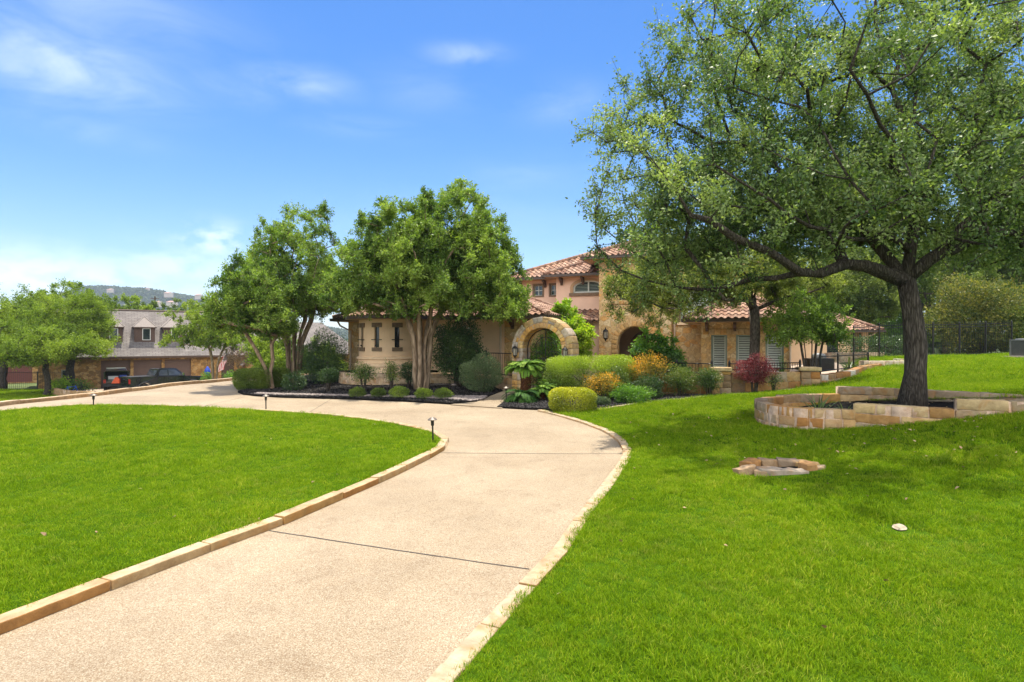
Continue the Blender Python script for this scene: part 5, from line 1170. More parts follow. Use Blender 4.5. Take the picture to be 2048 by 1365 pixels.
mb = MB(); mb.stone((.115, .09, .045), Matrix.Identity(4), (.44, .37, .27), .025, .012, 5); o = mb.build('stone', M['astone'], None, True); o.location = (3.80, 5.58, zg(3.8, 5.58) + .048); o.rotation_euler = (R(4), R(-5), R(15)); tag(o, 'small pale stone lying alone in the open right lawn', 'stone')
# ---------------------------------------------------------------- air conditioner on its pad
p = W(2052, 718, 27); g = zg(p.x, p.y); ac = empty('air_conditioner', (p.x, p.y, g + .10), R(5), 'grey air conditioning unit on a pad by the tall black fence', 'air conditioner')
M['acgrey'] = plain('ac_grey', (.22, .225, .22), .5, metal=.3, var=.08); M['acdark'] = plain('ac_coil', (.05, .052, .05), .6, var=.2)
mb = MB(); mb.box((0, 0, .40), (.74, .74, .70)); mb.build('coil', M['acdark'], ac)
mb = MB(); mb.box((0, 0, .03), (.82, .82, .07)); mb.box((0, 0, .77), (.84, .84, .07)); mb.lathe([(.40, .0), (.38, .035), (.1, .045)], 20, (0, 0, .80))
for sx in (-1, 1):
    for sy in (-1, 1): mb.box((sx * .39, sy * .39, .40), (.06, .06, .74))
for k in range(15): z = .10 + k * .043; mb.box((0, -.385, z), (.72, .02, .018)); mb.box((-.385, 0, z + .001), (.02, .72, .018))
mb.build('cabinet', M['acgrey'], ac)
mb = MB(); mb.box((p.x, p.y, g + .04), (1.3, 1.2, .12)); tag(mb.build('concrete_pad', M['concrete']), 'pale concrete pad under the air conditioner', 'pad')
# patio kettle grill and planter pots glimpsed behind the railing
p = HL(10.4, -.3, 0); t = empty('patio_grill', (p.x, p.y, .3), 0, 'dark patio grill under a cover behind the curved wall', 'grill')
mb = MB(); mb.box((0, 0, .45), (1.1, .6, .9)); mb.build('cover', M['iron'], t); mb = MB(); mb.lathe([(.30, .9), (.32, .95), (.28, 1.08), (.12, 1.14)], 12); mb.build('lid', M['acgrey'], t)
# ---------------------------------------------------------------- neighbour's house with garage and dormers
M['shingle'] = None
def shingles():
    m, t, b = newmat('asphalt_shingle'); co = N(t, 'ShaderNodeTexCoord').outputs['Object']
    sp = N(t, 'ShaderNodeSeparateXYZ', {0: co}); cb = N(t, 'ShaderNodeCombineXYZ', {0: sp.outputs[0], 1: mth(t, 'MULTIPLY', sp.outputs[2], 1.5), 2: 0.0})
    br = N(t, 'ShaderNodeTexBrick', {'Vector': cb.outputs[0], 'Color1': (.20, .18, .166, 1), 'Color2': (.15, .135, .127, 1), 'Mortar': (.075, .06, .055, 1), 'Scale': 1.0, 'Mortar Size': .018, 'Brick Width': .5, 'Row Height': .20, 'Bias': 0.0})
    nz = N(t, 'ShaderNodeTexNoise', {'Vector': co, 'Scale': 1.2, 'Detail': 6.0}).outputs[0]
    c = mixc(t, 1.0, br.outputs[0], ramp(t, nz, [(.3, (.75, .73, .72)), (.7, (1.2, 1.18, 1.15))]), 'MULTIPLY'); t.links.new(c, b.inputs['Base Color']); b.inputs['Roughness'].default_value = .9
    return m
M['shingle'] = shingles()
M['shingle_lit'] = plain('lit_dormer_shingle', (.27, .23, .205), .9, var=.18, vscale=9)  # stronger light on the dormer slopes, painted in as a paler shingle colour
M['garage'] = plain('brown_garage_door', (.12, .07, .05), .6, var=.12, vscale=2)
M['garage_red'] = plain('maroon_garage_door', (.12, .03, .022), .6, var=.15)
M['shake'] = plain('dark_shake', (.10, .06, .045), .85, var=.3, vscale=14)
M['whiteframe'] = plain('white_window_frame', (.62, .60, .57), .5, var=.05)
NO = Vector(((195 - 1024) / F * 52, 52, -2.35)); NRZ = R(36)
nb = empty('neighbour_house', NO, NRZ, 'brown shingled stone house with three dormers over a triple garage', 'house')
lint = 2.55; ev = 2.95
mb = MB(); dr = [rect(.25, 2.5, 0, lint), rect(2.75, 5.0, 0, lint), rect(5.25, 7.5, 0, lint)]
dr = [[(p[0], max(p[1], -.39)) for p in d] for d in dr]
wall(mb, rect(-4.2, 24, -.5, ev - .05), [[(d[0][0], -.38), (d[1][0], -.38), d[2], d[3]] for d in dr] + [rect(-2.6, -1.9, .5, 1.8), rect(10.2, 11.4, -.38, 2.3), rect(13.2, 14.2, .6, 2.1)], .35, Matrix.Identity(4))
mb.box2((-4.2, .35, -.5), (-3.9, 9.5, ev)); mb.box2((23.7, .35, -.5), (24, 9.5, ev)); mb.box2((-3.9, 9.2, -.5), (23.7, 9.5, ev)); mb.build('wall', M['rubble_dark'], nb)
for d in dr:
    mb = MB(); x0, x1 = d[0][0], d[1][0]
    for k in range(4): mb.box2((x0, .20, -.36 + k * .735), (x1, .25, -.36 + (k + 1) * .735 - .02))
    mb.box2((x0, .26, -.36), (x1, .28, lint)); mb.build('garage_door', M['garage'], nb)
mb = MB(); mb.box2((10.2, .22, -.38), (11.4, .27, 2.3)); mb.build('door', M['timber'], nb)
for a, b, c, d_ in ((-2.6, -1.9, .5, 1.8), (13.2, 14.2, .6, 2.1)):
    mb = MB(); mb.box2((a, .12, c), (b, .2, c + .08)); mb.box2((a, .12, d_ - .08), (b, .2, d_)); mb.box2((a, .12, c + .08), (a + .08, .2, d_ - .08)); mb.box2((b - .08, .12, c + .08), (b, .2, d_ - .08)); o = mb.build('window', M['whiteframe'], nb)
    mb = MB(); mb.box2((a, .21, c), (b, .23, d_)); mb.build('pane', M['glass'], o)
rh = 7.45; rd = 5.2
mb = MB(); x0, x1 = -4.9, 11.0
mb.add([(x0, -.5, ev - .05), (x1, -.5, ev - .05), (x1 - .6, rd, rh), (x0 + 1.0, rd, rh), (x0, 10, ev - .05), (x1, 10, ev - .05)], [(0, 1, 2, 3), (5, 4, 3, 2), (0, 3, 4), (1, 5, 2)])
x0, x1 = 11.002, 25
mb.add([(x0 - 2, -.5, ev - .05), (x1, -.5, ev - .05), (x1 - 3, rd, 6.6), (x0 - 2, rd, 6.6), (x0 - 2, 10, ev - .05), (x1, 10, ev - .05)], [(0, 1, 2, 3), (5, 4, 3, 2), (0, 3, 4), (1, 5, 2)])
mb.add([(-4.9, -.5, ev - .06), (25, -.5, ev - .06), (25, 10, ev - .06), (-4.9, 10, ev - .06)], [(3, 2, 1, 0)])
rf = mb.build('roof', M['shingle'], nb)
mb = MB(); mb.box2((-4.95, -.62, ev - .22), (25.05, -.502, ev - .04)); mb.build('gutter', M['timber'], rf)
mb = MB(); mb.tube([(-3.9, rd, rh + .02), (10.4, rd, rh + .02)], .09, 6); mb.build('ridge_cap', M['timber'], rf)
sl = (rh - ev) / (rd + .5)
for k, cx in enumerate((1.1, 3.7, 6.1)):
    w = .84; zb = 4.25; y0 = -.5 + (zb - ev) / sl + .05; zt = zb + 1.45; yb = -.5 + (zt - ev) / sl; ap = zt + 1.05; ya = -.5 + (ap - ev) / sl
    mb = MB(); v = [(cx - w, y0, zb), (cx + w, y0, zb), (cx + w, y0, zt), (cx - w, y0, zt), (cx - w, yb + .1, zt), (cx + w, yb + .1, zt)]
    mb.add(v, [(0, 1, 2, 3), (0, 3, 4), (1, 5, 2)]); mb.box2((cx - w - .12, y0 - .16, zt - .1), (cx + w + .12, y0 + .02, zt)); d = mb.build('dormer', M['shake'], nb)
    mb = MB(); e = .16; v = [(cx - w - e, y0 - .18, zt), (cx + w + e, y0 - .18, zt), (cx, y0 + .85, ap), (cx - w - e, yb + .2, zt), (cx + w + e, yb + .2, zt), (cx, ya + .1, ap)]
    mb.add(v, [(0, 1, 2), (0, 2, 5, 3), (1, 4, 5, 2)]); dr_ = mb.build('dormer_roof', M['shingle_lit'], d); mb = MB(); mb.tube([v[0], v[2], v[5]], .05, 5); mb.tube([v[1], v[2]], .05, 5); mb.build('ridge_cap', M['shingle_lit'], dr_)
    mb = MB(); a, b, c, f = cx - .34 + .14, cx + .34 + .14, zb + .18, zb + 1.32; t = .06
    mb.box2((a, y0 - .05, c), (b, y0 - .003, c + t)); mb.box2((a, y0 - .05, f - t), (b, y0 - .003, f)); mb.box2((a, y0 - .05, c + t), (a + t, y0 - .003, f - t)); mb.box2((b - t, y0 - .05, c + t), (b, y0 - .003, f - t)); mb.build('frame', M['whiteframe'], d)
    mb = MB(); mb.box2((a + t, y0 - .03, c + t), (b - t, y0 - .005, f - t)); mb.build('pane', M['glass'], d)
# entry gable
mb = MB(); gp = [(12.2, -.5), (17.2, -.5), (17.2, 2.2), (14.7, 4.6), (12.2, 2.2)]; wall(mb, gp, [arched(14.0, 15.4, -.38, 1.5)], .3, TT(0, -1.6)); mb.box2((12.2, -1.3, -.5), (12.5, 0, 2.2)); mb.box2((16.9, -1.3, -.5), (17.2, 0, 2.2)); mb.build('entry_gable', M['rubble_dark'], nb)
mb = MB(); mb.box2((13.9, -.9, -.4), (15.5, -.8, 2.4)); mb.build('entry_door', M['timber'], nb)  # dark timber door set behind the arched opening
mb = MB(); mb.add([(11.8, -1.95, 1.85), (14.7, -1.95, 4.72), (14.7, 3.5, 4.72), (11.8, 1, 1.85), (17.6, -1.95, 1.85), (17.6, 1, 1.85)], [(0, 1, 2, 3), (4, 5, 2, 1)]); mb.box2((11.8, -2.0, 1.7), (11.85, -1.9, 1.86)); mb.build('entry_roof', M['shingle'], nb)
mb = MB(); mb.tube([(11.8, -1.98, 1.8), (14.7, -1.98, 4.66), (17.6, -1.98, 1.8)], .1, 4); mb.build('barge_board', M['timber'], nb)
# a second house beyond, with maroon garage doors
n2 = empty('neighbour_house', (-62.5, 61, -2.3), R(30), 'further brick house with a brown roof and maroon garage doors', 'house')
mb = MB(); wall(mb, rect(0, 11, -.5, 2.6), [rect(1.2, 5.2, -.38, 2.0), rect(6.2, 8.6, -.38, 2.0)], .3, Matrix.Identity(4)); mb.box2((0, .3, -.5), (.3, 8, 2.6)); mb.box2((10.7, .3, -.5), (11, 8, 2.6)); mb.build('wall', M['rubble_dark'], n2)
for a, b in ((1.2, 5.2), (6.2, 8.6)):
    mb = MB(); mb.box2((a, .18, -.38), (b, .24, 2.0)); mb.build('garage_door', M['garage_red'], n2)
mb = MB(); mb.add([(-.6, -.5, 2.55), (11.6, -.5, 2.55), (8.5, 4, 5.2), (2.5, 4, 5.2), (-.6, 8.5, 2.55), (11.6, 8.5, 2.55)], [(0, 1, 2, 3), (5, 4, 3, 2), (0, 3, 4), (1, 5, 2), (4, 5, 1, 0)]); mb.build('roof', M['shingle'], n2)
# neighbour's forecourt and lawns
fc = [NO + Matrix.Rotation(NRZ, 3, 'Z') @ Vector(v) for v in ((-.4, -.05, 0), (8.8, -.05, 0), (12.5, -2.6, 0), (13.5, -7, 0), (9, -12, 0), (2, -12.5, 0), (-2.5, -9, 0), (-1.4, -4, 0))]
sheet('neighbour_driveway', [(p.x, p.y) for p in fc], .01, M['concrete'], 1.2, skirt=.1)
nl = [(-21, 19), (-19, 26), (-21.5, 31), (-25.5, 36), (-31, 41.5), (-35.5, 46.5), (-39.5, 49), (-47, 48), (-50, 40), (-42, 30), (-32, 20)]
sheet('lawn', nl, .03, M['lawnbase'], 1.2)
sheet('path', [(-38,36), (-33.2, 38.4), (-28.5, 38.6), (-26.2, 38.0), (-25.6, 36.4), (-28.5, 37.1), (-33, 36.9), (-37.5, 34.4)], .05, M['concrete'], 1.0, skirt=.05)
rg = np.random.default_rng(2); x = rg.uniform(-50, -19, 26000); y = rg.uniform(19, 49, 26000); k = inpoly(x, y, nl) & ~inpoly(x, y, [(-38,36), (-33.2, 38.4), (-28.5, 38.6), (-26.2, 38.0), (-25.6, 36.4), (-28.5, 37.1), (-33, 36.9), (-37.5, 34.4)]) & (y > -x * .95); x, y = x[k], y[k]
scatter('grass', np.stack([x, y, ZG(x, y) + .03], 1), rg.uniform(2.0, 3.2, len(x)), TUFTS, M['blade'], "sunlit grass of the neighbour's lower lawn", 'grass', .18)
bw_ = dense([(-37.2, 46.2), (-35.2, 44.0), (-33.4, 43.0), (-31.6, 42.9)], .5)
blockwall('garden_wall', bw_, zbg, lambda s: -1.55 - .25 * s, .3, .25, (.4, .8), 41, "low stone bed wall on the neighbour's lawn beside the garage", 'wall', [(.40,.27,.15),(.34,.22,.12)])
sheet('mulch_bed', [(-37, 46.6), (-35.2, 44.2), (-33.4, 43.3), (-32.7, 43.6), (-34.4, 45.8), (-36.4, 48.4)], .32, M['mulch'], .6, skirt=.1)
railing('iron_fence', (-46, 48.5), (-38.5, 49.5), 0, 1.5, 4, .15, "black iron fence on the neighbour's lawn left of the garage house", None, finial=True, zf=zg)
blockwall('stone_pier', [(-47.2, 48.4), (-46.5, 48.5)], zbg, lambda s: -.4, .7, .28, (.35, .5), 43, "squat stone pier at the end of the neighbour's black fence", 'pier', [(.42,.36,.22),(.36,.30,.18)])
# flag on the entry
M['flag'] = None
def flagmat():
    m, t, b = newmat('striped_flag'); uv = N(t, 'ShaderNodeAttribute', attribute_name='fuv').outputs['Vector']; s = N(t, 'ShaderNodeSeparateXYZ', {0: uv})
    st = mth(t, 'GREATER_THAN', mth(t, 'FRACT', mth(t, 'MULTIPLY', s.outputs[1], 6.5)), .5)
    c = mixc(t, st, (.45, .03, .04), (.75, .72, .70)); cant = mth(t, 'MULTIPLY', mth(t, 'LESS_THAN', s.outputs[0], .4), mth(t, 'GREATER_THAN', s.outputs[1], .46))
    vo = N(t, 'ShaderNodeTexVoronoi', {'Vector': N(t, 'ShaderNodeMapping', {'Vector': uv, 'Scale': (14, 9, 1)}).outputs[0], 'Scale': 1.0, 'Randomness': 0.0}).outputs['Distance']
    cc_ = mixc(t, mth(t, 'LESS_THAN', vo, .22), (.03, .05, .16), (.75, .75, .75)); t.links.new(mixc(t, cant, c, cc_), b.inputs['Base Color']); b.inputs['Roughness'].default_value = .8; return m
M['flag'] = flagmat()
fp = W(452, 712, 55.5); fl = empty('flag', fp, 0, "striped flag hanging from a slanted pole at the neighbour's entry", 'flag')
mb = MB(); mb.tube([(-.95, .35, -.25), (0, 0, .10), (.42, -.16, .27)], .03, 6); mb.build('pole', M['whiteframe'], fl)
nu, nv = 14, 10; vs = []; uv = []
for i in range(nu + 1):
    for j in range(nv + 1):
        u, v = i / nu, j / nv; a = Vector((.42, -.16, .27)).lerp(Vector((-.42, .15, -.06)), 1 - v); d = u * 1.75
        vs.append((a.x - .40 * d * .8 + .03 * math.sin(u * 9 + v * 4), a.y + .10 * math.sin(u * 6 + v * 7), a.z - d * .92)); uv.append((u, v, 0))
me = bpy.data.meshes.new('cloth'); me.from_pydata(vs, [], [(i*(nv+1)+j, (i+1)*(nv+1)+j, (i+1)*(nv+1)+j+1, i*(nv+1)+j+1) for i in range(nu) for j in range(nv)])
me.attributes.new('fuv', 'FLOAT_VECTOR', 'POINT').data.foreach_set('vector', np.array(uv, np.float32).ravel()); me.materials.append(M['flag']); o = bpy.data.objects.new('cloth', me); COL.objects.link(o); o.parent = fl
# ---------------------------------------------------------------- vehicles on the neighbour's forecourt
def carpaint(name, col):
    m, t, b = newmat(name); co = N(t, 'ShaderNodeTexCoord').outputs['Object']; nz = N(t, 'ShaderNodeTexNoise', {'Vector': co, 'Scale': 3.0}).outputs[0]
    t.links.new(ramp(t, nz, [(.3, col), (.7, tuple(x * 1.3 for x in col))]), b.inputs['Base Color']); b.inputs['Roughness'].default_value = .12; b.inputs['Coat Weight'].default_value = .6; b.inputs['Coat Roughness'].default_value = .04; return m
M['black_paint'] = carpaint('black_car_paint', (.014, .014, .016)); M['tyre'] = plain('tyre_rubber', (.016, .016, .016), .85); M['alloy'] = plain('alloy_rim', (.42, .42, .42), .3, metal=.8, var=.1)
M['chrome'] = plain('chrome_trim', (.55, .55, .55), .15, metal=1.0, var=.05); M['tail'] = plain('tail_lamp', (.35, .02, .015), .2, var=.1); M['lampclear'] = plain('clear_lamp', (.7, .68, .62), .15, var=.1); M['amber'] = plain('amber_marker', (.7, .18, .04), .3)
M['blackplastic'] = plain('black_plastic', (.02, .02, .021), .6, var=.2)
def wheel(root, x, y, r, w, side, ns=6):
    o = empty('wheel', (x, y, r)); o.parent = root
    mb = MB(); prof = [(r * .62, -w / 2), (r * .93, -w / 2), (r, -w * .36), (r, w * .36), (r * .93, w / 2), (r * .62, w / 2)]
    mb.lathe(prof, 28); mb.M = None; Q = Matrix.Rotation(R(90), 4, 'X'); mb.v = [tuple(Q @ Vector(v)) for v in mb.v]; mb.f = mb.f[:-2]; mb.c = mb.c[:-2]
    mb.build('tyre', M['tyre'], o)
    mb = MB(); s = side
    mb.lathe([(r * .63, -w * .40), (r * .60, -w * .42), (r * .56, -w * .2), (.001, -w * .2)], 28); mb.v = [tuple(Q @ Vector((v[0], v[1], v[2] * (1 if s < 0 else -1)))) for v in mb.v]
    m2 = MB()
    for k in range(ns):
        a = 2 * math.pi * k / ns; m2.box((r * .33 * math.cos(a), -s * 0, r * .33 * math.sin(a)), (.01, .01, .01))
    for k in range(ns):
        a = 2 * math.pi * k / ns; T = Matrix.Translation((0, s * w * .40, 0)) @ Matrix.Rotation(-a, 4, 'Y'); mb.add([T @ Vector(v) for v in ((.05, -.02, -.05), (r*.6, -.02, -.03), (r*.6, -.02, .03), (.05, -.02, .05), (.05, .02, -.05), (r*.6, .02, -.03), (r*.6, .02, .03), (.05, .02, .05))], [(0,1,2,3),(7,6,5,4),(0,4,5,1),(1,5,6,2),(2,6,7,3),(3,7,4,0)])
    mb.build('rim', M['alloy'], o)
def loft(mb, secs, close=True):
    """cross sections (lists of equal length) joined into a skin"""
    n = len(secs[0]); vs = [v for s in secs for v in s]; fs = []
    for i in range(len(secs) - 1):
        for k in range(n): fs.append((i*n+k, i*n+(k+1) % n, (i+1)*n+(k+1) % n, (i+1)*n+k))
    if close: fs += [tuple(range(n - 1, -1, -1)), tuple(range((len(secs)-1)*n, len(secs)*n))]
    mb.add(vs, fs)
def sidecut(mb, prof, ys):
    """side profile polygon (x,z) extruded across y with tumblehome: ys = [(y, inset_fn)]"""
    secs = [[(x, y * k(z), z) for x, z in prof] for y, k in ys]; n = len(prof)
    loft(mb, secs)
def archpts(cx, r, z, n=9): return [(cx + r * math.cos(math.pi - math.pi * k / n), z + r * math.sin(math.pi * k / n)) for k in range(n + 1)]
# pickup: x forward, y left
tp_ = W(328, 775, 48.5); truck = empty('pickup_truck', (tp_.x, tp_.y, -2.38), R(55), 'black crew-cab pickup truck parked in front of the brown garage doors', 'pickup truck')
truck.scale = (1, 1, 1.07); r = .42; xr, xf = -1.85, 1.95; hw_ = .98
low_ = [(-2.98, .55)] + [(-2.42, .50)] + archpts(xr, .50, r, 9) + [(xr + .62, .45), (xf - .64, .45)] + archpts(xf, .50, r, 9) + [(2.72, .46), (2.86, .55)]
body = low_ + [(2.93, .80), (2.90, 1.10), (2.72, 1.22), (1.25, 1.30), (1.20, 1.32), (-.98, 1.32), (-1.02, 1.34), (-2.93, 1.36), (-2.97, 1.30)]
mb = MB(); kk = lambda z: 1.0
sidecut(mb, body, [(-hw_, lambda z: .955 if z > 1.15 else (1 if z > .6 else .97)), (-hw_ * .96, lambda z: 1.0), (hw_ * .96, lambda z: 1.0), (hw_, lambda z: .955 if z > 1.15 else (1 if z > .6 else .97))])
mb.build('body', M['black_paint'], truck)
mb = MB(); cab = [(-1.0, 1.30), (-.92, 1.60), (-.78, 1.90), (-.55, 1.955), (.35, 1.955), (.62, 1.92), (1.28, 1.38), (1.3, 1.28)]
sidecut(mb, cab, [(-.93, lambda z: 1 - max(0, z - 1.3) * .26), (.93, lambda z: 1 - max(0, z - 1.3) * .26)]); mb.build('cab', M['black_paint'], truck)
for s in (-1, 1):
    def sy(z): return s * (.93 * (1 - max(0, z - 1.3) * .26) + .008)
    for w in ([(-.80, 1.40), (-.74, 1.62), (-.62, 1.83), (-.10, 1.84), (-.10, 1.40)], [(-.02, 1.40), (-.02, 1.84), (.40, 1.83), (.60, 1.76), (1.02, 1.42), (1.02, 1.40)]):
        mb = MB(); mb.add([(x, sy(z), z) for x, z in w], [tuple(range(len(w)))]); mb.build('window', M['glass_tint'], truck)
    for x0, x1 in ((-.88, -.07), (-.05, 1.1)):
        mb = MB(); mb.box2((x0, s * .982, .52), (x1, s * .99, 1.28)); d = mb.build('door', M['black_paint'], truck); mb = MB(); mb.box((x0 + .14, s * 1.003, 1.16), (.2, .025, .035)); mb.build('handle', M['blackplastic'], d)
    for cx in (xr, xf):
        mb = MB(); mb.tube([(x, s * .985, z) for x, z in archpts(cx, .53, r, 14)], .055, 6); mb.build('fender_flare', M['blackplastic'], truck)
    mb = MB(); mb.box((1.02, s * 1.10, 1.46), (.12, .24, .20)); mb.box((1.06, s * .98, 1.40), (.06, .10, .05)); mb.build('mirror', M['chrome'] if s < 0 else M['blackplastic'], truck)
    mb = MB(); mb.box((-2.955, s * .86, 1.05), (.06, .20, .36)); mb.build('tail_lamp', M['tail'], truck); mb = MB(); mb.box((2.83, s * .76, .98), (.14, .36, .18)); mb.build('headlight', M['lampclear'], truck)
    mb = MB(); mb.box((2.72, s * .965, 1.0), (.16, .03, .12)); mb.build('marker_lamp', M['amber'], truck)
    mb = MB(); mb.tube([(-.7, s * .99, .42), (1.05, s * .99, .42)], .045, 6); mb.build('side_step', M['blackplastic'], truck)
mb = MB(); mb.add([(1.24, -.80, 1.40), (1.24, .80, 1.40), (.64, .70, 1.90), (.64, -.70, 1.90)], [(0, 1, 2, 3)]); mb.v = [(x + .03, y, z + .02) for x, y, z in mb.v]; mb.build('windscreen', M['glass_tint'], truck)
mb = MB(); mb.add([(-.99, -.78, 1.42), (-.99, .78, 1.42), (-.83, .70, 1.82), (-.83, -.70, 1.82)], [(0, 3, 2, 1)]); mb.v = [(x - .015, y, z) for x, y, z in mb.v]; mb.build('rear_window', M['glass_tint'], truck)
mb = MB(); mb.box((-2.98, 0, .98), (.03, 1.5, .56)); t_ = mb.build('tailgate', M['black_paint'], truck); mb = MB(); mb.box((-3.0, 0, 1.18), (.03, .3, .06)); mb.build('handle', M['blackplastic'], t_)
mb = MB(); mb.box((-3.03, 0, .58), (.18, 1.9, .20)); mb.build('bumper', M['blackplastic'], truck); mb = MB(); mb.box((2.90, 0, .60), (.16, 1.86, .24)); mb.build('bumper', M['chrome'], truck)
mb = MB(); mb.box((2.93, 0, .96), (.04, 1.1, .36)); mb.build('grille', M['blackplastic'], truck)
mb = MB(); mb.box2((-2.85, -.84, 1.362), (-1.05, .84, 1.385)); mb.build('bed_cover', M['blackplastic'], truck)
for x in (xr, xf):
    for s in (-1, 1): wheel(truck, x, s * .84, r, .28, s)
# suv seen from behind with its tailgate up
sp_ = W(236, 775, 50.5); suv = empty('suv', (sp_.x, sp_.y, -2.33), R(122), 'black SUV with its tailgate open, loaded, left of the pickup', 'suv')
sb = [(-2.35, .5), (-2.0, .46)] + archpts(-1.4, .42, .36, 8) + [(1.0, .42)] + archpts(1.45, .42, .36, 8) + [(2.2, .45), (2.42, .60), (2.40, .92), (1.25, 1.06), (-2.30, 1.08), (-2.38, .9)]
mb = MB(); sidecut(mb, sb, [(-.93, lambda z: 1), (.93, lambda z: 1)]); mb.build('body', M['black_paint'], suv)
mb = MB()
for s in (-1, 1): mb.box2((-2.22, s * .78, 1.08), (-2.12, s * .90, 1.70)); mb.box2((-.9, s * .82, 1.08), (-.8, s * .89, 1.70))
mb.add([(-2.25, -.80, 1.70), (.35, -.76, 1.74), (.35, .76, 1.74), (-2.25, .80, 1.70), (-2.25, -.80, 1.77), (.35, -.70, 1.80), (.35, .70, 1.80), (-2.25, .80, 1.77)], [(3,2,1,0),(4,5,6,7),(0,1,5,4),(2,3,7,6),(3,0,4,7),(1,2,6,5)]); mb.add([(.35, -.76, 1.74), (.35, .76, 1.74), (1.25, .86, 1.06), (1.25, -.86, 1.06)], [(0, 3, 2, 1)]); mb.build('cabin_frame', M['black_paint'], suv)
for s in (-1, 1):
    mb = MB(); mb.add([(-2.1, s * .905, 1.09), (1.05, s * .905, 1.09), (.35, s * .79, 1.70), (-2.1, s * .83, 1.70)], [(0, 1, 2, 3)]); mb.build('window', M['glass_tint'], suv)
    mb = MB(); mb.box((-2.37, s * .82, .92), (.06, .18, .30)); mb.build('tail_lamp', M['tail'], suv)
mb = MB(); mb.add([(-2.24, -.76, 1.76), (-2.24, .76, 1.76), (-3.05, .66, 2.02), (-3.05, -.66, 2.02), (-2.24, -.76, 1.83), (-2.24, .76, 1.83), (-3.05, .66, 2.09), (-3.05, -.66, 2.09)], [(0,1,2,3),(7,6,5,4),(0,4,5,1),(1,5,6,2),(2,6,7,3),(3,7,4,0)]); tg = mb.build('tailgate', M['alloy'], suv)
mb = MB(); mb.add([(-2.42, -.6, 1.90), (-2.42, .6, 1.90), (-2.95, .55, 2.07), (-2.95, -.55, 2.07)], [(0, 3, 2, 1)]); mb.build('rear_window', M['glass_tint'], tg)
mb = MB(); mb.box((-2.42, 0, .58), (.16, 1.8, .22)); mb.build('bumper', M['blackplastic'], suv)
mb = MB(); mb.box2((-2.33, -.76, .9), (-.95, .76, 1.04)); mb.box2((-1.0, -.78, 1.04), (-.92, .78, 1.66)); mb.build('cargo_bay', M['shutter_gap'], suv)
for x in (-1.4, 1.45):
    for s in (-1, 1): wheel(suv, x, s * .80, .36, .24, s)
def put(o, root, v): o.location = root.matrix_basis @ Vector(v); o.rotation_euler = (0, 0, root.rotation_euler[2])
Q = Matrix.Translation(sp_.xy.to_3d() + Vector((0, 0, -2.33))) @ Matrix.Rotation(R(122), 4, 'Z')
M['orange_plastic'] = plain('orange_plastic', (.75, .11, .03), .5); M['white'] = plain('white_plastic', (.70, .70, .70), .5, var=.05); M['blue'] = plain('blue_plastic', (.02, .07, .45), .5)
def loose(name, mbs, mat, loc, rz, label, cat):
    o = mbs.build(name, mat); o.location = loc; o.rotation_euler = (0, 0, rz); return tag(o, label, cat)
mb = MB(); mb.extr([(-.36, 0), (.36, 0), (.10, .52), (-.10, .52)], -.14, .14, 'x'); loose('bag', mb, M['orange_plastic'], Q @ Vector((-2.56, -.02, .74)), R(122), 'bright orange bag at the open back of the SUV', 'bag')
mb = MB(); mb.box((0, 0, .12), (.5, .7, .24)); mb.box((0, 0, .255), (.52, .72, .03)); loose('cooler_box', mb, M['white'], Q @ Vector((-1.7, .25, 1.05)), R(122), 'white box inside the open back of the SUV', 'box')
mb = MB(); mb.box((0, 0, .16), (.4, .5, .32)); mb.box((0, 0, .33), (.42, .52, .03)); loose('cargo_box', mb, M['blue'], Q @ Vector((-1.7, -.45, 1.05)), R(122), 'dark blue box beside the white one in the SUV', 'box')
p = W(415, 742, 52); t = empty('hanging_bag', (p.x, p.y, p.z), 0, "bright blue bag hanging beside the neighbour's dark entry", 'bag'); mb = MB(); mb.lathe([(.0, -.40), (.20, -.38), (.27, -.1), (.22, .12), (.10, .30), (.05, .40), (0, .42)], 7); mb.build('body', M['blue'], t, True); mb = MB(); mb.tube([(0, 0, .4), (0, 0, 1.1)], .012, 4); mb.build('strap', M['iron'], t)
# two bicycles on the neighbour's lawn
def bicycle(loc, rz, label, col):
    t = empty('bicycle', loc, rz, label, 'bicycle', "bicycles on the neighbour's lawn"); r = .33
    for x in (-.52, .52):
        w = empty('wheel', (x, 0, r)); w.parent = t; mb = MB(); mb.ring((0, 0, 0), r - .02, .022, 'y', 24, 6); mb.build('tyre', M['tyre'], w); mb = MB()
        for k in range(10): a = 2 * math.pi * k / 10; mb.tube([(0, 0, 0), ((r - .03) * math.cos(a), 0, (r - .03) * math.sin(a))], .004, 3)
        mb.lathe([(.03, -.04), (.03, .04)], 8); mb.build('spokes', M['alloy'], w)
    mb = MB()
    for a, b in (((-.52, 0, r), (-.08, 0, .28)), ((-.08, 0, .28), (-.22, 0, .80)), ((-.52, 0, r), (-.2, 0, .72)), ((-.2, 0, .72), (.36, 0, .76)), ((-.08, 0, .28), (.38, 0, .68)), ((.34, 0, .86), (.52, 0, r))): mb.tube([a, b], .019, 6)
    mb.build('frame', col, t); mb = MB(); mb.tube([(.30, -.28, .98), (.34, -.2, .95), (.33, 0, .92), (.34, .2, .95), (.30, .28, .98)], .014, 6); mb.tube([(.33, 0, .92), (.34, 0, .86)], .014); mb.build('handlebar', M['blackplastic'], t)
    mb = MB(); mb.lathe([(.03, 0), (.09, .02), (.10, .05), (.05, .07)], 10, (-.25, 0, .80)); mb.build('saddle', M['blackplastic'], t)
    mb = MB(); mb.tube([(-.16, -.1, .32), (-.08, -.1, .28), (0, .1, .24)], .012, 5); mb.build('pedals', M['blackplastic'], t); return t
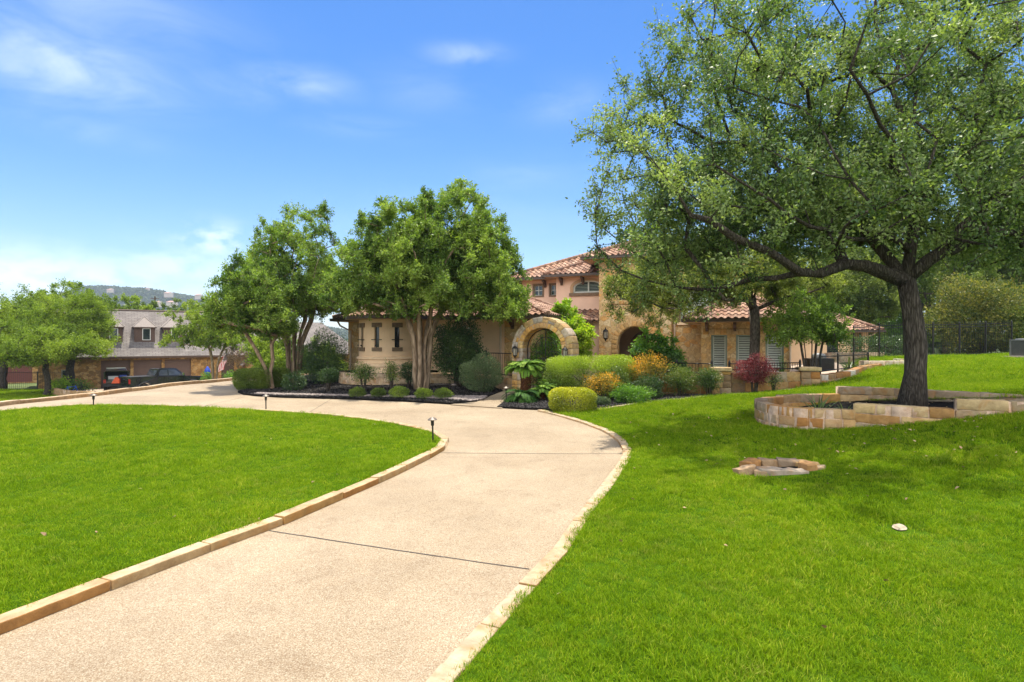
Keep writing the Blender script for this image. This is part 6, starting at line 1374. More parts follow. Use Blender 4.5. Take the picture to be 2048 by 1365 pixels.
a = W(152, 778, 45.5); bicycle((a.x, a.y, zg(a.x, a.y)), R(40), "dark bicycle nearest the neighbour's garage", M['blackplastic']); a = W(141, 776, 44.2); bicycle((a.x, a.y, zg(a.x, a.y)), R(10), 'blue bicycle standing left of the dark one', M['blue'])
# ---------------------------------------------------------------- trees
def PW3(px, py, d): v = W(px, py, d); return (v.x, v.y, v.z)
def base(px, d, dz=0.0):
    x = (px - 1024) / F * d; return (x, d, zg(x, d) + dz)
# big live oak in the planter
OD = 11.3; ox = (1822 - 1024) / F * OD; oz = planter_z(ox, OD) - .05
ob = (ox, OD, oz)
def O(px, py, dd=0): return PW3(px, py, OD + dd)
limbs = [[ob, O(1830, 745), O(1832, 690), O(1824, 620), O(1812, 560)],
 [O(1810, 562), O(1770, 545, -.1), O(1730, 532, -.2), O(1690, 528, -.4), O(1640, 548, -.6), O(1600, 545, -.8), O(1545, 505, -1.0), O(1470, 475, -1.2), O(1380, 430, -1.4)],
 [O(1810, 560), O(1778, 520, .2), O(1745, 480, .4), O(1700, 430, .6), O(1630, 370, .9), O(1520, 310, 1.2), O(1380, 260, 1.3)],
 [O(1812, 560), O(1822, 500, 0), O(1832, 420, .1), O(1822, 330, .2), O(1800, 220, .4), O(1770, 90, .5), O(1750, -20, .6)],
 [O(1812, 558), O(1860, 520, -.2), O(1890, 500, -.3), O(1925, 455, -.5), O(1990, 400, -.8), O(2080, 340, -1.1), O(2200, 260, -1.4)],
 [O(1822, 505), O(1770, 472, -.5), O(1700, 478, -.9), O(1620, 455, -1.2), O(1540, 400, -1.5), O(1430, 330, -1.9)],
 [O(1830, 440), O(1800, 350, -1.2), O(1760, 250, -2.2), O(1700, 140, -3.0)],
 [O(1828, 430), O(1870, 330, 1.2), O(1900, 220, 2.4), O(1950, 120, 3.2)],
 [O(1700, 430, .6), O(1650, 300, 1.6), O(1580, 180, 2.2), O(1520, 80, 2.4)],
 [O(1890, 500, -.3), O(1960, 470, 1.0), O(2060, 430, 2.2), O(2160, 400, 3.0)],
 [O(1690, 528, -.4), O(1660, 480, .5), O(1590, 430, 1.4), O(1480, 400, 2.0)]]
oc = Vector(O(1790, 230)); rg0 = np.random.default_rng(5)
tips = shell_tips(640, [(oc.x - .2, oc.y + .7, oc.z - .2, 6.0, 3.7, 3.7), (oc.x - 2.3, oc.y + 1.2, oc.z - .7, 3.5, 3.1, 2.9), (oc.x + 3.2, oc.y + .5, oc.z + .1, 4.2, 3.3, 3.3)], 3, .30, -.55)
lb = Vector(O(1440, 470, .8)); lr = Vector(O(1990, 455, .2)); lm2 = Vector(O(1640, 420, .3))
tips += shell_tips(190, [(lb.x, lb.y, lb.z, 2.6, 2.2, .95), (lr.x, lr.y, lr.z, 1.9, 2.2, .9), (lm2.x, lm2.y, lm2.z, 2.2, 2.2, .9)], 31, .2, -.8)
tips += [O(x, y, dd) for x, y, dd in ((1290, 560, .6), (1350, 575, .4), (1430, 580, .2), (1500, 560, 0), (1240, 540, .8), (1215, 345, .6), (1185, 265, 1.4), (1190, 430, .8), (1205, 455, 1.5), (1245, 470, .4), (1230, 225, 1.6), (1195, 385, 1.2), (1260, 500, 1.4), (1330, 520, .2), (1410, 545, .4), (1300, 160, .6), (1340, 120, 1), (1420, 90, 1), (1480, 530, -1.2), (1560, 30, 1.4), (1390, 500, 1.4), (1560, 470, -1.6),
    (1450, 400, -1.8), (1350, 380, -1.5), (1290, 300, -1.5), (1640, 250, -2.5), (1540, 200, -2), (1990, 490, -2), (2040, 470, -1), (2030, 520, 1.5), (1960, 430, -1.9), (2040, 380, -2), (1900, 330, -2.5), (1800, 300, -2.7), (1700, 360, -2.5))]
tree('oak_tree', 'big spreading live oak with dark furrowed bark rising from the stone planter', 'tree', ob, .18, limbs, tips, 'oak', 'bark_oak', per=36, twigs=9, tw=.60, L=.074, Wd=.038, seed=4, flare=1.6, tip_r=.010, wob=.22, tscale=1.1, nmax=24, up=.55, jit=.055, sag=.05)
# crape myrtle group at the turret bed
def multistem(bx, by, n, spread, h, seed, fork=2.2, bend=.6):
    rg = random.Random(seed); out = []
    z = zg(bx, by) - .05; out.append([(bx, by, z), (bx, by, z + .12)])
    for k in range(n):
        w = 2 * math.pi * (k + rg.random() * .5) / n; r0 = spread[0]; x, y = bx + math.cos(w) * r0, by + math.sin(w) * r0
        out.append([(x, y, z + .1), (x + math.cos(w) * .06, y + math.sin(w) * .06, z + fork * .5), (bx + math.cos(w) * (r0 + .14), by + math.sin(w) * (r0 + .14), z + fork), (bx + math.cos(w) * spread[1] * .5, by + math.sin(w) * spread[1] * .5, z + fork + (h - fork) * .38), (bx + math.cos(w) * spread[1], by + math.sin(w) * spread[1], z + h * rg.uniform(.75, .95))])
    return out
def stemmed(name, label, px, d, n, spread, h, ells, ntip, seed, r0, leaf='myrtle', bark='bark_myrtle', per=26, twigs=6, tw=.5, L=.075, group=None, fork=2.2, extra=(), up=.45, bottom=-.6, inner=.35, stem_r=.075, lean=None):
    b = base(px, d); root = empty(name, b, 0, label, 'tree', group)
    lims = lean or multistem(b[0], b[1], n, spread, h, seed, fork); tips = shell_tips(ntip, ells, seed, inner, bottom) + list(extra); tp = np.array(tips) - np.array(b)
    main = [[tuple(Vector(p) - Vector(b)) for p in l] for l in lims]
    pos, par, rad, mn = grow(r0, main, tp, seed, .009, .05, wob=.12)
    pos = np.array(pos); mb = MB()
    # stems: each limb keeps its own even, slender trunk
    rad = np.minimum(rad, stem_r); rad[0:2] = stem_r
    sk = skeleton_mesh(pos, par, rad, 1.0, 9); mb = sk
    C, D, Nn, Ls, Ws, tone, T, E = foliage(tp, per, twigs, tw, L, L * .5, seed, 1.2, up, 0, .05)
    for a, e in zip(T, E): mb.tube([tuple(a), tuple(e)], [.006, .003], 3, cap=False)
    mb.build('trunk', M[bark], root, True); leaf_mesh('crown', C, D, Nn, Ls, Ws, tone, M[leaf], parent=root); return root
GM = 'crape myrtles in the turret bed'
a = W(865, 525, 22.6); b2 = W(765, 560, 22.6); c2 = W(965, 570, 22.4)
stemmed('myrtle_tree', 'largest multi-stem tree with pale smooth trunks in front of the turret', 842, 22.4, 7, (.22, 1.7), 5.9, [(a.x, a.y, a.z + .2, 2.7, 2.5, 2.75), (b2.x, b2.y, b2.z - .2, 1.9, 2.0, 1.6), (c2.x, c2.y, c2.z - .2, 1.8, 2.0, 1.5), (a.x - 2.9, a.y, a.z - 1.2, 1.3, 1.5, .95), (a.x - 1.6, a.y - .3, a.z + .6, 1.7, 1.7, 1.3), (a.x + 1.7, a.y - .2, a.z + .5, 1.7, 1.7, 1.3), (a.x + 2.5, a.y, a.z - 1.6, 1.2, 1.5, .9), (a.x, a.y - .3, a.z - .9, 2.2, 2.0, 1.1), (a.x - .2, a.y - .9, a.z - 1.75, 2.9, 1.0, .6)], 860, 12, .25, per=44, twigs=8, tw=.46, L=.10, group=GM, fork=2.1, stem_r=.105)
a = W(585, 545, 26.4); b2 = W(520, 590, 26.2); c2 = W(655, 590, 26.5)
stemmed('myrtle_tree', 'vase-shaped multi-stem tree with a thick cluster of trunks left of the turret', 588, 26.2, 10, (.20, 1.8), 6.2, [(a.x, a.y, a.z, 2.6, 2.4, 2.6), (b2.x, b2.y, b2.z, 1.7, 1.9, 1.7), (c2.x, c2.y, c2.z, 1.4, 1.7, 1.5), (a.x, a.y - .4, a.z - 1.3, 2.3, 2.0, 1.2)], 430, 13, .27, per=36, twigs=8, tw=.46, L=.10, group=GM, fork=1.9, stem_r=.11)
a = W(505, 610, 23.6); bb = base(542, 23.4)
lean = [[bb, (bb[0], bb[1], bb[2] + .1)], [(bb[0] - .06, bb[1], bb[2] + .08), PW3(530, 735, 23.4), PW3(512, 700, 23.4), PW3(495, 672, 23.5), PW3(470, 630, 23.5)], [(bb[0] + .08, bb[1], bb[2] + .08), PW3(546, 720, 23.5), PW3(543, 690, 23.6), PW3(535, 650, 23.7), PW3(540, 590, 23.8)]]
stemmed('myrtle_tree', 'two-stemmed leaning tree beside the clipped hedge', 542, 23.4, 3, (.12, 1.2), 4, [(a.x, a.y, a.z, 1.8, 1.6, 1.6), (a.x - .9, a.y, a.z - .5, 1.1, 1.2, .9), (a.x + .9, a.y, a.z - .9, 1.0, 1.2, .8)], 210, 14, .15, per=38, twigs=8, tw=.42, L=.095, group=GM, stem_r=.075, lean=lean)
# oak by the pavilion
pd = 22.4; pb = base(1507, pd)
def Q_(px, py, dd=0): return PW3(px, py, pd + dd)
limbs = [[pb, Q_(1509, 700), Q_(1510, 650), Q_(1508, 615)], [Q_(1508, 617), Q_(1480, 585, -.2), Q_(1430, 560, -.5), Q_(1360, 540, -.8), Q_(1290, 530, -1)], [Q_(1508, 615), Q_(1515, 570, .2), Q_(1500, 520, .4), Q_(1470, 480, .5)], [Q_(1510, 620), Q_(1560, 600, -.3), Q_(1620, 585, -.6), Q_(1660, 570, -.8)], [Q_(1505, 600), Q_(1450, 600, -1.4), Q_(1400, 610, -2)]]
a = Q_(1370, 560); b2 = Q_(1480, 540); c2 = Q_(1590, 560); d2 = Q_(1290, 570, -.6)
tips = shell_tips(380, [(a[0], a[1], a[2], 2.5, 2.2, 1.5), (b2[0], b2[1], b2[2], 2.2, 2.2, 1.6), (c2[0], c2[1], c2[2], 1.9, 2.0, 1.2), (d2[0], d2[1], d2[2], 1.6, 1.6, 1.3)], 8, .3, -.75)
tips += [Q_(x, y, dd) for x, y, dd in ((1225, 610, -.8), (1240, 630, -1.0), (1300, 640, -1.2), (1318, 650, -1.1), (1225, 560, -.6), (1215, 590, -.7), (1260, 560, -1), (1350, 635, -1.2), (1400, 620, -1), (1275, 520, -.4), (1320, 500, 0))]
tree('oak_tree', 'slimmer oak with drooping yellow-green foliage in front of the shuttered pavilion', 'tree', pb, .19, limbs, tips, 'oak2', 'bark_grey', per=36, twigs=8, tw=.46, L=.08, Wd=.042, seed=9, tip_r=.008, wob=.2, tscale=1.2, up=.4, droop=.15)
# small bright tree right of it
sd_ = 21.6; a = W(1610, 640, sd_); b2 = W(1665, 665, sd_)
stemmed('courtyard_tree', 'small bright green tree with slender dark stems between pavilion and patio', 1622, sd_, 5, (.16, .8), 2.6, [(a.x, a.y, a.z, 1.5, 1.3, .95), (b2.x - .15, b2.y, b2.z, .7, .9, .6), (a.x - .5, a.y, a.z - .5, 1.1, 1.0, .6)], 120, 15, .12, leaf='myrtle', bark='bark_grey', per=22, twigs=6, tw=.38, L=.105, fork=1.0, stem_r=.045)
# bright yellow-green tree behind the arch, and the large-leaved one in front of the entry
a = W(1136, 658, 25.8); b2 = W(1162, 690, 25.4)
stemmed('courtyard_tree', 'yellow-green tree behind the stone arch against the pink wall', 1150, 25.6, 4, (.1, .6), 2.8, [(a.x, a.y, a.z + .1, .85, .9, .95), (b2.x, b2.y, b2.z, .5, .8, .9), (a.x + .3, a.y, a.z - .9, .6, .8, .7)], 90, 16, .10, leaf='lime', bark='bark_grey', per=20, twigs=6, tw=.30, L=.16, fork=1.0, stem_r=.04)
a = W(1320, 700, 22.8); b2 = W(1280, 705, 22.6)
stemmed('fig_shrub', 'broad-leaved shrub growing in front of the arched entry', 1322, 22.8, 4, (.1, .7), 1.9, [(a.x, a.y, a.z, .9, .8, .75), (b2.x, b2.y, b2.z, .55, .6, .4), (a.x + .3, a.y, a.z - .7, .9, .8, .5)], 62, 17, .06, leaf='fresh', bark='bark_grey', per=13, twigs=5, tw=.36, L=.17, fork=.8, stem_r=.03)
# small tree by the neighbour's entry, bare pinkish shrub beyond
a = W(415, 655, 45); b2 = W(455, 690, 44.5)
nt_ = stemmed('young_tree', "light green young tree in front of the neighbour's entry", 428, 44.5, 3, (.12, 1.2), 5.0, [(a.x, a.y, a.z + .2, 2.6, 2.4, 1.9), (b2.x, b2.y, b2.z + .6, 1.8, 1.8, 1.3), (a.x - 1.5, a.y, a.z - .9, 1.4, 1.4, .8)], 190, 18, .16, leaf='treeline', bark='bark_myrtle', per=24, twigs=6, tw=.6, L=.15, fork=2.4, stem_r=.09)
a = W(480, 712, 46)
stemmed('twiggy_shrub', "pinkish twiggy shrub beside the neighbour's flag", 492, 46, 5, (.1, 1.2), 2.6, [(a.x, a.y, a.z, 1.4, 1.2, 1.1)], 90, 19, .08, leaf='pinktwig', bark='bark_myrtle', per=6, twigs=7, tw=.55, L=.08, fork=.9, stem_r=.03)
# ---------------------------------------------------------------- neighbour's oaks and trees beyond the roofs
def crowntree(name, label, px, d, top, half, bot, seed, leaf, group=None, ntip=230, per=26, twigs=7, L=.16, r0=.28, bark='bark_oak', zb=None, flat=.8, tw=.7, lobes=4):
    b = base(px, d) if zb is None else ((px - 1024) / F * d, d, zb); rg = np.random.default_rng(seed)
    zt = CAMH - (top - 682.5) / F * d; z0 = CAMH - (bot - 682.5) / F * d; cz = (zt + z0) / 2; rz = (zt - z0) / 2; rx = half / F * d
    ells = [(b[0], b[1], cz, rx * .8, rx * .8, rz)]
    for k in range(lobes):
        w = 6.283 * (k + rg.random() * .6) / lobes; ells.append((b[0] + math.cos(w) * rx * .55, b[1] + math.sin(w) * rx * .55, cz + rz * rg.uniform(-.45, .25), rx * rg.uniform(.4, .55), rx * .5, rz * rg.uniform(.45, .65)))
    tips = shell_tips(ntip, ells, seed, .5, -.7); fk = (b[0], b[1], max(b[2] + 1.2, z0 + rz * .25)); lm = [[b, (b[0] + .1, b[1], b[2] + (fk[2] - b[2]) * .6), fk]]
    for k in range(5):
        w = 6.283 * (k + rg.random() * .5) / 5; lm.append([fk, (b[0] + math.cos(w) * rx * .3, b[1] + math.sin(w) * rx * .3, fk[2] + (cz - fk[2]) * .6 + .3), (b[0] + math.cos(w) * rx * .55, b[1] + math.sin(w) * rx * .55, cz + rz * .2)])
    return tree(name, label, 'tree', b, r0, lm, tips, leaf, bark, per=per, twigs=twigs, tw=tw, L=L, Wd=L * .52, seed=seed, group=group, tip_r=.018, wob=.2, tscale=.55, twig_mesh=False, minr=.02, jit=.09, up=.5, spread=.18)
GN = "broad oaks round the neighbour's house"
crowntree('oak_tree', "dark-stemmed oak shading the neighbour's stone bed wall", 92, 44, 652, 112, 738, 21, 'treeline', GN, 420, L=.13, r0=.20, lobes=6)
crowntree('oak_tree', "bright oak reaching over the left end of the garage roof", 138, 47.5, 578, 82, 712, 22, 'treeline', GN, 420, L=.13, lobes=6)
crowntree('oak_tree', "oak at the far left edge behind the black neighbour fence", 5, 50, 565, 90, 745, 23, 'treeline', GN, 380, L=.14, lobes=6)
GB = 'trees beyond the neighbour roofs'
crowntree('leafy_tree', 'rounded tree rising behind the left end of the shingled ridge', 245, 82, 588, 62, 680, 24, 'treeline', GB, 160, L=.24, r0=.25)
crowntree('leafy_tree', 'tall tree standing behind the bright oak at the roof end', 120, 76, 568, 85, 700, 25, 'treeline', GB, 200, L=.24, r0=.25)
crowntree('leafy_tree', 'darker tree behind the right half of the shingled ridge', 375, 95, 600, 70, 680, 26, 'backtree', GB, 160, L=.26, r0=.25)
crowntree('leafy_tree', 'small rounded tree just behind the middle of the shingled ridge', 300, 88, 606, 50, 680, 33, 'backtree', GB, 120, L=.25, r0=.25)
crowntree('leafy_tree', 'bushy tree between the twin neighbour roofs and the trunk cluster', 640, 62, 690, 60, 770, 27, 'treeline', GB, 150, L=.18, r0=.2)
crowntree('leafy_tree', 'bright bushy tree behind the vase-shaped trunks', 545, 40, 665, 48, 760, 28, 'treeline', GB, 150, L=.15, r0=.16)
# ---------------------------------------------------------------- woodland behind the right fence, tree by tree
GR = 'trees behind the right lawn and fence'
for i, (px, d, top, half, bot, leaf, lab) in enumerate([
  (1600, 52, 490, 110, 700, 'backtree', 'mid green tree directly behind the far wing roof'),
  (1700, 46, 470, 120, 705, 'backtree', 'dense tree rising right behind the patio corner roof'),
  (1790, 58, 350, 150, 710, 'backtree', 'tall tree seen through the oak limbs left of its trunk'),
  (1890, 48, 385, 150, 715, 'backtree', 'tree standing between the oak trunk and the yellowish shrub'),
  (1985, 55, 310, 165, 715, 'backtree', 'tall dark tree behind the yellowish shrub'),
  (2090, 47, 350, 165, 715, 'backtree', 'tree at the right edge behind the air conditioner'),
  (1775, 50, 585, 62, 712, 'fresh', 'low bright tree behind the patio roof left of the oak trunk')]):
    crowntree('shade_tree', lab, px, d, top, half, bot, 50 + i, leaf, GR, 380 if half > 70 else 120, L=.19, r0=.24, per=26)
b = base(1955, 35); bush('photinia_shrub', 'huge rounded yellowish-bronze shrub behind the tall black fence', 'shrub', b, (2.9, 2.3, 4.9), 'photinia', 30000, .15, .07, 61, shell=.6, rag=.2, tscale=2.2, spread=.32)
b = base(1760, 33.5); bush('dark_hedge', 'dark low hedge beyond the fence left of the oak trunk', 'hedge', b, (2.4, .8, 1.3), 'darkshrub', 7000, .10, .05, 62, boxy=.5)
b = base(2075, 33); bush('dark_hedge', 'dark tall shrub at the right edge behind the air conditioner', 'shrub', b, (1.9, 1.3, 3.1), 'backtree', 12000, .13, .06, 63)
# ---------------------------------------------------------------- clipped and loose shrubs
GS = 'small round shrubs along the pebble band'
for i, (px, d, w, h, lab) in enumerate([(715, 19.9, .28, .36, 'leftmost of the five small round shrubs, duller green, at the foot of the turret wall'), (757, 19.75, .26, .34, 'second small round shrub from the left, below the middle slit window'), (799, 19.6, .33, .42, 'brightest small round shrub, just left of the pale trunks'),
     (847, 19.35, .29, .38, 'small round shrub directly in front of the pale trunks'), (887, 19.2, .31, .39, 'small round shrub beside the pebble-band path light')]):
    bush('round_shrub', lab, 'shrub', base(px, d), (w, w, h), 'boxwood' if i in (0, 1) else 'hedge', 3600, .040, .012, 70 + i, GS, rag=.08, stems=4, out=1.2)
bush('clipped_hedge', 'clipped rounded hedge at the left tip of the turret bed', 'hedge', base(512, 23.7), (.80, .70, .88), 'boxwood', 36000, .042, .022, 80, boxy=.4, rag=.03, stems=3, shell=.5)
bush('clipped_hedge', 'lower clipped hedge behind the two-stemmed tree', 'hedge', base(551, 24.4), (.55, .6, .85), 'boxwood', 22000, .042, .022, 81, boxy=.4, rag=.03, stems=3, shell=.5)
def B(name, lab, cat, px0, px1, top, d, leaf, n, L, seed, wr=.45, dz=0, depth=None, **k):
    c = (px0 + px1) / 2; b = base(c, d, dz); rx = (px1 - px0) / 2 / F * d; h = CAMH - (top - 682.5) / F * d - b[2]
    return bush(name, lab, cat, b, (rx, depth or rx * .9, h), leaf, n, L, L * wr, seed, **k)
B('dark_shrub', 'low dark shrub at the foot of the trunk cluster', 'shrub', 565, 612, 744, 22.6, 'darkshrub', 3000, .06, 82)
B('dark_shrub', 'big dark shrub between the trunk cluster and the turret', 'shrub', 604, 692, 668, 25.6, 'darkshrub', 14000, .07, 83, rag=.18)
B('dark_shrub', 'dark shrub pruned up on bare stems left of the round block wall', 'shrub', 636, 678, 738, 21.8, 'darkshrub', 3600, .055, 84, bottom=.45, stems=8)
GD = 'nandina shrubs'
B('nandina_shrub', 'airy nandina in front of the turret below the slit windows', 'shrub', 702, 752, 728, 21.6, 'nandina', 2600, .07, 85, .32, bottom=.35, rag=.25, stems=9, group=GD, shell=.8)
B('nandina_shrub', 'thin nandina right of the slit windows', 'shrub', 768, 798, 722, 21.8, 'nandina', 1500, .07, 86, .32, bottom=.3, rag=.25, stems=6, group=GD, shell=.8)
B('nandina_shrub', 'dark nandina touching the left side of the pale trunks', 'shrub', 800, 836, 724, 22.9, 'darkshrub', 2400, .07, 87, .34, bottom=.25, rag=.2, stems=6, group=GD)
B('dark_shrub', 'tall dark shrub right of the pale trunks against the stone wall', 'shrub', 868, 964, 640, 23.4, 'darkshrub', 16000, .09, 88, rag=.2, bottom=.12, stems=7, depth=.75)
B('grey_shrub', 'dense grey-green rounded shrub left of the stone arch', 'shrub', 922, 1006, 712, 21.3, 'greyshrub', 15000, .055, 89, .36, rag=.10, out=1.0)
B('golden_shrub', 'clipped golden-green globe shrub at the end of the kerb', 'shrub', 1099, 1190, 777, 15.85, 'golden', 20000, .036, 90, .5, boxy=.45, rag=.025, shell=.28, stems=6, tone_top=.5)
B('round_shrub', 'small dull ball shrub just right of the golden globe', 'shrub', 1187, 1221, 794, 16.9, 'greyshrub', 3200, .04, 91, .4, rag=.1)
B('leafy_shrub', 'loose light green shrub at the lawn edge before the orange nandinas', 'shrub', 1222, 1300, 771, 17.3, 'fresh', 4200, .07, 92, .42, rag=.25, shell=.75)
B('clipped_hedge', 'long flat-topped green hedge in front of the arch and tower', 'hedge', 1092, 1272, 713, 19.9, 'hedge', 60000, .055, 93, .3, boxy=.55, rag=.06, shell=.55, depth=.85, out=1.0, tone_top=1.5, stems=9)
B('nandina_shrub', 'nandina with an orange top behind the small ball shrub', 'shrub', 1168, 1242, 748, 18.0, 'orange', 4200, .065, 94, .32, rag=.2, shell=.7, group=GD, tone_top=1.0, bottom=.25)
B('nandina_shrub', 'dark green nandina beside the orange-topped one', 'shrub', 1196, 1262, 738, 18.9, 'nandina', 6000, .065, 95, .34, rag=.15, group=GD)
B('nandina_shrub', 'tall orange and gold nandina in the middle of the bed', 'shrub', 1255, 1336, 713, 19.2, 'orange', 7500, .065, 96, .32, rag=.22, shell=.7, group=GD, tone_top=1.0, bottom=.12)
B('nandina_shrub', 'dark nandina growing in front of the tall orange one', 'shrub', 1268, 1326, 752, 18.4, 'darkshrub', 4200, .065, 97, .34, rag=.2, group=GD)
B('nandina_shrub', 'dark nandina before the low wall, second from the pier', 'shrub', 1328, 1396, 732, 18.9, 'nandina', 5200, .06, 98, .34, rag=.22, group=GD, bottom=.15, shell=.75)
B('nandina_shrub', 'dark nandina on bare stems beside the stone pier', 'shrub', 1394, 1440, 734, 18.6, 'nandina', 3600, .06, 99, .34, rag=.22, group=GD, bottom=.2, shell=.75)
B('nandina_shrub', 'little sparse nandina right of the red bush', 'shrub', 1532, 1562, 742, 19.2, 'nandina', 700, .06, 100, .32, rag=.25, group=GD, bottom=.2, shell=.9)
B('red_shrub', 'burgundy red bush clipped to a dome on bare stems', 'shrub', 1474, 1544, 714, 18.9, 'red', 7000, .05, 101, .42, rag=.2, bottom=.30, stems=10, shell=.5)
B('leafy_shrub', 'dark leafy shrub behind the gate in the courtyard', 'shrub', 1052, 1140, 672, 24.2, 'fresh', 9000, .08, 102, .45, rag=.2)
B('dark_shrub', 'dark shrub at the foot of the broad-leaved shrub', 'shrub', 1318, 1372, 712, 21.9, 'darkshrub', 4000, .07, 103, .45, rag=.2)
B('climbing_plant', 'slender green plant against the pavilion wall', 'plant', 1556, 1572, 708, 20.9, 'fresh', 500, .06, 104, .4, rag=.2, shell=.9)
B('entry_shrub', "low green shrub beneath the neighbour's young tree", 'shrub', 402, 425, 744, 48.5, 'fresh', 1500, .12, 105, .5)
B('entry_shrub', "low green shrub under the neighbour's flag", 'shrub', 446, 476, 742, 49.5, 'fresh', 1500, .12, 106, .5)
B('bed_plants', "pale leafy plants in the neighbour's walled bed", 'plant', 105, 140, 758, 44.6, 'lime', 1800, .14, 107, .4, rag=.3, dz=.2)
B('bed_plants', "dark leafy plants behind the bicycles", 'plant', 130, 178, 762, 46.2, 'fresh', 1800, .14, 108, .4, rag=.3)
# ---------------------------------------------------------------- sago palms, yuccas
def fronds(root, name, c, n, ln, droop, leaf, seed, rise=(.1, 1.2), nl=60, lw=.010, ll=.18):
    rg = random.Random(seed); Cs = []; Ds = []; Ns = []; Ls = []; Ws = []; Ts = []; mb = MB()
    for k in range(n):
        w = 6.283 * (k * .618 + rg.random() * .04); el = rg.uniform(*rise); h = Vector((math.cos(w), math.sin(w), 0)); L = ln * rg.uniform(.85, 1.1); p = Vector(c); a = el; pts = [p.copy()]; m = 12; tn = rg.random()
        for i in range(m):
            d = h * math.cos(a) + Vector((0, 0, math.sin(a))); p = p + d * L / m; a -= droop / m * (1 + i / m); pts.append(p.copy())
        mb.tube([tuple(q) for q in pts], [.010 - .0007 * i for i in range(m + 1)], 4, cap=False)
        side = Vector((-h.y, h.x, 0))
        for i in range(nl):
            t = (i + 1) / nl; s = t * m; j = min(int(s), m - 1); q = pts[j].lerp(pts[j+1], s - j); tg = (pts[j+1] - pts[j]).normalized(); up = side.cross(tg)
            for sg in (-1, 1):
                d = (side * sg * .85 + tg * .65 + up * .30).normalized(); Cs.append(q); Ds.append(d); Ns.append((up + side * sg * .2).normalized()); Ls.append(ll * (.35 + .65 * math.sin(math.pi * min(1, t * .85 + .12)))); Ws.append(lw); Ts.append(.35 + .5 * t * .6 + (tn - .5) * .5 + rg.uniform(-.1, .1))
    f = leaf_mesh(name, np.array([tuple(v) for v in Cs]), np.array([tuple(v) for v in Ds]), np.array([tuple(v) for v in Ns]), np.array(Ls), np.array(Ws), np.array(Ts), M[leaf], .05, root)
    mb.build('frond_ribs', M[leaf], root, True); return f
bs = base(1046, 19.3); sg_ = empty('sago_palm', bs, 0, 'tall sago palm with a reddish trunk and bright green crown by the gate', 'palm', 'sago palms')
ht = CAMH - (736 - 682.5) / F * 19.3 - bs[2]
mb = MB(); n = 16; mb.tube([(.10 * math.sin(i * .18), 0, -.05 + ht * i / n) for i in range(n + 1)], [(.165 - .02 * math.sin(i * .2)) * (1.06 if i % 2 else .97) for i in range(n + 1)], 14)
for i in range(150):
    z = ht * (i + .5) / 150; w = i * 2.4; r = .155; x0 = .10 * math.sin(z / ht * n * .18); mb.box((x0 + r * math.cos(w), r * math.sin(w), z), (.05, .045, .05), w)
mb.build('trunk', M['palmtrunk'], sg_); fronds(sg_, 'crown', (.05, 0, ht), 80, .74, .95, 'palm', 1, (.12, .95), nl=84, lw=.009)
bs = base(1043, 18.3); s2 = empty('sago_palm', bs, 0, 'low dark sago palm at the foot of the tall one', 'palm', 'sago palms'); mb = MB(); mb.lathe([(.15, -.05), (.16, .18), (.08, .28)], 12); mb.build('trunk', M['palmtrunk'], s2); fronds(s2, 'crown', (0, 0, .22), 54, .70, 1.1, 'palmdark', 2, (.0, 1.0))
bs = base(1084, 18.9); s3 = empty('sago_palm', bs, 0, 'small sago palm between the tall one and the golden globe', 'palm', 'sago palms'); mb = MB(); mb.lathe([(.12, -.05), (.12, .24), (.06, .30)], 12); mb.build('trunk', M['palmtrunk'], s3); fronds(s3, 'crown', (0, 0, .28), 34, .58, 1.2, 'palm', 3, (.15, 1.3))
bs = base(1096, 19.6); s4 = empty('sago_palm', bs, 0, 'sago palm half hidden behind the small one at the hedge foot', 'palm', 'sago palms'); mb = MB(); mb.lathe([(.12, -.05), (.12, .34), (.06, .42)], 12); mb.build('trunk', M['palmtrunk'], s4); fronds(s4, 'crown', (0, 0, .40), 28, .6, 1.2, 'palm', 4, (.1, 1.3))
def yucca(px, d, n, ln, seed, lab, leaf='yucca', z=None, wd=.035, name='yucca', lo=.15):
    b = base(px, d); b = (b[0], b[1], z if z is not None else b[2]); r = empty(name, b, 0, lab, 'plant'); rg = random.Random(seed); mb = MB(); tn = []
    for k in range(n):
        w = rg.uniform(0, 6.283); el = rg.uniform(lo, 1.45); L = ln * rg.uniform(.6, 1.1); h = Vector((math.cos(w), math.sin(w), 0)); s = Vector((-h.y, h.x, 0)); p = h * .04; a = el; o = len(mb.v); m = 5; vs = []
        for i in range(m + 1):
            ww = wd * (1 - (i / m) ** 1.6) * .5 + .001; vs += [p + s * ww, p - s * ww]; p = p + (h * math.cos(a) + Vector((0, 0, math.sin(a)))) * L / m; a -= rg.uniform(.05, .28)
        mb.add(vs, [(2*i, 2*i+1, 2*i+3, 2*i+2) for i in range(m)]); t = rg.random(); tn += [t] * m
    o = mb.build('leaves', M[leaf], r); at = o.data.attributes.new('tone', 'FLOAT', 'FACE'); at.data.foreach_set('value', np.array(tn, np.float32)); return r
yx = (1640 - 1024) / F * 11.5; yucca(1638, 11.45, 70, .62, 1, 'spiky strap-leaved plant inside the left end of the planter', z=planter_z(yx, 11.45))
yucca(1688, 11.6, 16, .42, 2, 'small strap-leaved plant beside the step of the planter', z=planter_z((1688 - 1024) / F * 11.6, 11.6))
yucca(1697, 23.5, 46, .95, 3, 'spiky yucca on the patio behind the curved wall', wd=.05); yucca(1722, 24.3, 30, .7, 4, 'pale fan-leaved plant at the end of the curved wall', leaf='greyshrub', wd=.05)
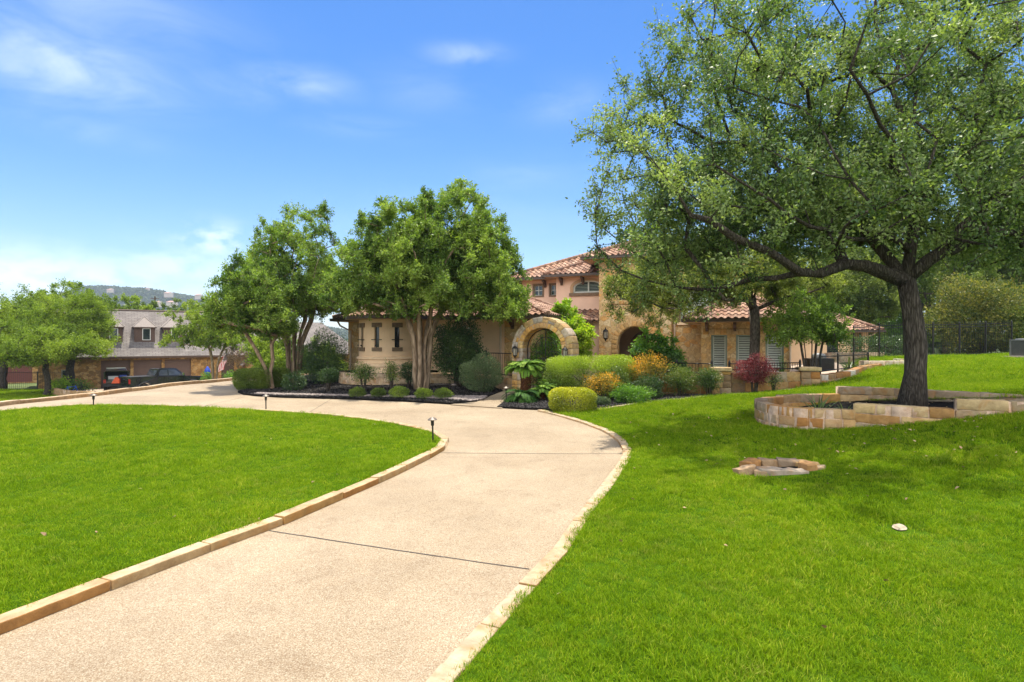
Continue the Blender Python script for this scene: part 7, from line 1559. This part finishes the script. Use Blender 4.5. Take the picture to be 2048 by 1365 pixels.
# ---------------------------------------------------------------- far wooded hill with houses, distant treeline
hx0, hy = -905, 1250
def hillz(x, y):
    u = (np.asarray(x) - hx0) / 240; v = (np.asarray(y) - hy) / 170
    r = 108 * np.exp(-(u ** 2) * 1.6 - v ** 2) + 42 * np.exp(-((u - .95) ** 2) * 3 - v ** 2) + 26 * np.exp(-((u + .8) ** 2) * 5 - v ** 2) + 36 * np.exp(-((u - 1.6) / 1.5) ** 2 - (v * .8) ** 2)
    return -8 + r + 3 * np.sin(np.asarray(x) * .05) * np.sin(np.asarray(y) * .04)
gx = np.linspace(-1450, -150, 120); gy = np.linspace(900, 1650, 60); X, Y = np.meshgrid(gx, gy); Z = hillz(X, Y); mb = MB(); mb.v = list(zip(X.ravel(), Y.ravel(), Z.ravel())); nx = len(gx)
mb.f = [(j*nx+i, j*nx+i+1, (j+1)*nx+i+1, (j+1)*nx+i) for j in range(len(gy)-1) for i in range(nx-1)]; mb.c = [None] * len(mb.f); tag(mb.build('hill', M['earth'], None, True), kind='structure')
def farcrown(seed, mat):
    rg = np.random.default_rng(seed); n = 170; d = unit(rg.normal(0, 1, (n, 3))); d[:, 2] = np.abs(d[:, 2]) * .9; C = d * rg.uniform(.55, 1, (n, 1)) * np.array([1, 1, .95])
    Nn = unit(d + rg.normal(0, .5, (n, 3))); D = unit(np.cross(Nn, rg.normal(0, 1, (n, 3)))); o = leaf_mesh('far_crown', C, D, Nn, rg.uniform(.35, .6, n), rg.uniform(.3, .45, n), rg.random(n), mat)
    me = o.data; bpy.data.objects.remove(o); return me
fc_ = [farcrown(i, M['hillwood']) for i in range(4)]
rg = np.random.default_rng(4); x = rg.uniform(-1420, -220, 9000); y = rg.uniform(950, 1300, 9000); P = np.stack([x, y, hillz(x, y) - 1.0], 1)
scatter('woodland', P, rg.uniform(4.5, 8.5, len(P)), fc_, M['hillwood'], 'far wood covering the hazy hill on the horizon', 'woodland', .05)
n = 5200; x = rg.uniform(-520, 260, n); y = rg.uniform(125, 640, n); k = (np.abs(x + .30 * y) < y * .75); x, y = x[k], y[k]
P = np.stack([x, y, np.full(len(x), -4.0)], 1); scatter('woodland', P, rg.uniform(3.0, 5.2, len(P)) * (1 + y / 900), fc_, M['hillwood'], 'far belt of trees beyond the neighbour houses', 'woodland', .05)
n = 900; x = rg.uniform(10, 160, n); y = rg.uniform(66, 150, n); P = np.stack([x, y, np.full(n, -1.5)], 1); scatter('woodland', P, rg.uniform(3.0, 5.0, n), fc_, M['hillwood'], 'dark wood far behind the villa and the right lawn', 'woodland', .05)
M['farwall'] = plain('far_house_wall', (.45, .38, .33), .8, var=.1); M['farroof'] = plain('far_house_roof', (.34, .20, .15), .8, var=.15)
labs = ['pale hilltop house at the left shoulder of the far hill', 'pale hilltop house at the very top of the far hill', 'wide pale house on the right shoulder of the far hill', 'pale house with a reddish roof at the right foot of the far hill', 'long pale house low on the slope below the far hilltop', 'small pale house at the middle foot of the far hill', 'pale house half way down the far hill slope']
for (px, py, d, w), lab in zip(((222, 580, 1190, 13), (296, 579, 1225, 9), (338, 587, 1185, 17), (398, 591, 1200, 15), (345, 605, 1010, 18), (318, 605, 1000, 11), (275, 602, 1000, 10)), labs):
    p = W(px, py, d); z = float(hillz(p.x, p.y)) - 1; zt = p.z; h = max(5, min(11, 7)); r = empty('hill_house', (p.x, p.y, max(z, zt - 7)), R(25), lab, 'house', 'houses on the far hill')
    mb = MB(); mb.box((0, 0, 2.2), (w, 12, 9)); mb.box((w * .28, -5, 3.0), (w * .4, 8, 10)); mb.build('wall', M['farwall'], r)
    mb = MB(); a, b = w / 2 + 1, 7; mb.add([(-a, -b, 6.7), (a, -b, 6.7), (a, b, 6.7), (-a, b, 6.7), (-a + 6, 0, 9.6), (a - 6, 0, 9.6)], [(0, 1, 5, 4), (2, 3, 4, 5), (1, 2, 5), (3, 0, 4), (3, 2, 1, 0)]); mb.build('roof', M['farroof'], r)
p = W(310, 600, 150); t = empty('utility_pole', (p.x, p.y, -3), 0, 'bare wooden utility pole rising in front of the far hill', 'pole'); mb = MB(); mb.tube([(0, 0, 0), (0, 0, p.z + 3.9)], [.22, .16], 8); mb.build('post', M['timber'], t); mb = MB(); mb.box((0, 0, p.z + 3.3), (2.2, .14, .16)); mb.build('crossarm', M['timber'], t)
# ---------------------------------------------------------------- a few fallen oak leaves
def litter(seed):
    m, t, b = newmat('fallen_leaf'); oi = N(t, 'ShaderNodeObjectInfo').outputs['Random']
    t.links.new(ramp(t, oi, [(0, (.16, .09, .04)), (.5, (.30, .19, .09)), (1, (.42, .32, .15))]), b.inputs['Base Color']); b.inputs['Roughness'].default_value = .7
    out = []
    for k in range(3):
        me = bpy.data.meshes.new('fallen_leaf'); me.from_pydata([(0, 0, 0), (.012, -.013, .008), (.045, 0, .002), (.012, .013, .006), (.028, -.009, .007), (.028, .009, .004)], [], [(0, 1, 4, 5, 3), (4, 2, 5)]); me.materials.append(m); out.append(me)
    return out, m
LV, lm_ = litter(1); rg = np.random.default_rng(77); x = np.concatenate([rg.normal(7.5, 3.0, 260), rg.uniform(-6, 9, 90)]); y = np.concatenate([rg.normal(9.5, 2.6, 260), rg.uniform(4, 16, 90)])
k = (inpoly(x, y, lawn_r) | inpoly(x, y, lawn_l)) & (y > 3); x, y = x[k], y[k]
scatter('leaf_litter', np.stack([x, y, ZG(x, y) + .075], 1), rg.uniform(.8, 1.5, len(x)), LV, lm_, 'scattered brown fallen leaves on the lawns', 'leaf litter', .4)
# ---------------------------------------------------------------- air that pales the far hill
mb = MB(); mb.box2((-1700, -60, -14), (1700, 1800, 175)); hz = mb.build('haze', bpy.data.materials.new('haze')); tag(hz, kind='stuff')
hm = hz.data.materials[0]; hm.use_nodes = True; t = hm.node_tree; t.nodes.clear(); o = t.nodes.new('ShaderNodeOutputMaterial')
v = N(t, 'ShaderNodeVolumePrincipled', {'Color': (.72, .84, 1.0, 1), 'Density': .00020, 'Anisotropy': .2}); t.links.new(v.outputs[0], o.inputs['Volume'])
